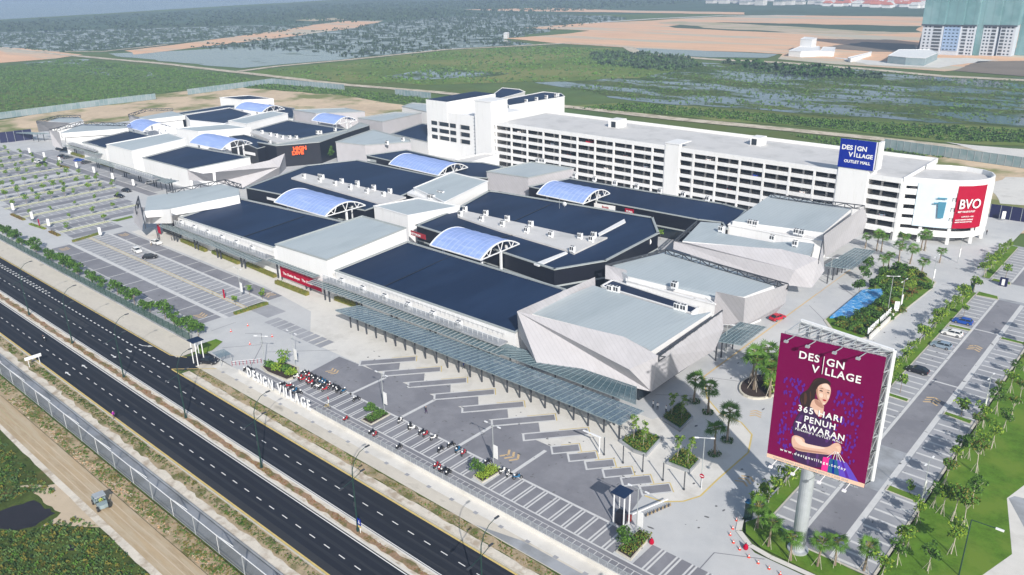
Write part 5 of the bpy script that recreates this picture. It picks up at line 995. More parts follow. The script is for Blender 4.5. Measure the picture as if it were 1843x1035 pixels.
# low road sign gantry and small signs
E = empty('direction_sign', (-187.2, 50.4, 0), 0, 'white framed direction sign seen from behind on the near grass verge', 'road sign')
b = MB(); b.box(-.08, .08, -1.7, 1.7, 1.7, 2.4); b.build('panel', 'steel_white', E)
for yy in (-1.1, 1.1): b = MB(); b.bar((0, yy, 0), (0, yy, 1.8), .1); b.build('post', 'steel_white', E)
def small_sign(label, loc, kind):
    E = empty('road_sign', loc, 0, label, 'road sign'); b = MB(); b.bar((0, 0, 0), (0, 0, 2.6), .08); b.build('post', 'steel_white', E)
    b = MB()
    if kind == 'round': b.tube([(0, -.06, 2.5), (0, -.1, 2.5)], .42, 16); b.build('disc', 'red_panel', E); b = MB(); b.box(-.28, .28, -.12, -.1, 2.42, 2.58); b.build('bar_mark', 'pale_ink', E)
    else:
        b.box(-.4, .4, -.1, -.06, 1.5, 2.7); b.build('board', 'blue_panel', E); b = MB(); b.box(-.06, .06, -.12, -.1, 1.8, 2.4); b.add([(-.22, -.11, 2.0), (0, -.11, 1.65), (.22, -.11, 2.0)], [(0, 1, 2)]); b.build('arrow_mark', 'pale_ink', E)
        b = MB(); b.box(-.35, .35, -.1, -.06, 1.05, 1.4); b.build('yellow_board', 'kerb_yellow', E)
small_sign('small blue keep-left sign on the median at the foot of a lamp', ((-85.9, 61.9, 0)[0], 60.5, .1), 'b')
small_sign('round red no entry sign at the corner of the plaza', (-52, 104.2, 0), 'round')
# ============================================================ LAMP POSTS WITH WHITE BANNERS in the lots
BP = empty('banner_post'); BP['category'] = 'banner post'
b = MB(); b.tube([(0, 0, 0), (0, 0, 3.4)], [.07, .05], 6); b.build('pole', 'steel', BP); b = MB(); b.box(-.55, .55, -.04, .04, .7, 3.2); b.build('banner', 'pale_ink', BP)
b = MB(); b.box(-.4, .4, -.05, -.041, 1.6, 1.75); b.box(-.3, .3, -.05, -.041, 2.2, 2.3); b.build('print', 'trim_grey', BP)
LP = empty('lamp_post'); LP['category'] = 'lamp post'
b = MB(); b.tube([(0, 0, 0), (0, 0, 8.0)], [.08, .05], 6); b.bar((-1.3, 0, 8.1), (1.3, 0, 8.1), .06); b.build('pole', 'trim_grey', LP)
for s in (-1, 1): b = MB(); b.box(s*1.5-.35, s*1.5+.35, -.12, .12, 8.05, 8.16); b.build('lamp_head', 'steel_white', LP)
b = MB(); b.box(.1, 1.05, -.03, .03, 1.6, 4.2); b.build('banner', 'pale_ink', LP)
for i, p in enumerate([(-436.5, 138.2, 0), (-419.1, 138.5, 0), (-401.8, 138.8, -1.42109e-14), (-384.1, 139.2, 0), (-367.5, 139.8, 0), (-348.8, 139.6, 0), (-330.5, 139.9, 0)]):
    place(BP, p, .5, 'white banner post along the far left shop lane, %s from the left' % nth(i, 7), 'banner posts along the far left shop lane', 1.)
for i, (p, t) in enumerate([((-329.6, 94.5, 0), 'at the top of the far left car park rows'), ((-311.3, 94.5, 0), 'near the red totem in the left lot'), ((-297.1, 94.7, 0), 'between the second and third hedge of the left lot'), ((-272.6, 101.6, 0), 'at the head of the yellow lined strip'), ((-50.2, 301.4, 0), 'in front of the navy hoarding'), ((-51.6, 199.1, 0), 'smaller one beside the garden wall lettering')]):
    place(BP, p, .5, 'white banner post '+t)
for i, (p, rz, t) in enumerate([((-112.0, 87.3, 0), 0, 'on the planted island left of the walking man'), ((-82.8, 87.2, 0), 0, 'by the lime shrub island in the plaza'), ((-53.8, 87.7, 0), 0, 'behind the dark booth island at the right gate'), ((-142.1, 87.5, 0), 0, 'beside the shrub island behind the white letters'), ((-187.8, 102.1, 0), .0, 'in the middle of the left lot'), ((-23.1, 159.6, 0), 1.5, 'on the lawn side of the right lot'), ((-23.4, 122.8, 0), 1.5, 'at the lower grass island of the right lot'), ((-51.4, 201.3, 0), 1.5, 'beside the garden wall lettering'), ((-50.7, 225.3, 0), 1.5, 'at the tip of the garden island'), ((-50.2, 247.9, 0), 1.5, 'on the paved corner below the curved tower')]):
    place(LP, p, rz, 'grey lamp post with white banner '+t)
for i, (p, t) in enumerate([((-52.2, 104.4, 0), 'beside the square planter at the plaza corner'), ((-147.6, 83.4, 0), 'left of the shrub island by the gate'), ((-53.4, 198.7, 0), 'inside the garden, tall with twin lamps'), ((-73.0, 152.4, 0), 'under the second glass porch'), ((-72.3, 209.9, 0), 'under the prow of the third pavilion')]):
    E = empty('light_mast', (p[0], p[1], 0), .6, 'slim grey light mast '+t, 'light mast'); h = 9.5 if i in (0, 2) else 7
    b = MB(); b.tube([(0, 0, 0), (0, 0, h)], [.09, .06], 6); b.build('pole', 'trim_grey', E)
    b = MB(); b.box(-1.6, -.9, -.12, .12, h-.05, h+.08); b.bar((-.9, 0, h), (.9, 0, h), .06); b.box(.9, 1.6, -.12, .12, h-.05, h+.08); b.build('lamp_head', 'steel_white', E)
E = empty('light_mast', (-14.4, 109.2, 0), 0, 'green light mast with a long lamp arm on the big lawn', 'light mast')
b = MB(); b.tube([(0, 0, 0), (0, 0, 9.4)], [.1, .07], 6); b.bar((0, 0, 9.4), (3.0, .3, 9.3), .08); b.build('pole', 'green_pole', E); b = MB(); b.box(2.9, 3.9, .15, .5, 9.2, 9.36); b.build('lamp_head', 'steel_white', E)
TOT = empty('totem'); TOT['category'] = 'totem'; b = MB(); b.box(-.22, .22, -.12, .12, 0, 2.4); b.build('board', 'red_panel', TOT)
for p, t in (((-302.5, 93.5, 0), 'in the far left lot beside two white banners'), ((-190.7, 98.8, 0), 'standing at the lower end of the yellow lined strip')): place(TOT, p, 0, 'narrow red totem '+t)
for i, x in enumerate((-70, -66, -62, -58, -54)):
    E = empty('plaza_post', (x, 102.1, 0), 0, 'bare grey post at the plaza edge, %s of five from the left' % nth(i), 'post', 'bare posts along the plaza edge'); b = MB(); b.tube([(0, 0, 0), (0, 0, 3.6)], .1, 8); b.tube([(0, 0, 0), (0, 0, .25)], .18, 8); b.build('shaft', 'dark_steel', E)
    b = MB(); b.bar((-.2, -.1, 3.65), (.2, .1, 3.65), .1); b.build('cap', 'trim_grey', E)
b = MB(); b.box(-74.6, -70.8, 101.9, 102.2, 3.2, 3.35); b.bar((-71, 102.05, 0), (-71, 102.05, 3.2), .16); o = b.build('sign_beam', 'steel_white'); tag(o, 'flat white beam on a post beside the last wide parking bay', 'beam')
# ============================================================ GATES
def gate(label, c, s=1.25, h=5.7, booth=True):
    E = empty('gate_tower', (c[0], c[1], 0), 0, label, 'gate tower')
    b = MB(); b.box(-s, s, -s, s, h, h+.16); b.build('roof', 'navy_roof', E)
    for x in (-.75, .75):
        for y in (-.45, .45): b = MB(); b.bar((x*s, y*s*1.3, 0), (x*s, y*s*1.3, h), .16); b.build('post', 'steel_white', E)
    b = MB(); b.box(-.7, .7, -.55, .55, 0, 2.1); b.build('booth', 'black_wall', E)
gate('white framed gate tower with navy roof and black booth near the right entrance', (-57.0, 88.3))
g2 = (-159.7, 74.5, 5.6); gate('white framed gate tower with navy roof at the left entrance from the road', g2, 1.3, 5.6)
E = empty('booth', (-42.6, 102.0, 0), 0, 'tall dark teal booth at the head of the right lot', 'booth'); b = MB(); b.box(-.5, .5, -.45, .45, 0, 3.0); b.build('cabin', 'green_pole', E); b = MB(); b.box(-.6, .6, -.55, .55, 3.0, 3.12); b.build('roof', 'teal_bag', E)
E = empty('booth', (-41.1, 225.3, 0), 0, 'dark green booth under the tree at the gap of the right lot', 'booth'); b = MB(); b.box(-.45, .45, -.4, .4, 0, 2.6); b.build('cabin', 'green_pole', E); b = MB(); b.box(-.5, .5, -.5, .5, 2.6, 2.7); b.build('roof', 'dark_steel', E)
E = empty('ticket_kiosk', (-36.1, 236.0, 0), 0, 'navy and white ticket kiosk at the gap of the right lot', 'kiosk'); b = MB(); b.box(-.9, .9, -.5, .5, 0, 2.2); b.build('cabin', 'hoard_blue', E); b = MB(); b.box(-.35, .35, -.56, -.51, .3, 2.0); b.build('door', 'pale_ink', E)
# barrier arm with studs
a, c = Vector((-56.3, 89.6, 0)), Vector((-54.0, 97.0, 0)); E = empty('barrier', a, 0, 'low boom barrier with a row of dark studs across the right entrance', 'barrier')
b = MB(); b.bar((0, 0, 1.0), tuple(c-a+Vector((0, 0, 1.0))), .14); b.build('boom', 'pale_ink', E); b = MB(); b.box(-.25, .25, -.25, .25, 0, 1.1); b.build('motor_box', 'cone_orange', E)
for i in range(14):
    p = (c-a)*(.35+.65*i/13)+Vector((.5, 0, 0)); b = MB(); b.tube([p, p+Vector((0, 0, .5))], [.16, .07], 6); b.build('stud', 'khaki' if i % 2 else 'dark_steel', E)
CN = empty('traffic_cone'); CN['category'] = 'traffic cone'; b = MB(); b.tube([(0, 0, .04), (0, 0, .8)], [.2, .05], 8); b.box(-.26, .26, -.26, .26, 0, .04); b.build('cone', 'cone_orange', CN); b = MB(); b.tube([(0, 0, .35), (0, 0, .55)], [.145, .1], 8); b.build('band', 'pale_ink', CN)
cn = [(-43.7, 100.3, 0), (-43.2, 98.1, 0), (-42.8, 96.5, 0), (-41.6, 95.2, 0), (-40.2, 94.4, 0), (-38.4, 93.7, 0), (-36.8, 93.4, 0), (-35.1, 93.3, 0), (-33.4, 93.2, 0)]
for i, p in enumerate(cn): place(CN, p, 0, 'orange cone following the white kerb of the right entrance, %s from the top' % nth(i, 9), 'cones along the right entrance kerb', .75)
for i, p in enumerate([(-50.8, 87.2, 0), (-39.6, 95.1, 0)]):
    E = empty('water_barrier', (p[0], p[1], 0), 0, ['red plastic barrier ball by the parking bays right of the booth island', 'red plastic barrier ball by the white entrance kerb'][i], 'barrier'); b = MB(); b.tube([(0, 0, 0), (0, 0, .3), (0, 0, .7), (0, 0, 1.0)], [.3, .4, .3, .08], 10); b.build('drum', 'red_panel', E); b = MB(); b.tube([(0, 0, 1.0), (0, 0, 1.12)], .1, 8); b.build('cap', 'dark_steel', E)
for i, p in enumerate([(-169.6, 88.2, 0), (-169.5, 92.7, 0), (-159.3, 92.9, 0), (-159.7, 87.2, 0)]): place(CN, p, 0, 'red cone in the empty forecourt behind the left gate, %s from the left' % ['first', 'second', 'last', 'third'][i], 'cones in the left forecourt', .85)
E = empty('queue_barrier', (-152.9, 78.6, 0), 0, 'row of thin red and white posts and rails at the left gate', 'barrier')
b = MB(); d = Vector((-149.2, 83.5, 0))-Vector((-152.9, 78.6, 0))
for i in range(9): b.bar(tuple(d*i/8), tuple(d*i/8+Vector((0, 0, 1))), .07)
b.build('rail_post', 'red_panel', E); b = MB(); b.bar((0, 0, 1), tuple(d+Vector((0, 0, 1))), .05); b.bar((0, 0, .5), tuple(d+Vector((0, 0, .5))), .04); b.build('rail', 'steel_white', E)
E = empty('bike_shelter', (-155.7, 78.1, 0), 0, 'pale green glass shelter beside the left gate tower', 'shelter'); b = MB(); b.add([(-2.2, -1.2, 2.3), (1.6, -1.6, 2.3), (2.4, 1.0, 2.5), (-1.4, 1.3, 2.5)], [(0, 1, 2, 3)]); b.build('glass_roof', 'canopy_glass', E)
for x, y in ((-1.8, -1), (1.4, -1.3), (2, .8), (-1.2, 1)): b = MB(); b.bar((x, y, 0), (x, y, 2.35), .08); b.build('post', 'steel', E)
# ============================================================ WHITE LETTERS
def letters(label, s, size, origin, xd, depth, squeeze=1., space=1.05):
    E = empty('name_letters', origin, 0, label, 'letters'); x = Vector(xd).normalized(); u = Vector(origin)
    w_ = 0
    for ch in s:
        if ch == ' ': w_ += size*.55; continue
        o = text(ch, size, (0, 0, 0), x, (0, 0, 1), 'steel_white', None, 'letter_shape', depth, bold=.015)
        o.parent = E; wd_ = max((Vector(v.co).dot(x) for v in o.data.vertices), default=.5)
        o.data.transform(Matrix.Translation(x*w_)); w_ += wd_*space+.16*size
    k = squeeze/w_
    for o in kids(E):
        for v in o.data.vertices: q = Vector(v.co); l = q.dot(x); v.co = q+x*(l*(k-1))
    return E
letters('free-standing white DESIGN VILLAGE letters in a row behind the front boundary wall', 'DESIGN VILLAGE', 3.2, (-144.6, 77.3, .7), (1, 0, 0), .07, 23.0)
lw0, lw1 = Vector((-51.2, 179.9, -1.42109e-14)), Vector((-51.3, 196.1, -1.42109e-14)); dv = lw1-lw0
E = empty('garden_wall', (lw0.x, lw0.y, 0), 0, 'low wall carrying white letters in front of the garden island', 'wall'); b = MB(); b.bar((0, 0, .6), (dv.x, dv.y, .6), .35, 1.2); b.build('wall', 'concrete_pale', E)
letters('white DESIGN VILLAGE letters standing on the garden wall beside the entrance road', 'DESIGN VILLAGE', 2.1, (lw0.x-.6, lw0.y, 1.2), (dv.x, dv.y, 0), .1, dv.length)
# ============================================================ FENCES AND WALLS
E = empty('chainlink_fence', (-130, 43.9, 0), 0, 'tall chain-link fence with white brace posts beside the concrete drain', 'fence'); fo = E.location
b = MB(); b.poly([(-300, 43.9, 0), (-40, 43.9, 0), (-40, 43.9, 3.4), (-300, 43.9, 3.4)]); b.build('mesh_panel', 'chainlink', E, origin=fo)
b = MB(); b.bar((-300, 43.9, 3.42), (-40, 43.9, 3.42), .1); b.build('top_rail', 'steel_white', E, origin=fo); b = MB(); b.bar((-300, 43.9, .12), (-40, 43.9, .12), .07); b.build('bottom_rail', 'steel', E, origin=fo)
for i, x in enumerate(np.arange(-250, -60, 6.9)):
    b = MB()
    if i % 2: b.bar((x, 43.9, 0), (x, 43.9, 3.5), .14)
    else: b.bar((x, 43.95, 3.4), (x+.1, 46.1, .1), .13); b.bar((x, 43.9, 0), (x, 43.9, 3.4), .06)
    b.build('post', 'steel_white' if i % 2 == 0 else 'steel', E, origin=fo)
E = empty('mesh_fence', (-236, 78.9, 0), 0, 'green mesh fence between the roadside slab and the row of bushy trees', 'fence'); fo = E.location
b = MB(); b.poly([(-300, 78.95, .2), (-171.6, 78.95, .2), (-171.6, 78.95, 2.3), (-300, 78.95, 2.3)]); m_ = mat('green_mesh', (.03, .09, .06), .7, .2, 1., alpha=.6); b.build('mesh_panel', 'green_mesh', E, origin=fo)
for x in np.arange(-300, -171, 3.2): b = MB(); b.bar((x, 78.95, .2), (x, 78.95, 2.4), .09); b.build('post', 'green_pole', E, origin=fo)
E = empty('boundary_wall', (-90, 77.9, 0), 0, 'low pale boundary wall with railing below the motorcycle bays', 'wall'); fo = E.location
b = MB(); b.box(-149, -20, 77.75, 78.0, 0, .7); b.build('wall', 'concrete_pale', E, origin=fo)
b = MB(); b.poly([(-121, 77.9, .7), (-20, 77.9, .7), (-20, 77.9, 1.7), (-121, 77.9, 1.7)]); b.build('mesh_panel', 'mesh_screen', E, origin=fo)
b = MB(); b.bar((-121, 77.9, 1.72), (-20, 77.9, 1.72), .06)
for x in np.arange(-121, -20, 1.6): b.bar((x, 77.9, .7), (x, 77.9, 1.72), .05)
b.build('railing', 'steel', E, origin=fo)
b = MB()
for x in np.arange(-152, -20, 5.4): b.box(x, x+.8, 75.3, 75.9, 0, .012)
o = b.build('drain_cover', 'paver_mid'); o['kind'] = 'structure'
def hoard(label, a, c, h, m, posts=3.0, name='hoarding', th=.1):
    a, c = Vector((*a[:2], 0)), Vector((*c[:2], 0)); E = empty(name, a, 0, label, 'hoarding'); d = c-a
    b = MB(); b.bar((0, 0, h/2), (d.x, d.y, h/2), th, h); b.build('sheet', m, E)
    n = max(2, int(d.length/posts)); nn = Vector((-d.y, d.x, 0)).normalized()*.12; b = MB()
    for i in range(n+1): p = d*i/n-nn; b.bar(p, p+Vector((0, 0, h)), .12)
    b.build('frame', 'steel', E); return E
hoard('navy printed hoarding at the far left edge of the car park', (-481.8, 136.2, 0), (-479.0, 146.2, 0), 5.5, 'hoard_blue')
hoard('navy and red hoarding left of the farthest left pavilion', (-479.8, 146.5, 0), (-477.9, 154.4, 0), 5.5, 'hoard_blue')
E = hoard('navy hoarding with white slogans right of the curved tower', (-54.8, 303.2, 0), (-42.5, 304.1, 0), 4.6, 'hoard_blue')
a, c = Vector((-54.8, 303.2, 0)), Vector((-42.5, 304.1, 0)); hd = (c-a).normalized(); hn = Vector((hd.y, -hd.x, 0))
text('VISION CITY', 1.0, a+hd*16+hn*.3+Vector((0, 0, 2.4)), hd, UP, 'pale_ink', E, bold=.02); text('NOW SELLING', 1.0, a+hd*16+hn*.3+Vector((0, 0, 1.2)), hd, UP, 'pale_ink', E, bold=.02)
hoard('long zinc sheet fence at the left, behind the bare ground', (-566.5, 162.0, 0), (-570.0, 234.9, 0), 4, 'zinc'); hoard('far end of the zinc sheet fence, beyond the bare ground', (-570.0, 234.9, 0), (-567.8, 266.6, 0), 4, 'zinc')
hoard('zinc sheet fence in the grass behind the mall', (-569.6, 291.4, 0), (-573.1, 364.0, 0), 4, 'zinc'); hoard('zinc sheet fence behind the back row roofs', (-573.1, 364.0, 0), (-494.3, 373.4, 0), 4, 'zinc'); hoard('short zinc sheet fence left of the white tower', (-444.6, 379.1, 0), (-410.7, 381.3, 0), 4, 'zinc')
hoard('long pale zinc fence behind the car park and the curved tower', (-119.8, 395.5, -1.42109e-14), (-56.6, 388.9, 0), 4.5, 'zinc')
# ============================================================ SHOP SIGNS
def sign(label, a, c, h, m, txt=None, size=1., tm='pale_ink', name='shop_sign', off=.0, tx=.3, tz=.3, sx=1., bold=.02):
    """a, c: lower left and lower right corner (x,y,z)"""
    a, c = Vector(a), Vector(c); d = (c-a); d.z = 0; L_ = d.length; d.normalize(); n = Vector((d.y, -d.x, 0)); E = empty(name, a, 0, label, 'shop sign')
    if m: b = MB(); q = a+n*(.1+off); b.add([q-a, q-a+d*L_, q-a+d*L_+Vector((0, 0, h)), q-a+Vector((0, 0, h)), -a+q-n*.1, -a+q+d*L_-n*.1, -a+q+d*L_-n*.1+Vector((0, 0, h)), -a+q-n*.1+Vector((0, 0, h))], [(0, 1, 2, 3), (3, 2, 6, 7), (1, 5, 6, 2), (0, 3, 7, 4)]); b.build('board', m, E)
    if txt: text(txt, size, a+n*(.15+off)+d*tx+Vector((0, 0, tz)), d, UP, tm, E, bold=bold, sx=sx, depth=.03)
    return E
# red banner on the front wall
ra, rb_ = (-190.6, 116.5, 1.0), (-171.8, 116.5, 0.8); sign('wide red shop banner with faint white script under the white block', ra, (rb_[0], rb_[1], ra[2]), 3.0, 'red_panel', 'The Outlet Shops   The Outlet', 1.1, 'pale_ink', tz=1.0, tx=1.2, bold=.0)
rs = (-258.6, 115.0, 0); sign('narrow upright red banner by the left pavilion entrance', (rs[0]-.9, rs[1], 0.6), (rs[0]+.9, rs[1], .6), 6.0, 'red_panel', 'SALE', .7, tz=3, tx=.15)
def wallsign(label, q1, q2, h, m, txt, size, tm='pale_ink', **k): return sign(label, q1, q2, h, m, txt, size, tm, **k)
z_ = 6.0
wallsign('red sign with white letters on the black wall behind the largest navy roof', (-178.8, 155.5, 6), (-171.6, 154.9, 6), 1.5, 'lip', 'COTTON ON', .95, tx=.1, off=.5, sx=.8)
wallsign('white sign with dark red script on the black wall right of a blue vault', (-153.8, 214.6, 5.9), (-146.0, 215.6, 5.9), 1.5, 'pale_ink', 'Bonia', 1.1, 'lip', tx=3, off=.5)
wallsign('red sign with a pale plate on the black wall by the small lime shrubs', (-142.2, 215.7, 5.9), (-138.9, 215.8, 5.9), 1.5, 'red_panel', 'PUMA', .9, tx=.5, off=.5)
wallsign('white BODY GLOVE letters on the black wall of the back row', (-135.3, 216.8, 6), (-128.8, 217.5, 6), 1.2, None, 'BODY GLOVE', 1.0, tx=0, off=.5)
wallsign('white script on the slanted black wall of the eight sided block', (-117.5, 171.7, 6), (-118.2, 182.8, 6), 1.3, None, 'Coffee Bean', 1.7, tx=.3, off=.4)
e_ = sign('round white roundel on the slanted black wall of the eight sided block', (-118.4, 191.6, 6), (-118.4, 193.4, 6), 1., None); b = MB(); q = Vector((.95, -1.2, .9)); b.tube([(0, 0, .9), tuple(Vector((.25, -.35, .9)))], 1.0, 18); b.build('roundel', 'pale_ink', e_)
oa, oc = (-309.7, 202.6, 5), (-307.7, 206.7, 5)
E = sign('orange two line HIGH DIVE sign on the curved black shop wall', oa, oc, 1., None, 'HIGH', 2.3, 'orange_ink', tx=.3, tz=2.2, sx=1.05, off=.35, bold=.05); text('DIVE', 2.3, Vector(oa)+Vector((.3, -.5, .3)), (Vector(oc)-Vector(oa)), UP, 'orange_ink', E, bold=.05, sx=1.05)
wallsign('small white sign strip on the black wall left of the front vault', (-248.9, 150.8, 6.3), (-243.3, 151.1, 6.3), .9, 'pale_ink', None, 1, off=.4)
wallsign('grey plaque on the black wall left of the middle vault', (-271.2, 213.7, 5.8), (-265.2, 214.2, 5.8), 1.1, 'trim_grey', 'LEVIS', .8, off=.5)
wallsign('small grey plaque on the black wall beside the middle vault', (-263.2, 214.5, 5.8), (-258.9, 214.5, 5.8), 1.1, 'trim_grey', None, 1, off=.5)
wallsign('white sign strip beneath the vault left of the orange sign', (-332.7, 192.9, 4.5), (-324.2, 193.6, 4.5), 1.3, 'pale_ink', None, 1, off=.4)

# ============================================================ PLANTS
def crown_pts(rnd, n, blobs):
    out = []
    for _ in range(n):
        c, r = rnd.choice(blobs); a = rnd.uniform(0, 6.283); t = math.acos(rnd.uniform(-.75, 1)); q = r*rnd.uniform(.55, 1.05)
        out.append((c[0]+q*math.sin(t)*math.cos(a), c[1]+q*math.sin(t)*math.sin(a), c[2]+q*.8*math.cos(t)))
    return out
def tree(name, seed, h, r, n, leaf, mats, trunk='bark', nb=7, stakes=False, cz=None, th=.09, tall=1.):
    rnd = random.Random(seed); E = empty(name); blobs = []
    cz = cz or h-r*.8
    for k in range(nb):
        a = k*2.4+rnd.uniform(-.4, .4); d = r*rnd.uniform(.2, .75); blobs.append(((d*math.cos(a), d*math.sin(a), cz+rnd.uniform(-.45, .55)*r*tall), r*rnd.uniform(.32, .55)))
    mb = leaves(crown_pts(rnd, n, blobs), leaf, seed, len(mats)); mb.build('crown', mats, E)
    b = MB(); b.tube([(0, 0, 0), (.05, .03, cz*.5), (0, .02, cz)], [th, th*.75, th*.45], 6)
    for c, q in blobs[:5]: b.bar((0, 0, cz*.72), c, th*.5)
    b.build('trunk', trunk, E)
    if stakes:
        for k in range(3): a = k*2.1; b = MB(); b.bar((.7*math.cos(a), .7*math.sin(a), 0), (.1*math.cos(a), .1*math.sin(a), 1.7), .045); b.build('stake', 'bark_pale', E)
    return E
def palm(name, seed, h, r=1.5, nf=15, soil=True):
    rnd = random.Random(seed); E = empty(name); b = MB()
    for k in range(nf):
        a = k*2.399; el = rnd.uniform(-.5, .95); L_ = r*rnd.uniform(.75, 1.05)
        d = Vector((math.cos(a)*math.cos(el), math.sin(a)*math.cos(el), math.sin(el))); s = d.cross(Vector((0, 0, 1))).normalized(); u = s.cross(d)
        base = Vector((0, 0, h)); hub = base+d*L_*.45; b.bar(base, hub, .05, mi=1)
        for j in range(9):
            t = (j-4)/4*1.25; dd = (d*math.cos(t)+s*math.sin(t)).normalized(); tip = hub+dd*L_*.62*(1-.12*abs(t))-Vector((0, 0, .22*L_*abs(t)+.1)); w_ = s*math.cos(t)*.075-d*math.sin(t)*.075
            b.add([hub, hub+dd*L_*.3+w_, tip, hub+dd*L_*.3-w_], [(0, 1, 2, 3)], 0)
    b.build('crown', ['leaf_mid', 'leaf_olive'], E)
    b = MB(); b.tube([(0, 0, 0), (.06, 0, h*.5), (0, 0, h)], [.2, .14, .12], 8); b.build('trunk', 'bark', E)
    for k in range(3): a = k*2.1+.4; b = MB(); b.bar((.85*math.cos(a), .85*math.sin(a), 0), (.12*math.cos(a), .12*math.sin(a), 1.8), .05); b.build('stake', 'bark_pale', E)
    if soil:
        rr = 1.05; mb = leaves([(rr*math.sqrt(rnd.random())*math.cos(q), rr*math.sqrt(rnd.random())*math.sin(q), rnd.uniform(.08, .3)) for q in [rnd.uniform(0, 6.28) for _ in range(220)]], .13, seed, 2); mb.build('ground_plants', ['leaf_dark', 'leaf_mid'], E)
    return E
def bush(name, seed, r, h, n, leaf, mats):
    rnd = random.Random(seed); blobs = [((rnd.uniform(-.5, .5)*r, rnd.uniform(-.5, .5)*r, h*rnd.uniform(.3, .6)), r*rnd.uniform(.45, .7)) for _ in range(5)]
    mb = leaves([(x, y, max(.03, z)) for x, y, z in crown_pts(rnd, n, blobs)], leaf, seed, len(mats)); o = mb.build(name, mats); return o
G_ = ['leaf_mid', 'leaf_dark', 'leaf_mid']; GL = ['leaf_mid', 'leaf_lime']
BT = [tree('roadside_tree', 10+k, 4.3, 2.0, 620, .27, ['leaf_mid', 'leaf_dark', 'leaf_dark', 'leaf_mid'], nb=9) for k in range(3)]
YT = [tree('young_tree', 30+k, 2.9+.3*k, 1.15, 230, .22, ['leaf_mid', 'leaf_lime', 'leaf_mid'], nb=6, th=.06) for k in range(3)]
HT = [tree('strip_tree', 50+k, 3.9, 1.5, 330, .22, ['leaf_mid', 'leaf_lime', 'leaf_lime', 'leaf_mid'], trunk='bark_pale', nb=8, th=.06, stakes=(k == 0)) for k in range(3)]
LT = [tree('lawn_tree', 70+k, 5.0+.4*k, 1.6, 360, .22, [['leaf_lime', 'leaf_mid'], ['leaf_mid', 'leaf_dark'], ['leaf_olive', 'leaf_mid', 'leaf_mid']][k], trunk='bark_pale', nb=7, th=.09, stakes=True) for k in range(3)]
BB = [tree('bamboo_tree', 90+k, 5.6, .95, 320, .17, ['leaf_mid', 'leaf_lime', 'leaf_mid'], trunk='bark_pale', nb=9, th=.05, cz=3.4, tall=3.2) for k in range(2)]
PM = [palm('fan_palm', 110+k, 4.2+.4*k, 2.1, 24) for k in range(3)]
PN = [palm('garden_palm', 120+k, 4.0+.35*k, 2.0, 24, False) for k in range(2)]
for e, c in ((BT, 'tree'), (YT, 'tree'), (HT, 'tree'), (LT, 'tree'), (BB, 'tree'), (PM, 'palm tree'), (PN, 'palm tree')):
    for q in e: q['category'] = c
SHR = dict(lime=bush('lime_shrub', 1, 1.1, 1.3, 320, .2, ['leaf_lime', 'leaf_lime', 'leaf_mid']), dark=bush('dark_shrub', 2, 1.2, 1.3, 340, .2, ['leaf_dark', 'leaf_mid']), russet=bush('russet_shrub', 3, 1.0, .9, 260, .18, ['leaf_russet', 'leaf_olive', 'leaf_dark']), olive=bush('olive_shrub', 4, 1.1, 1.1, 300, .2, ['leaf_olive', 'leaf_mid']))
for k_ in SHR: SHR[k_]['category'] = 'shrub'
SHR_ = lambda k: SHR[k]
rnd = random.Random(77)
xs = [-301.5, -297.5, -291.5, -287, -281, -274, -269.5, -262, -257.5, -251, -246, -242, -238, -232.5, -226.5, -222, -215.5, -211, -204.5, -199, -196, -189.5, -185, -180.5, -176, -173]
for i, x in enumerate(xs): place(BT[i % 3], (x, 81+rnd.uniform(-.6, .8), 0), rnd.uniform(0, 6), 'bushy green tree in the row behind the green fence, %s from the left' % nth(i, len(xs)), 'bushy trees behind the roadside green fence', rnd.uniform(.72, 1.18))
k = 0
for ri, x in enumerate(ROWS):
    y0, y1 = ends.get(x, (97, 136)); n_ = 5 if ri < 3 else 9; j = 0
    for y in np.linspace(y0+2.5, y1-1.5, n_):
        if ri < 3 and rnd.random() < .25: continue
        place(YT[k % 3], (x+rnd.uniform(-.2, .2), y+rnd.uniform(-.8, .8), .1), rnd.uniform(0, 6), 'young tree, far left lot, %s strip from the right, %s from the road' % (nth(ri), nth(j)), 'young trees of the far left lot', rnd.uniform(.75, 1.15)*(1.1 if 3 <= ri <= 6 else .85)); k += 1; j += 1
for i, (p, t, s) in enumerate([((-111.5, 83.9, 0), 'on the planted island beside the walking man', 1.25), ((-82.6, 83.1, 0), 'on the island with lime shrubs', 1.2), ((-53.5, 84.3, 0), 'on the island behind the gate tower', 1.25), ((-142.7, 85.2, 0), 'in the shrub island behind the white letters', 1.4), ((-183.7, 97.9, 0), 'left one on the end island of the left lot', .9), ((-187.3, 104.2, 0), 'middle one on the end island of the left lot', .8), ((-181.9, 104.8, 0), 'right one on the end island of the left lot', 1.0), ((-40.8, 224.9, 0), 'over the dark green booth of the right lot', 1.6), ((-37.8, 158.5, 0), 'pale one on the grass island beside the billboard edge', 1.2), ((-26.1, 156.5, 0), 'on the grass island at the arrows of the right lot', 1.3), ((-38.6, 207.9, 0), 'above the blue car', 1.0), ((-36.9, 242.4, 0), 'at the kiosk of the right lot', 1.2), ((-25.7, 124.6, 0), 'thin one on the lower grass island', .8)]):
    place(BT[i % 3] if i < 3 else YT[i % 3], p, rnd.uniform(0, 6), 'small tree '+t, None, s*.62 if i < 3 else s)
ys_ = list(np.arange(104.5, 123, 3.1))+list(np.arange(138, 224, 2.9))+list(np.arange(240, 274, 2.9))
for i, y in enumerate(ys_): place(HT[i % 3], (-41.6+rnd.uniform(-.5, .4), y, .1), rnd.uniform(0, 6), 'strip tree beside the right lot, %s from the billboard end' % nth(i, len(ys_)), 'trees between entrance road and right lot', rnd.uniform(.6, 1.25))
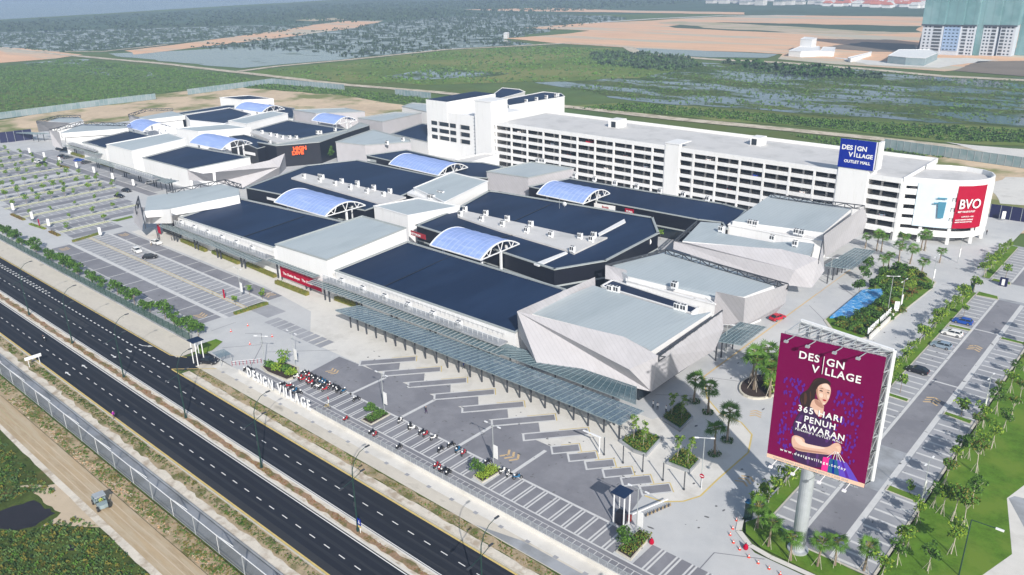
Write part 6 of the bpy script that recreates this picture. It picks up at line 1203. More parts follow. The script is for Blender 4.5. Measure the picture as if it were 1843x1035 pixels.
ys_ = list(np.arange(99, 300, 6.2))
for i, y in enumerate(ys_[:32]): place(LT[i % 3], (-21.9+rnd.uniform(-.6, .8), y+rnd.uniform(-1.5, 1.5), 0), rnd.uniform(0, 6), 'staked tree along the outer kerb of the right lot, %s from the near end' % nth(i, 32), 'staked trees along the lawn edge', rnd.uniform(.6, 1.2))
for i, p in enumerate([(-16.5, 113.3, 0), (-16.7, 121.0, 0), (-17.4, 127.5, 0), (-20.3, 122.2, 0), (-19.1, 137.8, 0), (-18.0, 107.3, 0), (-21.9, 108.7, 0), (-18.5, 121.4, 0), (-18.8, 155.3, 0), (-19.0, 147.8, 0), (-18.6, 160.5, 0), (-21.2, 141.4, 0), (-19.9, 144.5, 0), (-18.8, 168.6, 0)]):
    place(LT[(i*2) % 3], p, rnd.uniform(0, 6), 'staked tree scattered on the big lawn, %s of fourteen' % nth(i, 14), 'trees scattered on the big lawn', rnd.uniform(.85, 1.15))
for i, (p, t) in enumerate([((-67.4, 128.9, 0), 'leftmost of the plaza ring palms'), ((-63.2, 126.9, 0), 'second ring palm of the plaza from the left'), ((-55.7, 120.2, 0), 'tallest ring palm, right one of the plaza'), ((-55.2, 114.7, 0), 'ring palm of the plaza nearest the road')]): place(PM[i % 3], p, i*1.3, 'fan palm, '+t, None, 1.2)
for i, p in enumerate([(-40.4, 100.6, 0), (-37.3, 97.7, 0), (-33.5, 96.9, 0), (-30.1, 98.2, 0), (-28.3, 100.0, 0), (-24.8, 101.6, 0)]): place(PN[i % 2], p, i*1.1, 'fan palm in the corner bed under the billboard, %s from the left' % nth(i, 6), 'palms under the billboard')
dp = [(-62.3, 143.5), (-60.4, 140.4), (-58.4, 143), (-60.5, 146.8), (-56.6, 139.6), (-56.5, 144.5)]
b = MB(); cyl = [(-60+5.2*math.cos(t)*(.75), 143+6.0*math.sin(t)) for t in np.linspace(0, 6.28, 24, endpoint=False)]; b.prism(cyl, 0, .4); E = empty('round_planter', (-60, 143, 0), 0, 'rounded planter of dark soil with palms left of the billboard', 'planter'); o = b.build('kerb_ring', 'kerb', E, origin=E.location); b = MB(); b.prism([(-60+(x+60)*.92, 143+(y-143)*.92) for x, y in cyl], .3, .44); b.build('soil', 'soil', E, origin=E.location)
for i, p in enumerate(dp): place(PN[i % 2], (*p, .4), i, 'bushy palm in the round dark planter, %s of six from the near side' % nth(i), 'palms in the round planter', 1.5)
for i, (x, y, k_) in enumerate([(-58.6, 146.5, 'lime'), (-57.2, 142.2, 'lime'), (-57.0, 147.6, 'olive'), (-59.4, 148.2, 'lime'), (-56.8, 145, 'lime')]): place(SHR_(k_), (x, y, .4), i, '%s bush in the round dark planter, %s of five' % (k_, nth(i)), None, 1.9)
gp = [(-75.0, 244.7, 0), (-70.2, 244.2, 0), (-65.9, 249.1, 0), (-61.5, 252.6, 0), (-54.1, 244.7, 0), (-60.7, 253.3, 0), (-60.3, 238.5, 0), (-63.1, 237.5, 0), (-63.8, 226.6, 0), (-63.1, 228.4, 0), (-54.9, 230.2, 0), (-71.6, 244.5, 0)]
for i, p in enumerate(gp): place(PN[i % 2], p, i, 'fan palm between the garden island and the car park, %s of twelve' % nth(i), 'palms near the curved tower', rnd.uniform(.9, 1.2))
# bamboo planters and square planters of the plaza
for i, (pts, t) in enumerate([([(-68.8, 118.9), (-63.7, 117.3), (-64.3, 123.1), (-69.3, 126.5)], 'five sided planter nearest the pavilion point'), ([(-70.3, 107.2), (-66.5, 106), (-63.9, 106.3), (-64.8, 113), (-69.5, 113)], 'square planter by the end of the long glass canopy'), ([(-60.1, 106.6), (-55.6, 106.8), (-56.0, 111), (-60.3, 112.2)], 'square planter nearest the plaza corner')]):
    c = cen(pts); E = empty('planter', c, 0, t+' with a green bed', 'planter'); b = MB(); b.prism(pts, 0, .55); b.build('rim', 'concrete_grey', E, origin=c)
    ins = [(c[0]+(x-c[0])*.88, c[1]+(y-c[1])*.88) for x, y in pts]; b = MB(); b.prism(ins, .5, .6); b.build('soil', 'leaf_dark', E, origin=c)
    lp = []
    while len(lp) < 900:
        x, y = rnd.uniform(-4, 4), rnd.uniform(-4.6, 4.6)
        q = [(a[0]-c[0], a[1]-c[1]) for a in ins]; ins_ = True; sg = area(ins) > 0
        for a in range(len(q)):
            p1, p2 = q[a], q[(a+1) % len(q)]
            if ((p2[0]-p1[0])*(y-p1[1])-(p2[1]-p1[1])*(x-p1[0]) > 0) != sg: ins_ = False; break
        if ins_: lp.append((x, y, .6+rnd.uniform(0, .5)))
    leaves(lp, .17, i, 2).build('bed_plants', ['leaf_mid', 'leaf_olive'], E)
    for j in range(3): place(BB[(i+j) % 2], (c[0]+[-1.2, .6, 1.2][j], c[1]+[-.5, .9, -1][j], .55), j*2.1, 'thin airy tree, %s of three, %s' % (ORD[j], t.replace('planter ', 'planter ')), 'thin trees of the plaza planters', [1., .85, .7][j])
# islands with shrubs
def island(label, pts, m='leaf_dark'):
    c = cen(pts); E = empty('planted_island', c, 0, label, 'planter'); b = MB(); b.prism([(x, y) for x, y in pts], 0, .22); b.build('kerb_edge', 'kerb', E, origin=c); b = MB(); b.prism([(c[0]+(x-c[0])*.85, c[1]+(y-c[1])*.92) for x, y in pts], .15, .26); b.build('soil', 'soil', E, origin=c)
    x0, x1 = min(p[0] for p in pts), max(p[0] for p in pts); y0, y1 = min(p[1] for p in pts), max(p[1] for p in pts)
    leaves([(c[0]*0+rnd.uniform(x0-c[0]+.4, x1-c[0]-.4), rnd.uniform(y0-c[1]+.4, y1-c[1]-.4), rnd.uniform(.25, .95)) for _ in range(700)], .17, int(abs(c[0])), 2).build('low_shrubs', [m, 'leaf_mid' if m != 'leaf_lime' else 'leaf_lime'], E)
island('dark planted island with one tree at the motorcycle bays', [(-112.6, 82), (-109.6, 82), (-109.8, 87), (-112.6, 87)])
island('lime green planted island with one tree between the motorcycles', [(-83.2, 82.4), (-80.6, 82), (-80.3, 86.8), (-83.2, 87)], 'leaf_lime')
island('brownish planted island with one tree behind the right gate tower', [(-53.8, 82.2), (-51, 82), (-51.6, 88.3), (-54.0, 88.8)], 'leaf_olive')
pts = [(-147.5, 82.2), (-144.2, 81.4), (-137.3, 82.1), (-137.2, 84.9), (-140.5, 87.4), (-146, 87)]
c = cen(pts); E = empty('planted_island', c, 0, 'kerbed island with mixed shrubs right behind the white front letters', 'planter'); b = MB(); b.prism(pts, 0, .25); b.build('kerb_edge', 'kerb', E, origin=c); b = MB(); b.prism([(c[0]+(x-c[0])*.9, c[1]+(y-c[1])*.85) for x, y in pts], .2, .3); b.build('soil', 'soil', E, origin=c)
for i, (x, y, k_) in enumerate([(-145.6, 83.2, 'dark'), (-143, 83.6, 'lime'), (-140.8, 84.2, 'dark'), (-138.6, 83.8, 'lime')]): place(SHR[k_], (x, y, .25), i, '%s shrub on the island behind the white letters, %s from the left' % (k_, nth(i)), None, 1.3)
def inside(x, y, poly):
    r = False
    for i in range(len(poly)):
        a, b_ = poly[i], poly[i-1]
        if (a[1] > y) != (b_[1] > y) and x < (b_[0]-a[0])*(y-a[1])/(b_[1]-a[1])+a[0]: r = not r
    return r
gpoly = [(q[0], q[1]) for q in GARD]; gx = [q[0] for q in gpoly]; gy = [q[1] for q in gpoly]
BLUE = [(-62.7, 185.8, 0), (-63.0, 208.9, 0), (-58.4, 213.6, 0), (-58.1, 206.2, 0), (-58.2, 197.3, 0), (-59.3, 188.9, 0)]
b = MB(); bl = [(q[0], q[1]) for q in BLUE]; b.prism(bl, .1, .55); o = b.build('mosaic_terrace', 'sky_tile'); tag(o, 'bright blue and white mosaic terrace at the edge of the garden', 'terrace')
n = 0
while n < 150:
    x, y = rnd.uniform(min(gx), max(gx)), rnd.uniform(min(gy), max(gy))
    if not inside(x, y, gpoly) or any(inside(x+dx, y+dy, bl) for dx in (-1.6, 0, 1.6) for dy in (-2.2, 0, 1.6)) or not inside(x, y, [tuple(cg+(Vector(q)-cg)*.9) for q in gpoly]): continue
    if x > -55.5 and y > 188 and rnd.random() < .85: continue
    k_ = rnd.choice(['lime', 'dark', 'russet', 'olive', 'dark', 'olive']); s = rnd.uniform(.6, 1.5)
    place(SHR[k_], (x, y, .12), rnd.uniform(0, 6), '%s shrub among the mixed planting of the garden island' % k_, k_+' shrubs of the garden island', s); n += 1
for i in range(9):
    x, y = [(-66, 217), (-61, 212), (-58, 220), (-63, 206), (-68, 226), (-60, 228), (-56, 205), (-55, 198), (-56, 188)][i]
    place(BT[i % 3], (x, y, .1), i, 'tall tree rising from the garden island, %s of nine' % nth(i), 'tall trees of the garden island', .95)
# clipped hedges
def hedge(label, a, c, w_=1.3, h=1.1, name='hedge', group=None, mats=('leaf_olive', 'leaf_olive', 'leaf_mid')):
    a, c = Vector((*a[:2], 0)), Vector((*c[:2], 0)); E = empty(name, a, 0, label, 'hedge', group); d = c-a; L_ = d.length; d.normalize(); nn = Vector((-d.y, d.x, 0)); b = MB(); b.bar(d*.1+Vector((0, 0, h*.45)), d*(L_-.1)+Vector((0, 0, h*.45)), w_*.85, h*.85); b.build('core', 'leaf_olive', E)
    pts_ = []
    for _ in range(int(L_*34)):
        t = rnd.uniform(0, L_); f_ = rnd.random()
        if f_ < .5: pts_.append(d*t+nn*rnd.uniform(-.5, .5)*w_+Vector((0, 0, h*rnd.uniform(.88, 1.02))))
        else: pts_.append(d*t-nn*w_*.5+Vector((0, 0, rnd.uniform(.1, h))))
    leaves(pts_, .15, int(L_*10), 3).build('leaf_shell', list(mats), E)
hs = [((-246.3, 116.2, 0), (-230.2, 115.7, 0)), ((-227.3, 116.4, 0), (-211.8, 115.9, 0)), ((-209.0, 116.8, 0), (-193.4, 116.3, 0)), ((-189.3, 113.9, 0), (-174.7, 114.0, 0)), ((-166.5, 116.9, 0), (-157.4, 117.2, 0))]
for i, (a, c) in enumerate(hs): hedge('clipped olive hedge along the long facade, %s from the left' % nth(i, 5), a, c, group='hedges along the facade')
hs = [((-420.2, 151.3, 0), (-406.6, 151.4, 0)), ((-402.2, 151.4, 0), (-388.5, 151.2, 0)), ((-384.9, 150.2, 1.42109e-14), (-371.5, 150.6, 0)), ((-370.5, 150.6, 0), (-355.6, 150.4, 0)), ((-352.6, 151.8, 0), (-344.3, 152.1, 0))]
for i, (a, c) in enumerate(hs): hedge('clipped hedge before the far left shops, %s from the left' % nth(i, 5), a, c, group='hedges of the far left shops')
hedge('dark low hedge at the lane end of the left lot', (-273.9, 93.1, 0), (-275.7, 102.3, 0), .9, .7, mats=('leaf_olive', 'leaf_mid', 'leaf_mid'))
hedge('brown low hedge at the head of the far left rows', (-325.5, 92.5, 0), (-314.1, 92.7, 0), 1.2, .6, mats=('leaf_russet', 'soil', 'leaf_olive')); hedge('second brown low hedge, beside the third banner', (-291.5, 92.9, 0), (-284.2, 93.0, 0), 1.2, .6, mats=('leaf_russet', 'soil', 'leaf_olive')); hedge('green low hedge with a yellow kerb beside the red totem', (-306.9, 92.1, 0), (-296.2, 93.1, 0), 1.0, .5, mats=('leaf_mid', 'leaf_lime', 'leaf_mid'))
hedge('green hedge strip closing the lower end of the left lot', (-178.4, 94.3, 0), (-178.0, 103.8, 0), 1.2, .7, mats=('leaf_mid', 'leaf_dark', 'leaf_mid'))
hedge('thin hedge at the top lane of the far left lot', (-398.6, 136.6, 0), (-388.8, 137.4, 0), 1.0, .6, mats=('leaf_olive', 'leaf_russet', 'leaf_mid'))
for i, p in enumerate([(-308.6, 221.2, 0), (-314.7, 223.0, -1.42109e-14)]): place(BT[i], p, i, ['bushy bright tree in front of the black shop, right of the orange sign', 'smaller bushy tree beside the black shop entrance'][i], None, 1.5-.3*i)
for i, p in enumerate([(-313.2, 202.1, 0), (-311.9, 207.7, 0), (-310.2, 213.6, 0), (-153.9, 163.7, 0), (-152.3, 162.3, 0), (-149.7, 163.1, 0), (-145.8, 163.0, 0), (-139.4, 162.4, 0), (-135.0, 162.3, 0), (-123.4, 169.5, 0), (-125.6, 196.5, 0), (-127.5, 213.6, 0), (-152.0, 224.9, 2), (-149.7, 224.8, 2)]):
    place(YT[i % 3], (p[0], p[1], 0 if i not in (3, 4, 5, 6, 7, 8, 12, 13) else 3.6), i, 'small tree on the shopping street, %s counted from the far left' % nth(i, 14), 'small trees of the shopping street', .95)

# ============================================================ VEHICLES
def car(name, paint, seed=0, L_=4.3, W_=1.75, H_=1.45, estate=False):
    E = empty(name); E['category'] = 'car'; l = L_/2; w_ = W_/2
    prof = [(-l, .35), (-l*1.0, .75), (-l*.93, .92), (-l*.5 if not estate else -l*.9, .98), (l*.42, .95), (l*.9, .78), (l, .55), (l*.98, .3), (l*.8, .22), (-l*.85, .22)]
    b = MB(); n_ = len(prof); vs = []
    for yy, s, zs in ((-w_*.97, .985, .0), (-w_, 1, 0), (w_, 1, 0), (w_*.97, .985, 0)): vs += [(x*s, yy, z) for x, z in prof]
    fs = [tuple(range(n_))] + [(r*n_+i, (r+1)*n_+i, (r+1)*n_+(i+1) % n_, r*n_+(i+1) % n_) for r in range(3) for i in range(n_)] + [tuple(3*n_+i for i in range(n_-1, -1, -1))]
    b.add(vs, fs)
    xr, xf, tr, tf = (-l*.9, l*.46, -l*.72, l*.12) if estate else (-l*.85, l*.46, -l*.5, l*.12)
    b.add([(tr, -w_*.72, H_), (tf, -w_*.72, H_), (tf, w_*.72, H_), (tr, w_*.72, H_), (tr-.04, -w_*.76, H_-.07), (tf+.05, -w_*.76, H_-.07), (tf+.05, w_*.76, H_-.07), (tr-.04, w_*.76, H_-.07)], [(0, 1, 2, 3), (4, 5, 1, 0), (5, 6, 2, 1), (6, 7, 3, 2), (7, 4, 0, 3)])
    for s in (-1, 1):
        for (xa, xb) in ((tr, xr), (tf, xf), ((tr+tf)/2, (tr+tf)/2)): b.bar((xa, s*w_*.75, H_-.05), (xb, s*w_*.93, .95), .07)
    body = b.build('body', paint, E)
    b = MB(); b.add([(xr, -w_*.92, .93), (xf, -w_*.92, .93), (xf, w_*.92, .93), (xr, w_*.92, .93), (tr, -w_*.75, H_-.06), (tf, -w_*.75, H_-.06), (tf, w_*.75, H_-.06), (tr, w_*.75, H_-.06)], [(0, 1, 5, 4), (1, 2, 6, 5), (2, 3, 7, 6), (3, 0, 4, 7), (4, 5, 6, 7)]); b.build('window_glass', 'glass_dark', E)
    for x in (-l*.6, l*.6):
        for s in (-1, 1):
            t = MB(); t.tube([(x, s*(w_-.16), .32), (x, s*(w_+.03), .32)], .32, 14); wo = t.build('wheel', 'tyre', E)
            t = MB(); t.tube([(x, s*(w_+.031), .32), (x, s*(w_+.045), .32)], .19, 10); t.build('rim', 'rim', wo)
    for s in (-1, 1):
        t = MB(); t.box(l*.93, l*.985, s*w_*.62-.16, s*w_*.62+.16, .55, .7); t.build('headlight', 'head_lamp', E)
        t = MB(); t.box(-l*1.005, -l*.97, s*w_*.75-.12, s*w_*.75+.12, .62, .86); t.build('tail_light', 'tail_lamp', E)
    return E
protos = {}
def park(paint, p, rz, label, estate=False):
    k_ = (paint, estate)
    if k_ not in protos: protos[k_] = car('parked_car', paint, estate=estate)
    place(protos[k_], (p[0], p[1], .015), rz, label)
H2 = math.pi
park('car_blue', (-37.6, 203.0), H2+.03, 'blue hatchback in the right lot, above the white car', True); park('car_white', (-37.6, 194.2), H2, 'white hatchback in the right lot, between the blue and the silver cars', True)
park('car_silver', (-37.6, 185.8), H2-.02, 'silver blue hatchback in the right lot, below the white car', True); park('car_black', (-37.9, 169.8), H2, 'black saloon in the right lot, beside the billboard edge')
park('car_white', (-250.3, 109.6), .1, 'white saloon driving along the lane by the long facade'); park('car_white', (-247.2, 101.9), -.1, 'white pickup like car parked left of the dark van', True); park('car_black', (-238, 101.6), .9, 'dark navy van parked in the left lot near two white cars', True)
park('car_black', (-416.4, 145.6, 0), 1.6, 'black car on the far left shop lane, left of the blue one'); park('car_grey', (-411.6, 145.9, 0), 1.6, 'grey car just beside the black car on the far left lane'); park('car_blue', (-400.9, 146.8, 0), 1.6, 'blue car on the far left shop lane'); park('car_grey', (-392.7, 146.7, 0), 1.7, 'grey car right of the blue car on the far left lane')
park('car_black', (-435.4, 151.5, 0), .2, 'black car in shade at the wall of the far left pavilion'); park('car_black', (-433.1, 153.2, 0), .3, 'second black car in shade at the wall of the far left pavilion'); park('car_black', (-406.9, 133.4, 0), .3, 'black car in the far left lot with a white one beside it'); park('car_white', (-412.1, 133.2, 1.42109e-14), .3, 'white car beside the black car in the far left lot')
park('car_black', (-318.8, 128.7, 0), .2, 'dark car in the left lot, lower of two near the truss pavilion'); park('car_black', (-325.2, 134.5, 0), .2, 'dark car in the left lot, upper of two near the truss pavilion'); park('car_white', (-330.9, 147.0, 0), 1.2, 'white car beside the blue topped porch')
park('car_red', (-72.3, 177.6), 1.3, 'red car parked by the second right hand pavilion'); park('car_black', (-158.1, 75.9, 0), .5, 'black car passing the left gate tower'); park('car_grey', (-312.3, 207.3, 0), .2, 'dark buggy in front of the black shop')
for i, (x, z, c_) in enumerate([(-226, 15.5, 'white'), (-208, 12.4, 'silver'), (-199, 9.3, 'black'), (-190, 15.5, 'red'), (-181, 6.2, 'white'), (-172, 12.4, 'grey'), (-163, 9.3, 'silver'), (-137, 15.5, 'white'), (-128, 6.2, 'black'), (-119, 12.4, 'blue'), (-102, 9.3, 'white'), (-86+10, 6.2, 'silver')]):
    k_ = ('car_'+c_, True)
    if k_ not in protos: protos[k_] = car('parked_car', 'car_'+c_, estate=True)
    place(protos[k_], (x, 261.2, z+.02), 1.57, '%s car inside the open deck of the car park, %s such car from the left' % (c_, nth(i, 12)))
# motorcycles
def moto(name, paint, helmet='pale_ink'):
    E = empty(name); E['category'] = 'motorcycle'
    for x in (-.62, .62):
        b = MB(); b.tube([(x, -.06, .29), (x, .06, .29)], .29, 12); wo = b.build('wheel', 'tyre', E); b = MB(); b.tube([(x, -.065, .29), (x, .065, .29)], .13, 8); b.build('rim', 'rim', wo)
    b = MB(); b.add([(-.75, -.12, .6), (-.1, -.15, .42), (.38, -.12, .5), (.42, -.1, .95), (.3, -.1, .98), (-.05, -.1, .68), (-.7, -.1, .8), (-.75, .12, .6), (-.1, .15, .42), (.38, .12, .5), (.42, .1, .95), (.3, .1, .98), (-.05, .1, .68), (-.7, .1, .8)], [(0, 1, 2, 3, 4, 5, 6), (13, 12, 11, 10, 9, 8, 7)]+[(i, i+7, (i+1) % 7+7, (i+1) % 7) for i in range(7)]); b.build('body', paint, E)
    b = MB(); b.box(-.62, 0, -.14, .14, .72, .82); b.build('seat', 'tyre', E)
    b = MB(); b.bar((.4, -.33, 1.02), (.4, .33, 1.02), .05); b.bar((.62, 0, .3), (.38, 0, 1.0), .07); b.bar((-.62, -.1, .3), (-.1, -.1, .42), .06); b.build('handlebar', 'dark_steel', E)
    b = MB(); b.ball((-.55, 0, .95), .16, n=8, m=5); b.build('helmet_box', helmet, E); b = MB(); b.box(.42, .5, -.07, .07, .84, .96); b.build('headlight', 'head_lamp', E)
    return E
MO = dict(red=moto('motorcycle', 'lip'), black=moto('motorcycle', 'car_black'), white=moto('motorcycle', 'car_white', 'car_black'), blue=moto('motorcycle', 'teal_bag'))
cols = ['red', 'black', 'black', 'white', 'black', 'red', 'blue', 'black']
n = 0
for row, (x0, x1, y, cnt) in enumerate(((-137.2, -124, 86.4, 16), (-137.0, -127.5, 84.6, 9), (-136.0, -130.4, 80.4, 5))):
    for i in range(cnt):
        c_ = rnd.choice(cols) if row != 1 else rnd.choice(['red', 'red', 'black', 'white'])
        place(MO[c_], (x0+(x1-x0)*i/(cnt-1), y+rnd.uniform(-.25, .25), .012), 1.57+rnd.uniform(-.35, .35)+(H2 if rnd.random() < .2 else 0), '%s motorcycle in the cluster by the white letters, %s row, %s from left' % (c_, ['back', 'middle', 'front'][row], nth(i, cnt)), 'motorcycles clustered by the white letters')
ml = [('red', -114.6, 80, 'alone beside the front railing, left of the tree island'), ('black', -107.0, 80.1, 'left one of a pair at the front railing'), ('red', -105.9, 80.0, 'right one of a pair at the front railing'), ('white', -106.2, 86.4, 'first of the back row right of the tree island'), ('black', -103.4, 86.3, 'second of the back row right of the tree island'), ('white', -102.3, 86.1, 'third of the back row right of the tree island'), ('black', -99.9, 86.2, 'left of the red one in the middle of the back row'), ('red', -98.8, 86.2, 'in the middle of the back row'), ('white', -96.8, 86.3, 'alone between two gaps of the back row'), ('black', -93.0, 84.4, 'parked low in a bay before the lime island'), ('black', -92.6, 86.6, 'at the back of the same bays before the lime island'), ('blue', -90.5, 86.3, 'beside the red one left of the lime island'), ('red', -89.0, 86.2, 'closest left of the lime island'), ('black', -99.3, 80, 'alone at the front strip'), ('red', -89.9, 80.4, 'left of a group of four at the front strip'), ('red', -88.9, 80.2, 'second of the group of four at the front strip'), ('black', -87.8, 80.2, 'third of the group of four at the front strip'), ('black', -86.7, 80.1, 'right end of the group of four at the front strip'), ('black', -83.8, 86.8, 'behind the lime island tree'), ('white', -80.0, 86.6, 'right of the lime island, left of its pair'), ('white', -78.8, 86.6, 'right of the lime island, right of its pair'), ('blue', -76.9, 86.8, 'alone at the right, past the lime island'), ('black', -119.3, 86.3, 'alone beyond the dense cluster near the parked rider'), ('black', -148.3, 79.4, 'behind the first white letter'), ('black', -147.2, 79.6, 'right behind the first white letter')]
for i, (c_, x, y, t) in enumerate(ml): place(MO[c_], (x, y, .012), 1.57+rnd.uniform(-.6, .6), c_+' motorcycle '+t)
# ============================================================ PEOPLE
def person(label, loc, rz, shirt, pants, pose='walk', name='person', parent=None):
    J = dict(pel=(0, 0, .92), wai=(0, 0, 1.08), che=(0, 0, 1.34), nek=(0, 0, 1.5), hea=(.02, 0, 1.62), top=(.02, 0, 1.74), sl=(0, .19, 1.42), sr=(0, -.19, 1.42))
    if pose == 'walk': J.update(hl=(0, .1, .9), kl=(.16, .1, .5), al=(.12, .1, .1), tl=(.28, .1, .05), hr=(0, -.1, .9), kr=(-.02, -.1, .5), ar=(-.24, -.1, .12), tr=(-.1, -.1, .05), el=(-.12, .25, 1.15), wl=(-.1, .26, .92), fl=(-.08, .26, .82), er=(.1, -.25, 1.15), wr=(.24, -.24, .98), fr=(.3, -.23, .9))
    elif pose == 'stand': J.update(hl=(0, .1, .9), kl=(.02, .11, .5), al=(0, .12, .1), tl=(.16, .13, .05), hr=(0, -.1, .9), kr=(.02, -.11, .5), ar=(0, -.12, .1), tr=(.16, -.13, .05), el=(-.02, .26, 1.15), wl=(.06, .27, .92), fl=(.08, .27, .82), er=(-.02, -.26, 1.15), wr=(.1, -.22, .98), fr=(.15, -.2, .92))
    else: J.update(pel=(-.1, 0, .88), wai=(-.08, 0, 1.02), che=(.0, 0, 1.26), nek=(.04, 0, 1.42), hea=(.08, 0, 1.54), top=(.08, 0, 1.66), sl=(.02, .19, 1.35), sr=(.02, -.19, 1.35), hl=(-.05, .12, .86), kl=(.3, .16, .72), al=(.2, .16, .36), tl=(.34, .16, .3), hr=(-.05, -.12, .86), kr=(.3, -.16, .72), ar=(.2, -.16, .36), tr=(.34, -.16, .3), el=(.2, .28, 1.18), wl=(.38, .27, 1.06), fl=(.44, .26, 1.04), er=(.2, -.28, 1.18), wr=(.38, -.27, 1.06), fr=(.44, -.26, 1.04))
    rad = dict(pel=.14, wai=.12, che=.15, nek=.055, hea=.095, top=.07, sl=.065, sr=.065, hl=.09, hr=.09, kl=.062, kr=.062, al=.045, ar=.045, tl=.04, tr=.04, el=.042, er=.042, wl=.03, wr=.03, fl=.028, fr=.028)
    ks = list(J); ed = [('pel', 'wai'), ('wai', 'che'), ('che', 'nek'), ('nek', 'hea'), ('hea', 'top'), ('che', 'sl'), ('che', 'sr'), ('sl', 'el'), ('el', 'wl'), ('wl', 'fl'), ('sr', 'er'), ('er', 'wr'), ('wr', 'fr'), ('pel', 'hl'), ('hl', 'kl'), ('kl', 'al'), ('al', 'tl'), ('pel', 'hr'), ('hr', 'kr'), ('kr', 'ar'), ('ar', 'tr')]
    me = bpy.data.meshes.new('p'); me.from_pydata([J[k] for k in ks], [(ks.index(a), ks.index(c)) for a, c in ed], []); o = bpy.data.objects.new('p', me); sc.collection.objects.link(o)
    o.modifiers.new('s', 'SKIN'); sv = me.skin_vertices[0].data
    for i, k in enumerate(ks): sv[i].radius = (rad[k], rad[k]); sv[i].use_root = (k == 'pel')
    o.modifiers.new('ss', 'SUBSURF').levels = 1; dg = bpy.context.evaluated_depsgraph_get(); m2 = bpy.data.meshes.new_from_object(o.evaluated_get(dg)); bpy.data.objects.remove(o)
    m2.materials.clear()
    for q in ('skin', shirt, pants, 'hair', 'tyre'): m2.materials.append(MATS[q])
    zt = J['top'][2]
    for p in m2.polygons:
        c = p.center; p.use_smooth = True
        if c.z > zt-.13 and c.x < J['hea'][0]+.05: p.material_index = 3
        elif c.z > J['nek'][2]-.02: p.material_index = 0
        elif min((c-Vector(J['fl'])).length, (c-Vector(J['fr'])).length) < .1: p.material_index = 0
        elif c.z > J['pel'][2]+.04 or min((c-Vector(J['wl'])).length, (c-Vector(J['wr'])).length) < .12: p.material_index = 1
        elif min((c-Vector(J['tl'])).length, (c-Vector(J['tr'])).length) < .14: p.material_index = 4
        else: p.material_index = 2
    m2.name = 'person'; r = bpy.data.objects.new(name, m2); sc.collection.objects.link(r); r.location = loc; r.rotation_euler = (0, 0, rz); return tag(r, label, 'person')
person('person in white shirt and dark trousers standing left in the pair on the plaza', (-72.3, 121.7, 0), 1., 'pale_ink', 'car_black', 'stand'); person('person in white shirt and dark trousers standing right in the pair on the plaza', (-71.2, 121.6, 0), 2.4, 'pale_ink', 'car_black', 'stand')
person('person dressed in dark clothes walking across the grey parking court', (-104.8, 91.8, 0), .4, 'car_black', 'dress', 'walk'); person('person in a magenta top standing on the near road kerb', ((-149.9, 51.3, 0)[0], 51.35, .13), .2, 'magenta', 'dress', 'stand')
person('person in dark clothes under the edge of the long glass canopy', (-112.5, 110.0, 0), .4, 'blue_panel', 'car_black', 'walk'); person('person with dark red shirt standing by a yellow bicycle in the bays', (-122.8, 82.0, .01), 1.2, 'lip', 'pale_ink', 'stand')
person('person in dark clothes on the pavement beside the facade hedge', (-249.7, 114.5, 0), 1., 'car_black', 'car_black', 'stand'); person('person in white by the white pickup on the facade lane', (-249.6, 107.6, 0), 1., 'pale_ink', 'khaki', 'walk')
person('person standing on the small plaza beside the clipped five sided planter', (-69.4, 121.7, 0), 1., 'pale_ink', 'car_black', 'stand'); person('person on the pavement at the curved tower corner', (-50.5, 281.4, 0), 1., 'car_black', 'car_black', 'stand')
place(MO['black'], ((-199.5, 56.3, 0)[0], 56.9, .01), H2, 'black motorcycle ridden along the near carriageway'); person('person in black riding the motorcycle on the near carriageway', ((-199.5, 56.3, 0)[0]+.1, 56.9, -.08), H2, 'car_black', 'car_black', 'sit')
E = empty('bicycle', (-121.4, 80.6, 0), .5, 'yellow bicycle beside the person in dark red', 'bicycle')
for x in (-.5, .5): b = MB(); n_ = 14; q = [(x+.33*math.cos(t), 0, .34+.33*math.sin(t)) for t in np.linspace(0, 6.283, n_)]; b.tube(q, .03, 5, cap=False); b.build('wheel', 'tyre', E)
b = MB(); [b.bar(a, c, .05) for a, c in (((-.5, 0, .34), (-.15, 0, .8)), ((-.15, 0, .8), (.38, 0, .85)), ((.38, 0, .85), (0, 0, .35)), ((0, 0, .35), (-.5, 0, .34)), ((.5, 0, .34), (.36, 0, 1.0)), ((.36, -.25, 1.0), (.36, .25, 1.0)))]; b.build('frame', 'kerb_yellow', E); b = MB(); b.box(-.28, -.05, -.07, .07, .86, .92); b.build('saddle', 'tyre', E)
# road roller / farm truck on the dirt track
rc = (((-125.8, 37.6, 0)[0]+(-121.6, 37.3, 0)[0])/2, 37.6); E = empty('site_truck', (rc[0], rc[1], -.01), -.12, 'pale green open site buggy driving on the dirt track', 'buggy')
b = MB(); b.box(-1.9, -.2, -.85, .85, .7, 1.3); b.build('cargo_bed', 'zinc', E); b = MB(); b.prism([(.7, -.8), (1.9, -.6), (2.0, 0), (1.9, .6), (.7, .8)], .6, 1.25); b.build('bonnet', 'zinc', E); b = MB(); b.box(-.9, .75, -.85, .85, 2.1, 2.2); b.build('canopy_roof', 'steel', E)
b = MB(); b.box(-.2, .7, -.75, .75, .5, .9); b.build('floor', 'green_pole', E)
for x, y in ((-.8, -.75), (-.8, .75), (.65, -.75), (.65, .75)): b = MB(); b.bar((x, y, .8), (x, y, 2.1), .07); b.build('roof_post', 'dark_steel', E)
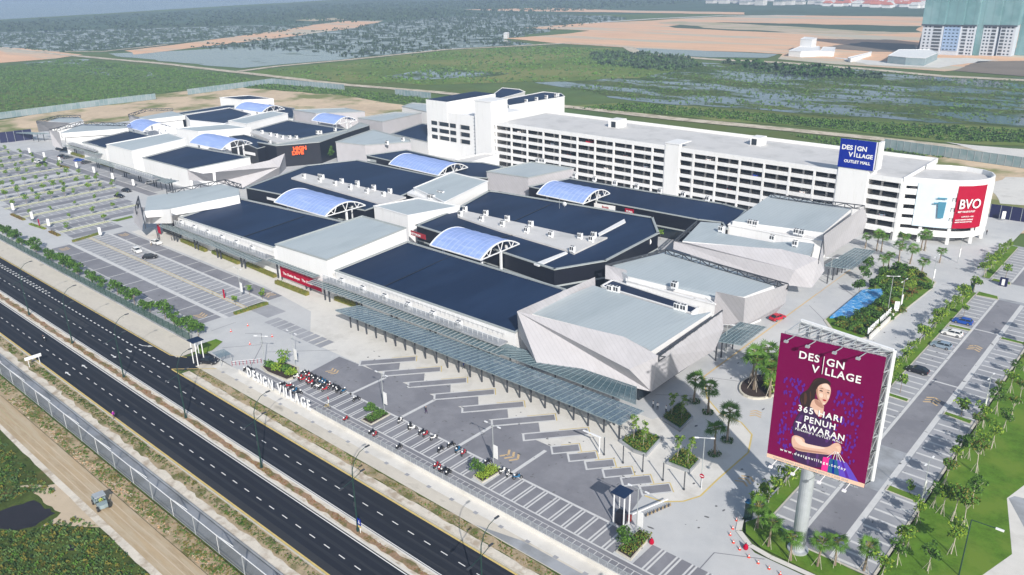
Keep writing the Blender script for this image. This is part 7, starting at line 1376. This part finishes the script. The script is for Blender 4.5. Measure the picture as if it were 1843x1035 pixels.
for x in (-1.3, 1.3):
    for s in (-.85, .85): b = MB(); b.tube([(x, s-.14, .45), (x, s+.14, .45)], .46, 14); wo = b.build('wheel', 'tyre', E); b = MB(); b.tube([(x, s-.15, .45), (x, s+.15, .45)], .2, 8); b.build('rim', 'rim', wo)
person('person in a yellow green vest driving the open site buggy', (rc[0]+.2, rc[1], .15), -.12, 'yellow_green', 'khaki', 'sit')

# ============================================================ ROOF UNITS
AC = empty('ac_unit'); AC['category'] = 'ac unit'; b = MB(); b.box(-.75, .75, -.5, .5, .25, 1.9); b.box(-.65, -.5, -.4, .4, 0, .25); b.box(.5, .65, -.4, .4, 0, .25); b.build('casing', 'steel_white', AC)
for s in (-.37, .37): b = MB(); b.box(s-.28, s+.28, -.52, -.505, .75, 1.75); b.tube([(s, 0, 1.9), (s, 0, 2.0)], .3, 10); b.build('fan_grille', 'dark_steel', AC)
acs = [('on the gallery right of the white front block', 'steel', [(-161.0+8.4*i, 115.4, 5.95) for i in range(6)]), ('on the gallery left of the white front block', '', [(-243+8.1*i, 115.4, 5.95) for i in range(6)]),
 ('on the rear edge of the octagonal deck', '', [(-177.7, 177.2, 8.5), (-169.2, 177.9, 8.5), (-160.0, 177.6, 8.5), (-150.7, 177.8, 8.5), (-132.0, 177.3, 8.5), (-129.6, 180.6, 8.5)]), ('on the front edge of the octagonal deck', '', [(-175.1, 172.4, 8.5), (-166.2, 172.7, 8.5), (-157.4, 172.5, 8.5), (-147.6, 172.2, 8.5), (-139.5, 173.4, 8.5), (-126.6, 166.7, 8.5), (-127.9, 177.1, 8.5)]),
 ('on the deck of the left navy block, rear line', '', [(-251.9, 175.4, 8.5), (-250.4, 175.4, 8.5), (-239.4, 175.9, 8.5), (-230.5, 176.0, 8.5), (-221.8, 176.3, 8.5), (-232.2, 177.4, 8.5), (-222.7, 177.1, 8.5), (-214.2, 177.3, 8.5)]), ('on the deck of the left navy block, front line', '', [(-256.8, 171.7, 8.5), (-247.3, 172.0, 8.5), (-238.4, 172.1, 8.5), (-229.1, 171.7, 8.5), (-220.4, 172.1, 8.5), (-230.8, 173.0, 8.5), (-221.3, 172.9, 8.5), (-212.9, 173.2, 8.5)]),
 ('on the white terrace before the rear grey box', '', [(-196.3, 179.4, 8.9), (-194.9, 179.5, 8.9), (-197.3, 184.6, 8.9), (-195.9, 184.7, 8.9)]), ('on the big corner pavilion roof', '', [(-99.6, 145.7, 10.1), (-98.0, 146.0, 10.1), (-82.0, 146.0, 10.1), (-80.5, 146.1, 10.1)]),
 ('on the second pavilion roof', '', [(-90.0, 158.4, 9.5), (-89.9, 158.0, 9.5)]), ('on the third pavilion roof', '', [(-102.9, 205.3, 9.3), (-88.3, 207.1, 9.1), (-81.5, 206.5, 9.1)]), ('on the widest grey roof beside the car park', '', [(-99.1, 215.7, 9.5), (-97.5, 215.8, 9.5), (-85.2, 215.7, 9.5), (-83.5, 215.6, 9.5)]),
 ('behind the navy roof facing the car park', '', [(-178.0, 235.2, 8.2), (-169.0, 235.2, 8.2), (-159.6, 234.6, 8.2), (-151.0, 235.3, 8.2), (-141.5, 235.0, 8.2), (-132.9, 235.8, 8.2), (-124.0, 236.0, 8.2)]), ('on the low black shop roofs', '', [(-324.4, 201.0, 8.6), (-326.3, 228.4, 8.6), (-325.1, 229.3, 8.6), (-325.9, 238.4, 8.6), (-325.9, 212.6, 8.8), (-322.9, 214.2, 8.8)]),
 ('on the grey ribbed box of the inner court', '', [(-274.3, 227.3, 10), (-274.9, 236.9, 10)]), ('on the navy topped hall behind the car park', '', [(-258.7, 302.4, 20.2), (-259.0, 310.5, 20.2), (-259.2, 318.4, 20.2), (-259.2, 326.0, 20.2), (-259.4, 327.7, 20.2)]), ('on the grey roofed box by the car park', '', [(-198.7, 238.7, 10.4), (-197.5, 239.1, 10.4), (-196.0, 239.1, 10.4)]),
 ('on the service deck of the small left navy roof', '', [(-349.5, 213.0, 8.6), (-340.7, 212.0, 8.6), (-335.7, 212.0, 8.6), (-329.6, 211.1, 8.6)])]
for where, _, ps in acs:
    for i, p in enumerate(ps): place(AC, p, 0, 'white roof unit %s, %s from left' % (where, nth(i, len(ps))) if len(ps) > 1 else 'white roof unit '+where, 'roof units '+where, .92)
E = empty('satellite_dish', (-156.9, 202.1, 8.1), 0, 'white round dish on the eight sided navy roof', 'dish'); b = MB(); b.ball((0, 0, 1), .8, sz=(1, .4, .9)); b.build('dish', 'steel_white', E); b = MB(); b.bar((0, 0, 0), (0, 0, 1), .12); b.build('stand', 'steel', E)
E = empty('antenna', (-156.9, 199.4, 8.1), 0, 'thin antenna mast on the eight sided navy roof', 'antenna'); b = MB(); b.bar((0, 0, 0), (0, 0, 4), .08); b.build('mast', 'steel', E)

# ============================================================ MARSH, MANGROVE AND SCRUB
def tufts(name, poly, N, rmin, rmax, m, seed, z=-.3, nq=14, flat_=.6, clump=None, label=None):
    rg = np.random.default_rng(seed); P_ = np.array([(p[0], p[1]) for p in poly]); x0, y0 = P_.min(0); x1, y1 = P_.max(0); pts = []
    if clump: cc = np.stack([rg.uniform(x0, x1, clump[0]), rg.uniform(y0, y1, clump[0])], 1)
    while len(pts) < N:
        if clump and rg.random() < .9: c = cc[rg.integers(len(cc))]; q = c+rg.normal(0, clump[1], 2)*np.array([1.8, .8])
        else: q = np.array([rg.uniform(x0, x1), rg.uniform(y0, y1)])
        if inside(q[0], q[1], P_): pts.append(q)
    pts = np.array(pts); tv = []
    T_T = []
    for k in range(4):
        q = rg.normal(0, 1, (nq, 3)); q /= np.linalg.norm(q, axis=1)[:, None]; q *= rg.uniform(.5, 1, (nq, 1)); q[:, 2] = np.abs(q[:, 2])*flat_*1.3
        a = rg.normal(0, 1, (nq, 3)); a /= np.linalg.norm(a, axis=1)[:, None]; b_ = np.cross(a, rg.normal(0, 1, (nq, 3))); b_ /= np.linalg.norm(b_, axis=1)[:, None]; s = .42
        T_T.append(np.stack([q-a*s, q-b_*s, q+a*s, q+b_*s], 1).reshape(-1, 3))
    kk = rg.integers(0, 4, N); sz = rg.uniform(rmin, rmax, N)*rg.uniform(.6, 1.2, N)
    V_ = np.stack([T_T[k] for k in kk])*sz[:, None, None]; V_[:, :, 0] += pts[:, 0, None]; V_[:, :, 1] += pts[:, 1, None]; V_[:, :, 2] += z+sz[:, None]*.15
    V_ = V_.reshape(-1, 3); nf = N*nq; me = bpy.data.meshes.new(name); me.vertices.add(len(V_)); me.vertices.foreach_set('co', V_.astype(np.float32).ravel()); me.loops.add(nf*4); me.loops.foreach_set('vertex_index', np.arange(nf*4, dtype=np.int32)); me.polygons.add(nf); me.polygons.foreach_set('loop_start', np.arange(0, nf*4, 4, dtype=np.int32)); me.polygons.foreach_set('loop_total', np.full(nf, 4, dtype=np.int32))
    ms = m if isinstance(m, (list, tuple)) else [m]
    for q in ms: me.materials.append(MATS[q])
    if len(ms) > 1: me.polygons.foreach_set('material_index', np.repeat(rg.integers(0, len(ms), N), nq).astype(np.int32))
    me.update(); me.validate(); o = bpy.data.objects.new(name, me); sc.collection.objects.link(o); o['kind'] = 'stuff'
    if label: o['label'] = label
    return o
MG = [(-1475, 449, 0), (-1396, 602, 0), (-1271, 757, 0), (-1192, 844, 0), (-1096, 735, 0), (-1026, 508, 0), (-1012, 445, 0), (-1033, 384, 0), (-1182, 368, 0)]
tufts('mangrove', MG, 1300, 1.3, 3.0, 'leaf_far', 1, nq=7, clump=(700, 9), flat_=.32)
tufts('mangrove', [(-1138, 954, 0), (-1172, 1258, 0), (-898, 1290, 0), (-821, 1229, 0), (-767, 989, 0), (-711, 787, 0), (-630, 751, 0), (-668, 662, 0), (-681, 532, -1.42109e-14), (-784, 552, 0), (-884, 523, 0), (-974, 502, 0), (-1034, 693, 0)], 2000, 1.4, 3.4, 'leaf_far', 2, nq=7, clump=(1000, 10), flat_=.34)
LM = ['leaf_marsh', 'leaf_marsh_dark', 'leaf_marsh', 'leaf_mid']
tufts('undergrowth', [(-913, 261, 0), (-929, 355, 0), (-660, 382, 0), (-582.3, 359.7, 0), (-590.2, 330.5, 0), (-597.7, 281.2, 0), (-597.9, 241.1, 0), (-583.6, 192.5, 0), (-570.1, 156.3, 0)], 9000, .5, 1.5, LM, 3, nq=9, clump=(500, 7), flat_=.6)
tufts('undergrowth', [(-658, 389, 0), (-651, 495, 0), (-650, 627, 0), (-607, 723, 0), (-517, 745, 0), (-407, 658, 0), (-355.9, 627.9, 0), (-357.5, 553.9, 0), (-417.9, 484.1, 0), (-456.3, 438.2, 0), (-531.9, 402.3, 0)], 2600, .5, 1.7, LM, 4, nq=9, clump=(120, 12), flat_=.6)
tufts('undergrowth', [(-502, 684, 1.42109e-14), (-493, 731, 0), (-399, 703, 0), (-357, 658, 0), (-362.9, 603.9, 0), (-439, 615, 0)], 600, 1.2, 3., ['leaf_far', 'leaf_marsh_dark'], 14, nq=12, clump=(50, 9), flat_=1.0)
tufts('reeds', [(-371.9, 473.9, 0), (-357.5, 553.9, 0), (-369, 671, 0), (-305.8, 690.8, 0), (-236.4, 706.5, 0), (-171.2, 683.8, 0), (-108.8, 698.7, 0), (-74.4, 504.9, 0), (-106.6, 495.9, 0), (-172.9, 472.2, 0), (-239.9, 466.8, 0), (-294.0, 456.6, 0)], 3800, .35, 1.0, LM, 5, nq=8, clump=(500, 8), flat_=.5)
tufts('bushes', [(-358, 689, 0), (-298.1, 695.9, 0), (-228.5, 684.0, 0), (-203.1, 658.3, 0), (-238.9, 642.3, 0), (-292.7, 641.3, 0)], 200, 1.8, 4.2, ['leaf_far', 'leaf_dark'], 6, nq=16, clump=(22, 6), flat_=.9)
tufts('undergrowth', [(-312.5, 404.0, 0), (-286.3, 444.7, 0), (-231.8, 451.6, 0), (-166.7, 456.2, 0), (-102.3, 478.3, 0), (-70.4, 482.6, 0), (-64.9, 451.7, 0), (-103.5, 432.8, 0), (-157.2, 431.7, 0), (-234.2, 422.9, 0)], 4200, .4, 1.3, ['leaf_mid', 'leaf_marsh', 'leaf_marsh_dark', 'leaf_mid'], 7, nq=10, clump=(200, 6), flat_=.6)
tufts('undergrowth', [(-593.7, 351.9, 0), (-500.2, 377.8, 0), (-432.9, 383.3, 0), (-363.9, 378.0, 0), (-348.7, 362.1, 0), (-402.6, 356.0, 0), (-483.0, 354.8, 0), (-569.6, 337.1, 0)], 1500, .4, 1.5, LM, 8, nq=10, clump=(80, 7), flat_=.6)
tufts('undergrowth', [(-169.7, 405.0, 0), (-121.7, 409.0, 0), (-56.9, 406.9, 0), (-55.3, 397.6, 0), (-92.3, 391.1, 0), (-140.4, 388.3, 0)], 900, .4, 1.2, LM, 9, nq=10, clump=(50, 6), flat_=.6)
tufts('coastal_trees', [(-1872, 594, 0), (-1928, 1444, 0), (-1455, 2088, 0), (-1061, 2021, 0), (-1049, 1507, 0), (-1154, 981, 0), (-1261, 825, 0), (-1519, 479, 0)], 3000, 3, 7, 'leaf_far', 10, nq=6, clump=(400, 60), flat_=.4)
tufts('scrub', [(-180, 5), (-60, 5), (-60, 34.8), (-122, 34.8), (-125.5, 31.5), (-126, 28), (-130, 23.4), (-137, 23.4), (-137, 31.5), (-132, 34), (-180, 34)], 17000, .14, .42, ['leaf_marsh', 'leaf_marsh_dark', 'leaf_marsh', 'leaf_olive', 'leaf_dark', 'leaf_marsh_dark', 'leaf_olive', 'leaf_mid'], 11, z=-.1, nq=11, clump=(700, 1.6), flat_=1.)
tufts('weeds', [(-230, 40.7), (-85, 40.7), (-85, 43.5), (-230, 43.5)], 3200, .09, .3, ['leaf_mid', 'leaf_olive', 'khaki', 'leaf_marsh'], 12, z=-.06, nq=9, clump=(170, .9), flat_=.9)
tufts('weeds', [(-230, 49.4), (-60, 49.4), (-60, 51), (-230, 51)], 2600, .08, .26, ['leaf_mid', 'leaf_olive', 'leaf_dark'], 13, z=-.01, nq=8, clump=(150, .8), flat_=.7)
tufts('weeds', [(-157, 71.4), (-40, 71.4), (-40, 72.8), (-157, 72.8)], 1500, .07, .22, ['leaf_olive', 'leaf_mid', 'khaki'], 15, z=0, nq=8, clump=(90, .7), flat_=.6)
tufts('weeds', [(-260, 60.0), (-40, 60.0), (-40, 61.1), (-260, 61.1)], 1900, .06, .17, ['khaki', 'leaf_olive', 'leaf_russet'], 16, z=.1, nq=8, clump=(120, .7), flat_=.6)
tufts('rubble', [(-175, 40.6), (-85, 40.6), (-85, 42.2), (-175, 42.2)], 900, .07, .2, ['verge_sand', 'earth', 'earth_pale'], 17, z=-.05, nq=7, clump=(90, .6), flat_=.5)
# ============================================================ HAZE
b = MB(); b.box(-9200, 3600, -3200, 14200, -1.4, 135); hz = b.build('haze', 'pale_ink'); hz['kind'] = 'stuff'
m = bpy.data.materials.new('haze_air'); m.use_nodes = True; n = m.node_tree.nodes; n.remove(n['Principled BSDF']); pv = n.new('ShaderNodeVolumePrincipled')
pv.inputs['Color'].default_value = (.54, .72, 1.0, 1); pv.inputs['Density'].default_value = .00027; pv.inputs['Anisotropy'].default_value = 0.0
m.node_tree.links.new(pv.outputs[0], n['Material Output'].inputs['Volume']); hz.data.materials.clear(); hz.data.materials.append(m)
# prototypes that were never placed are dropped
for pr in BT+YT+HT+LT+BB+PM+PN+[SL, BP, LP, TOT, CN, AC]+list(SHR.values())+list(MO.values()):
    if pr.name not in used:
        for c in list(pr.children_recursive): bpy.data.objects.remove(c)
        bpy.data.objects.remove(pr)
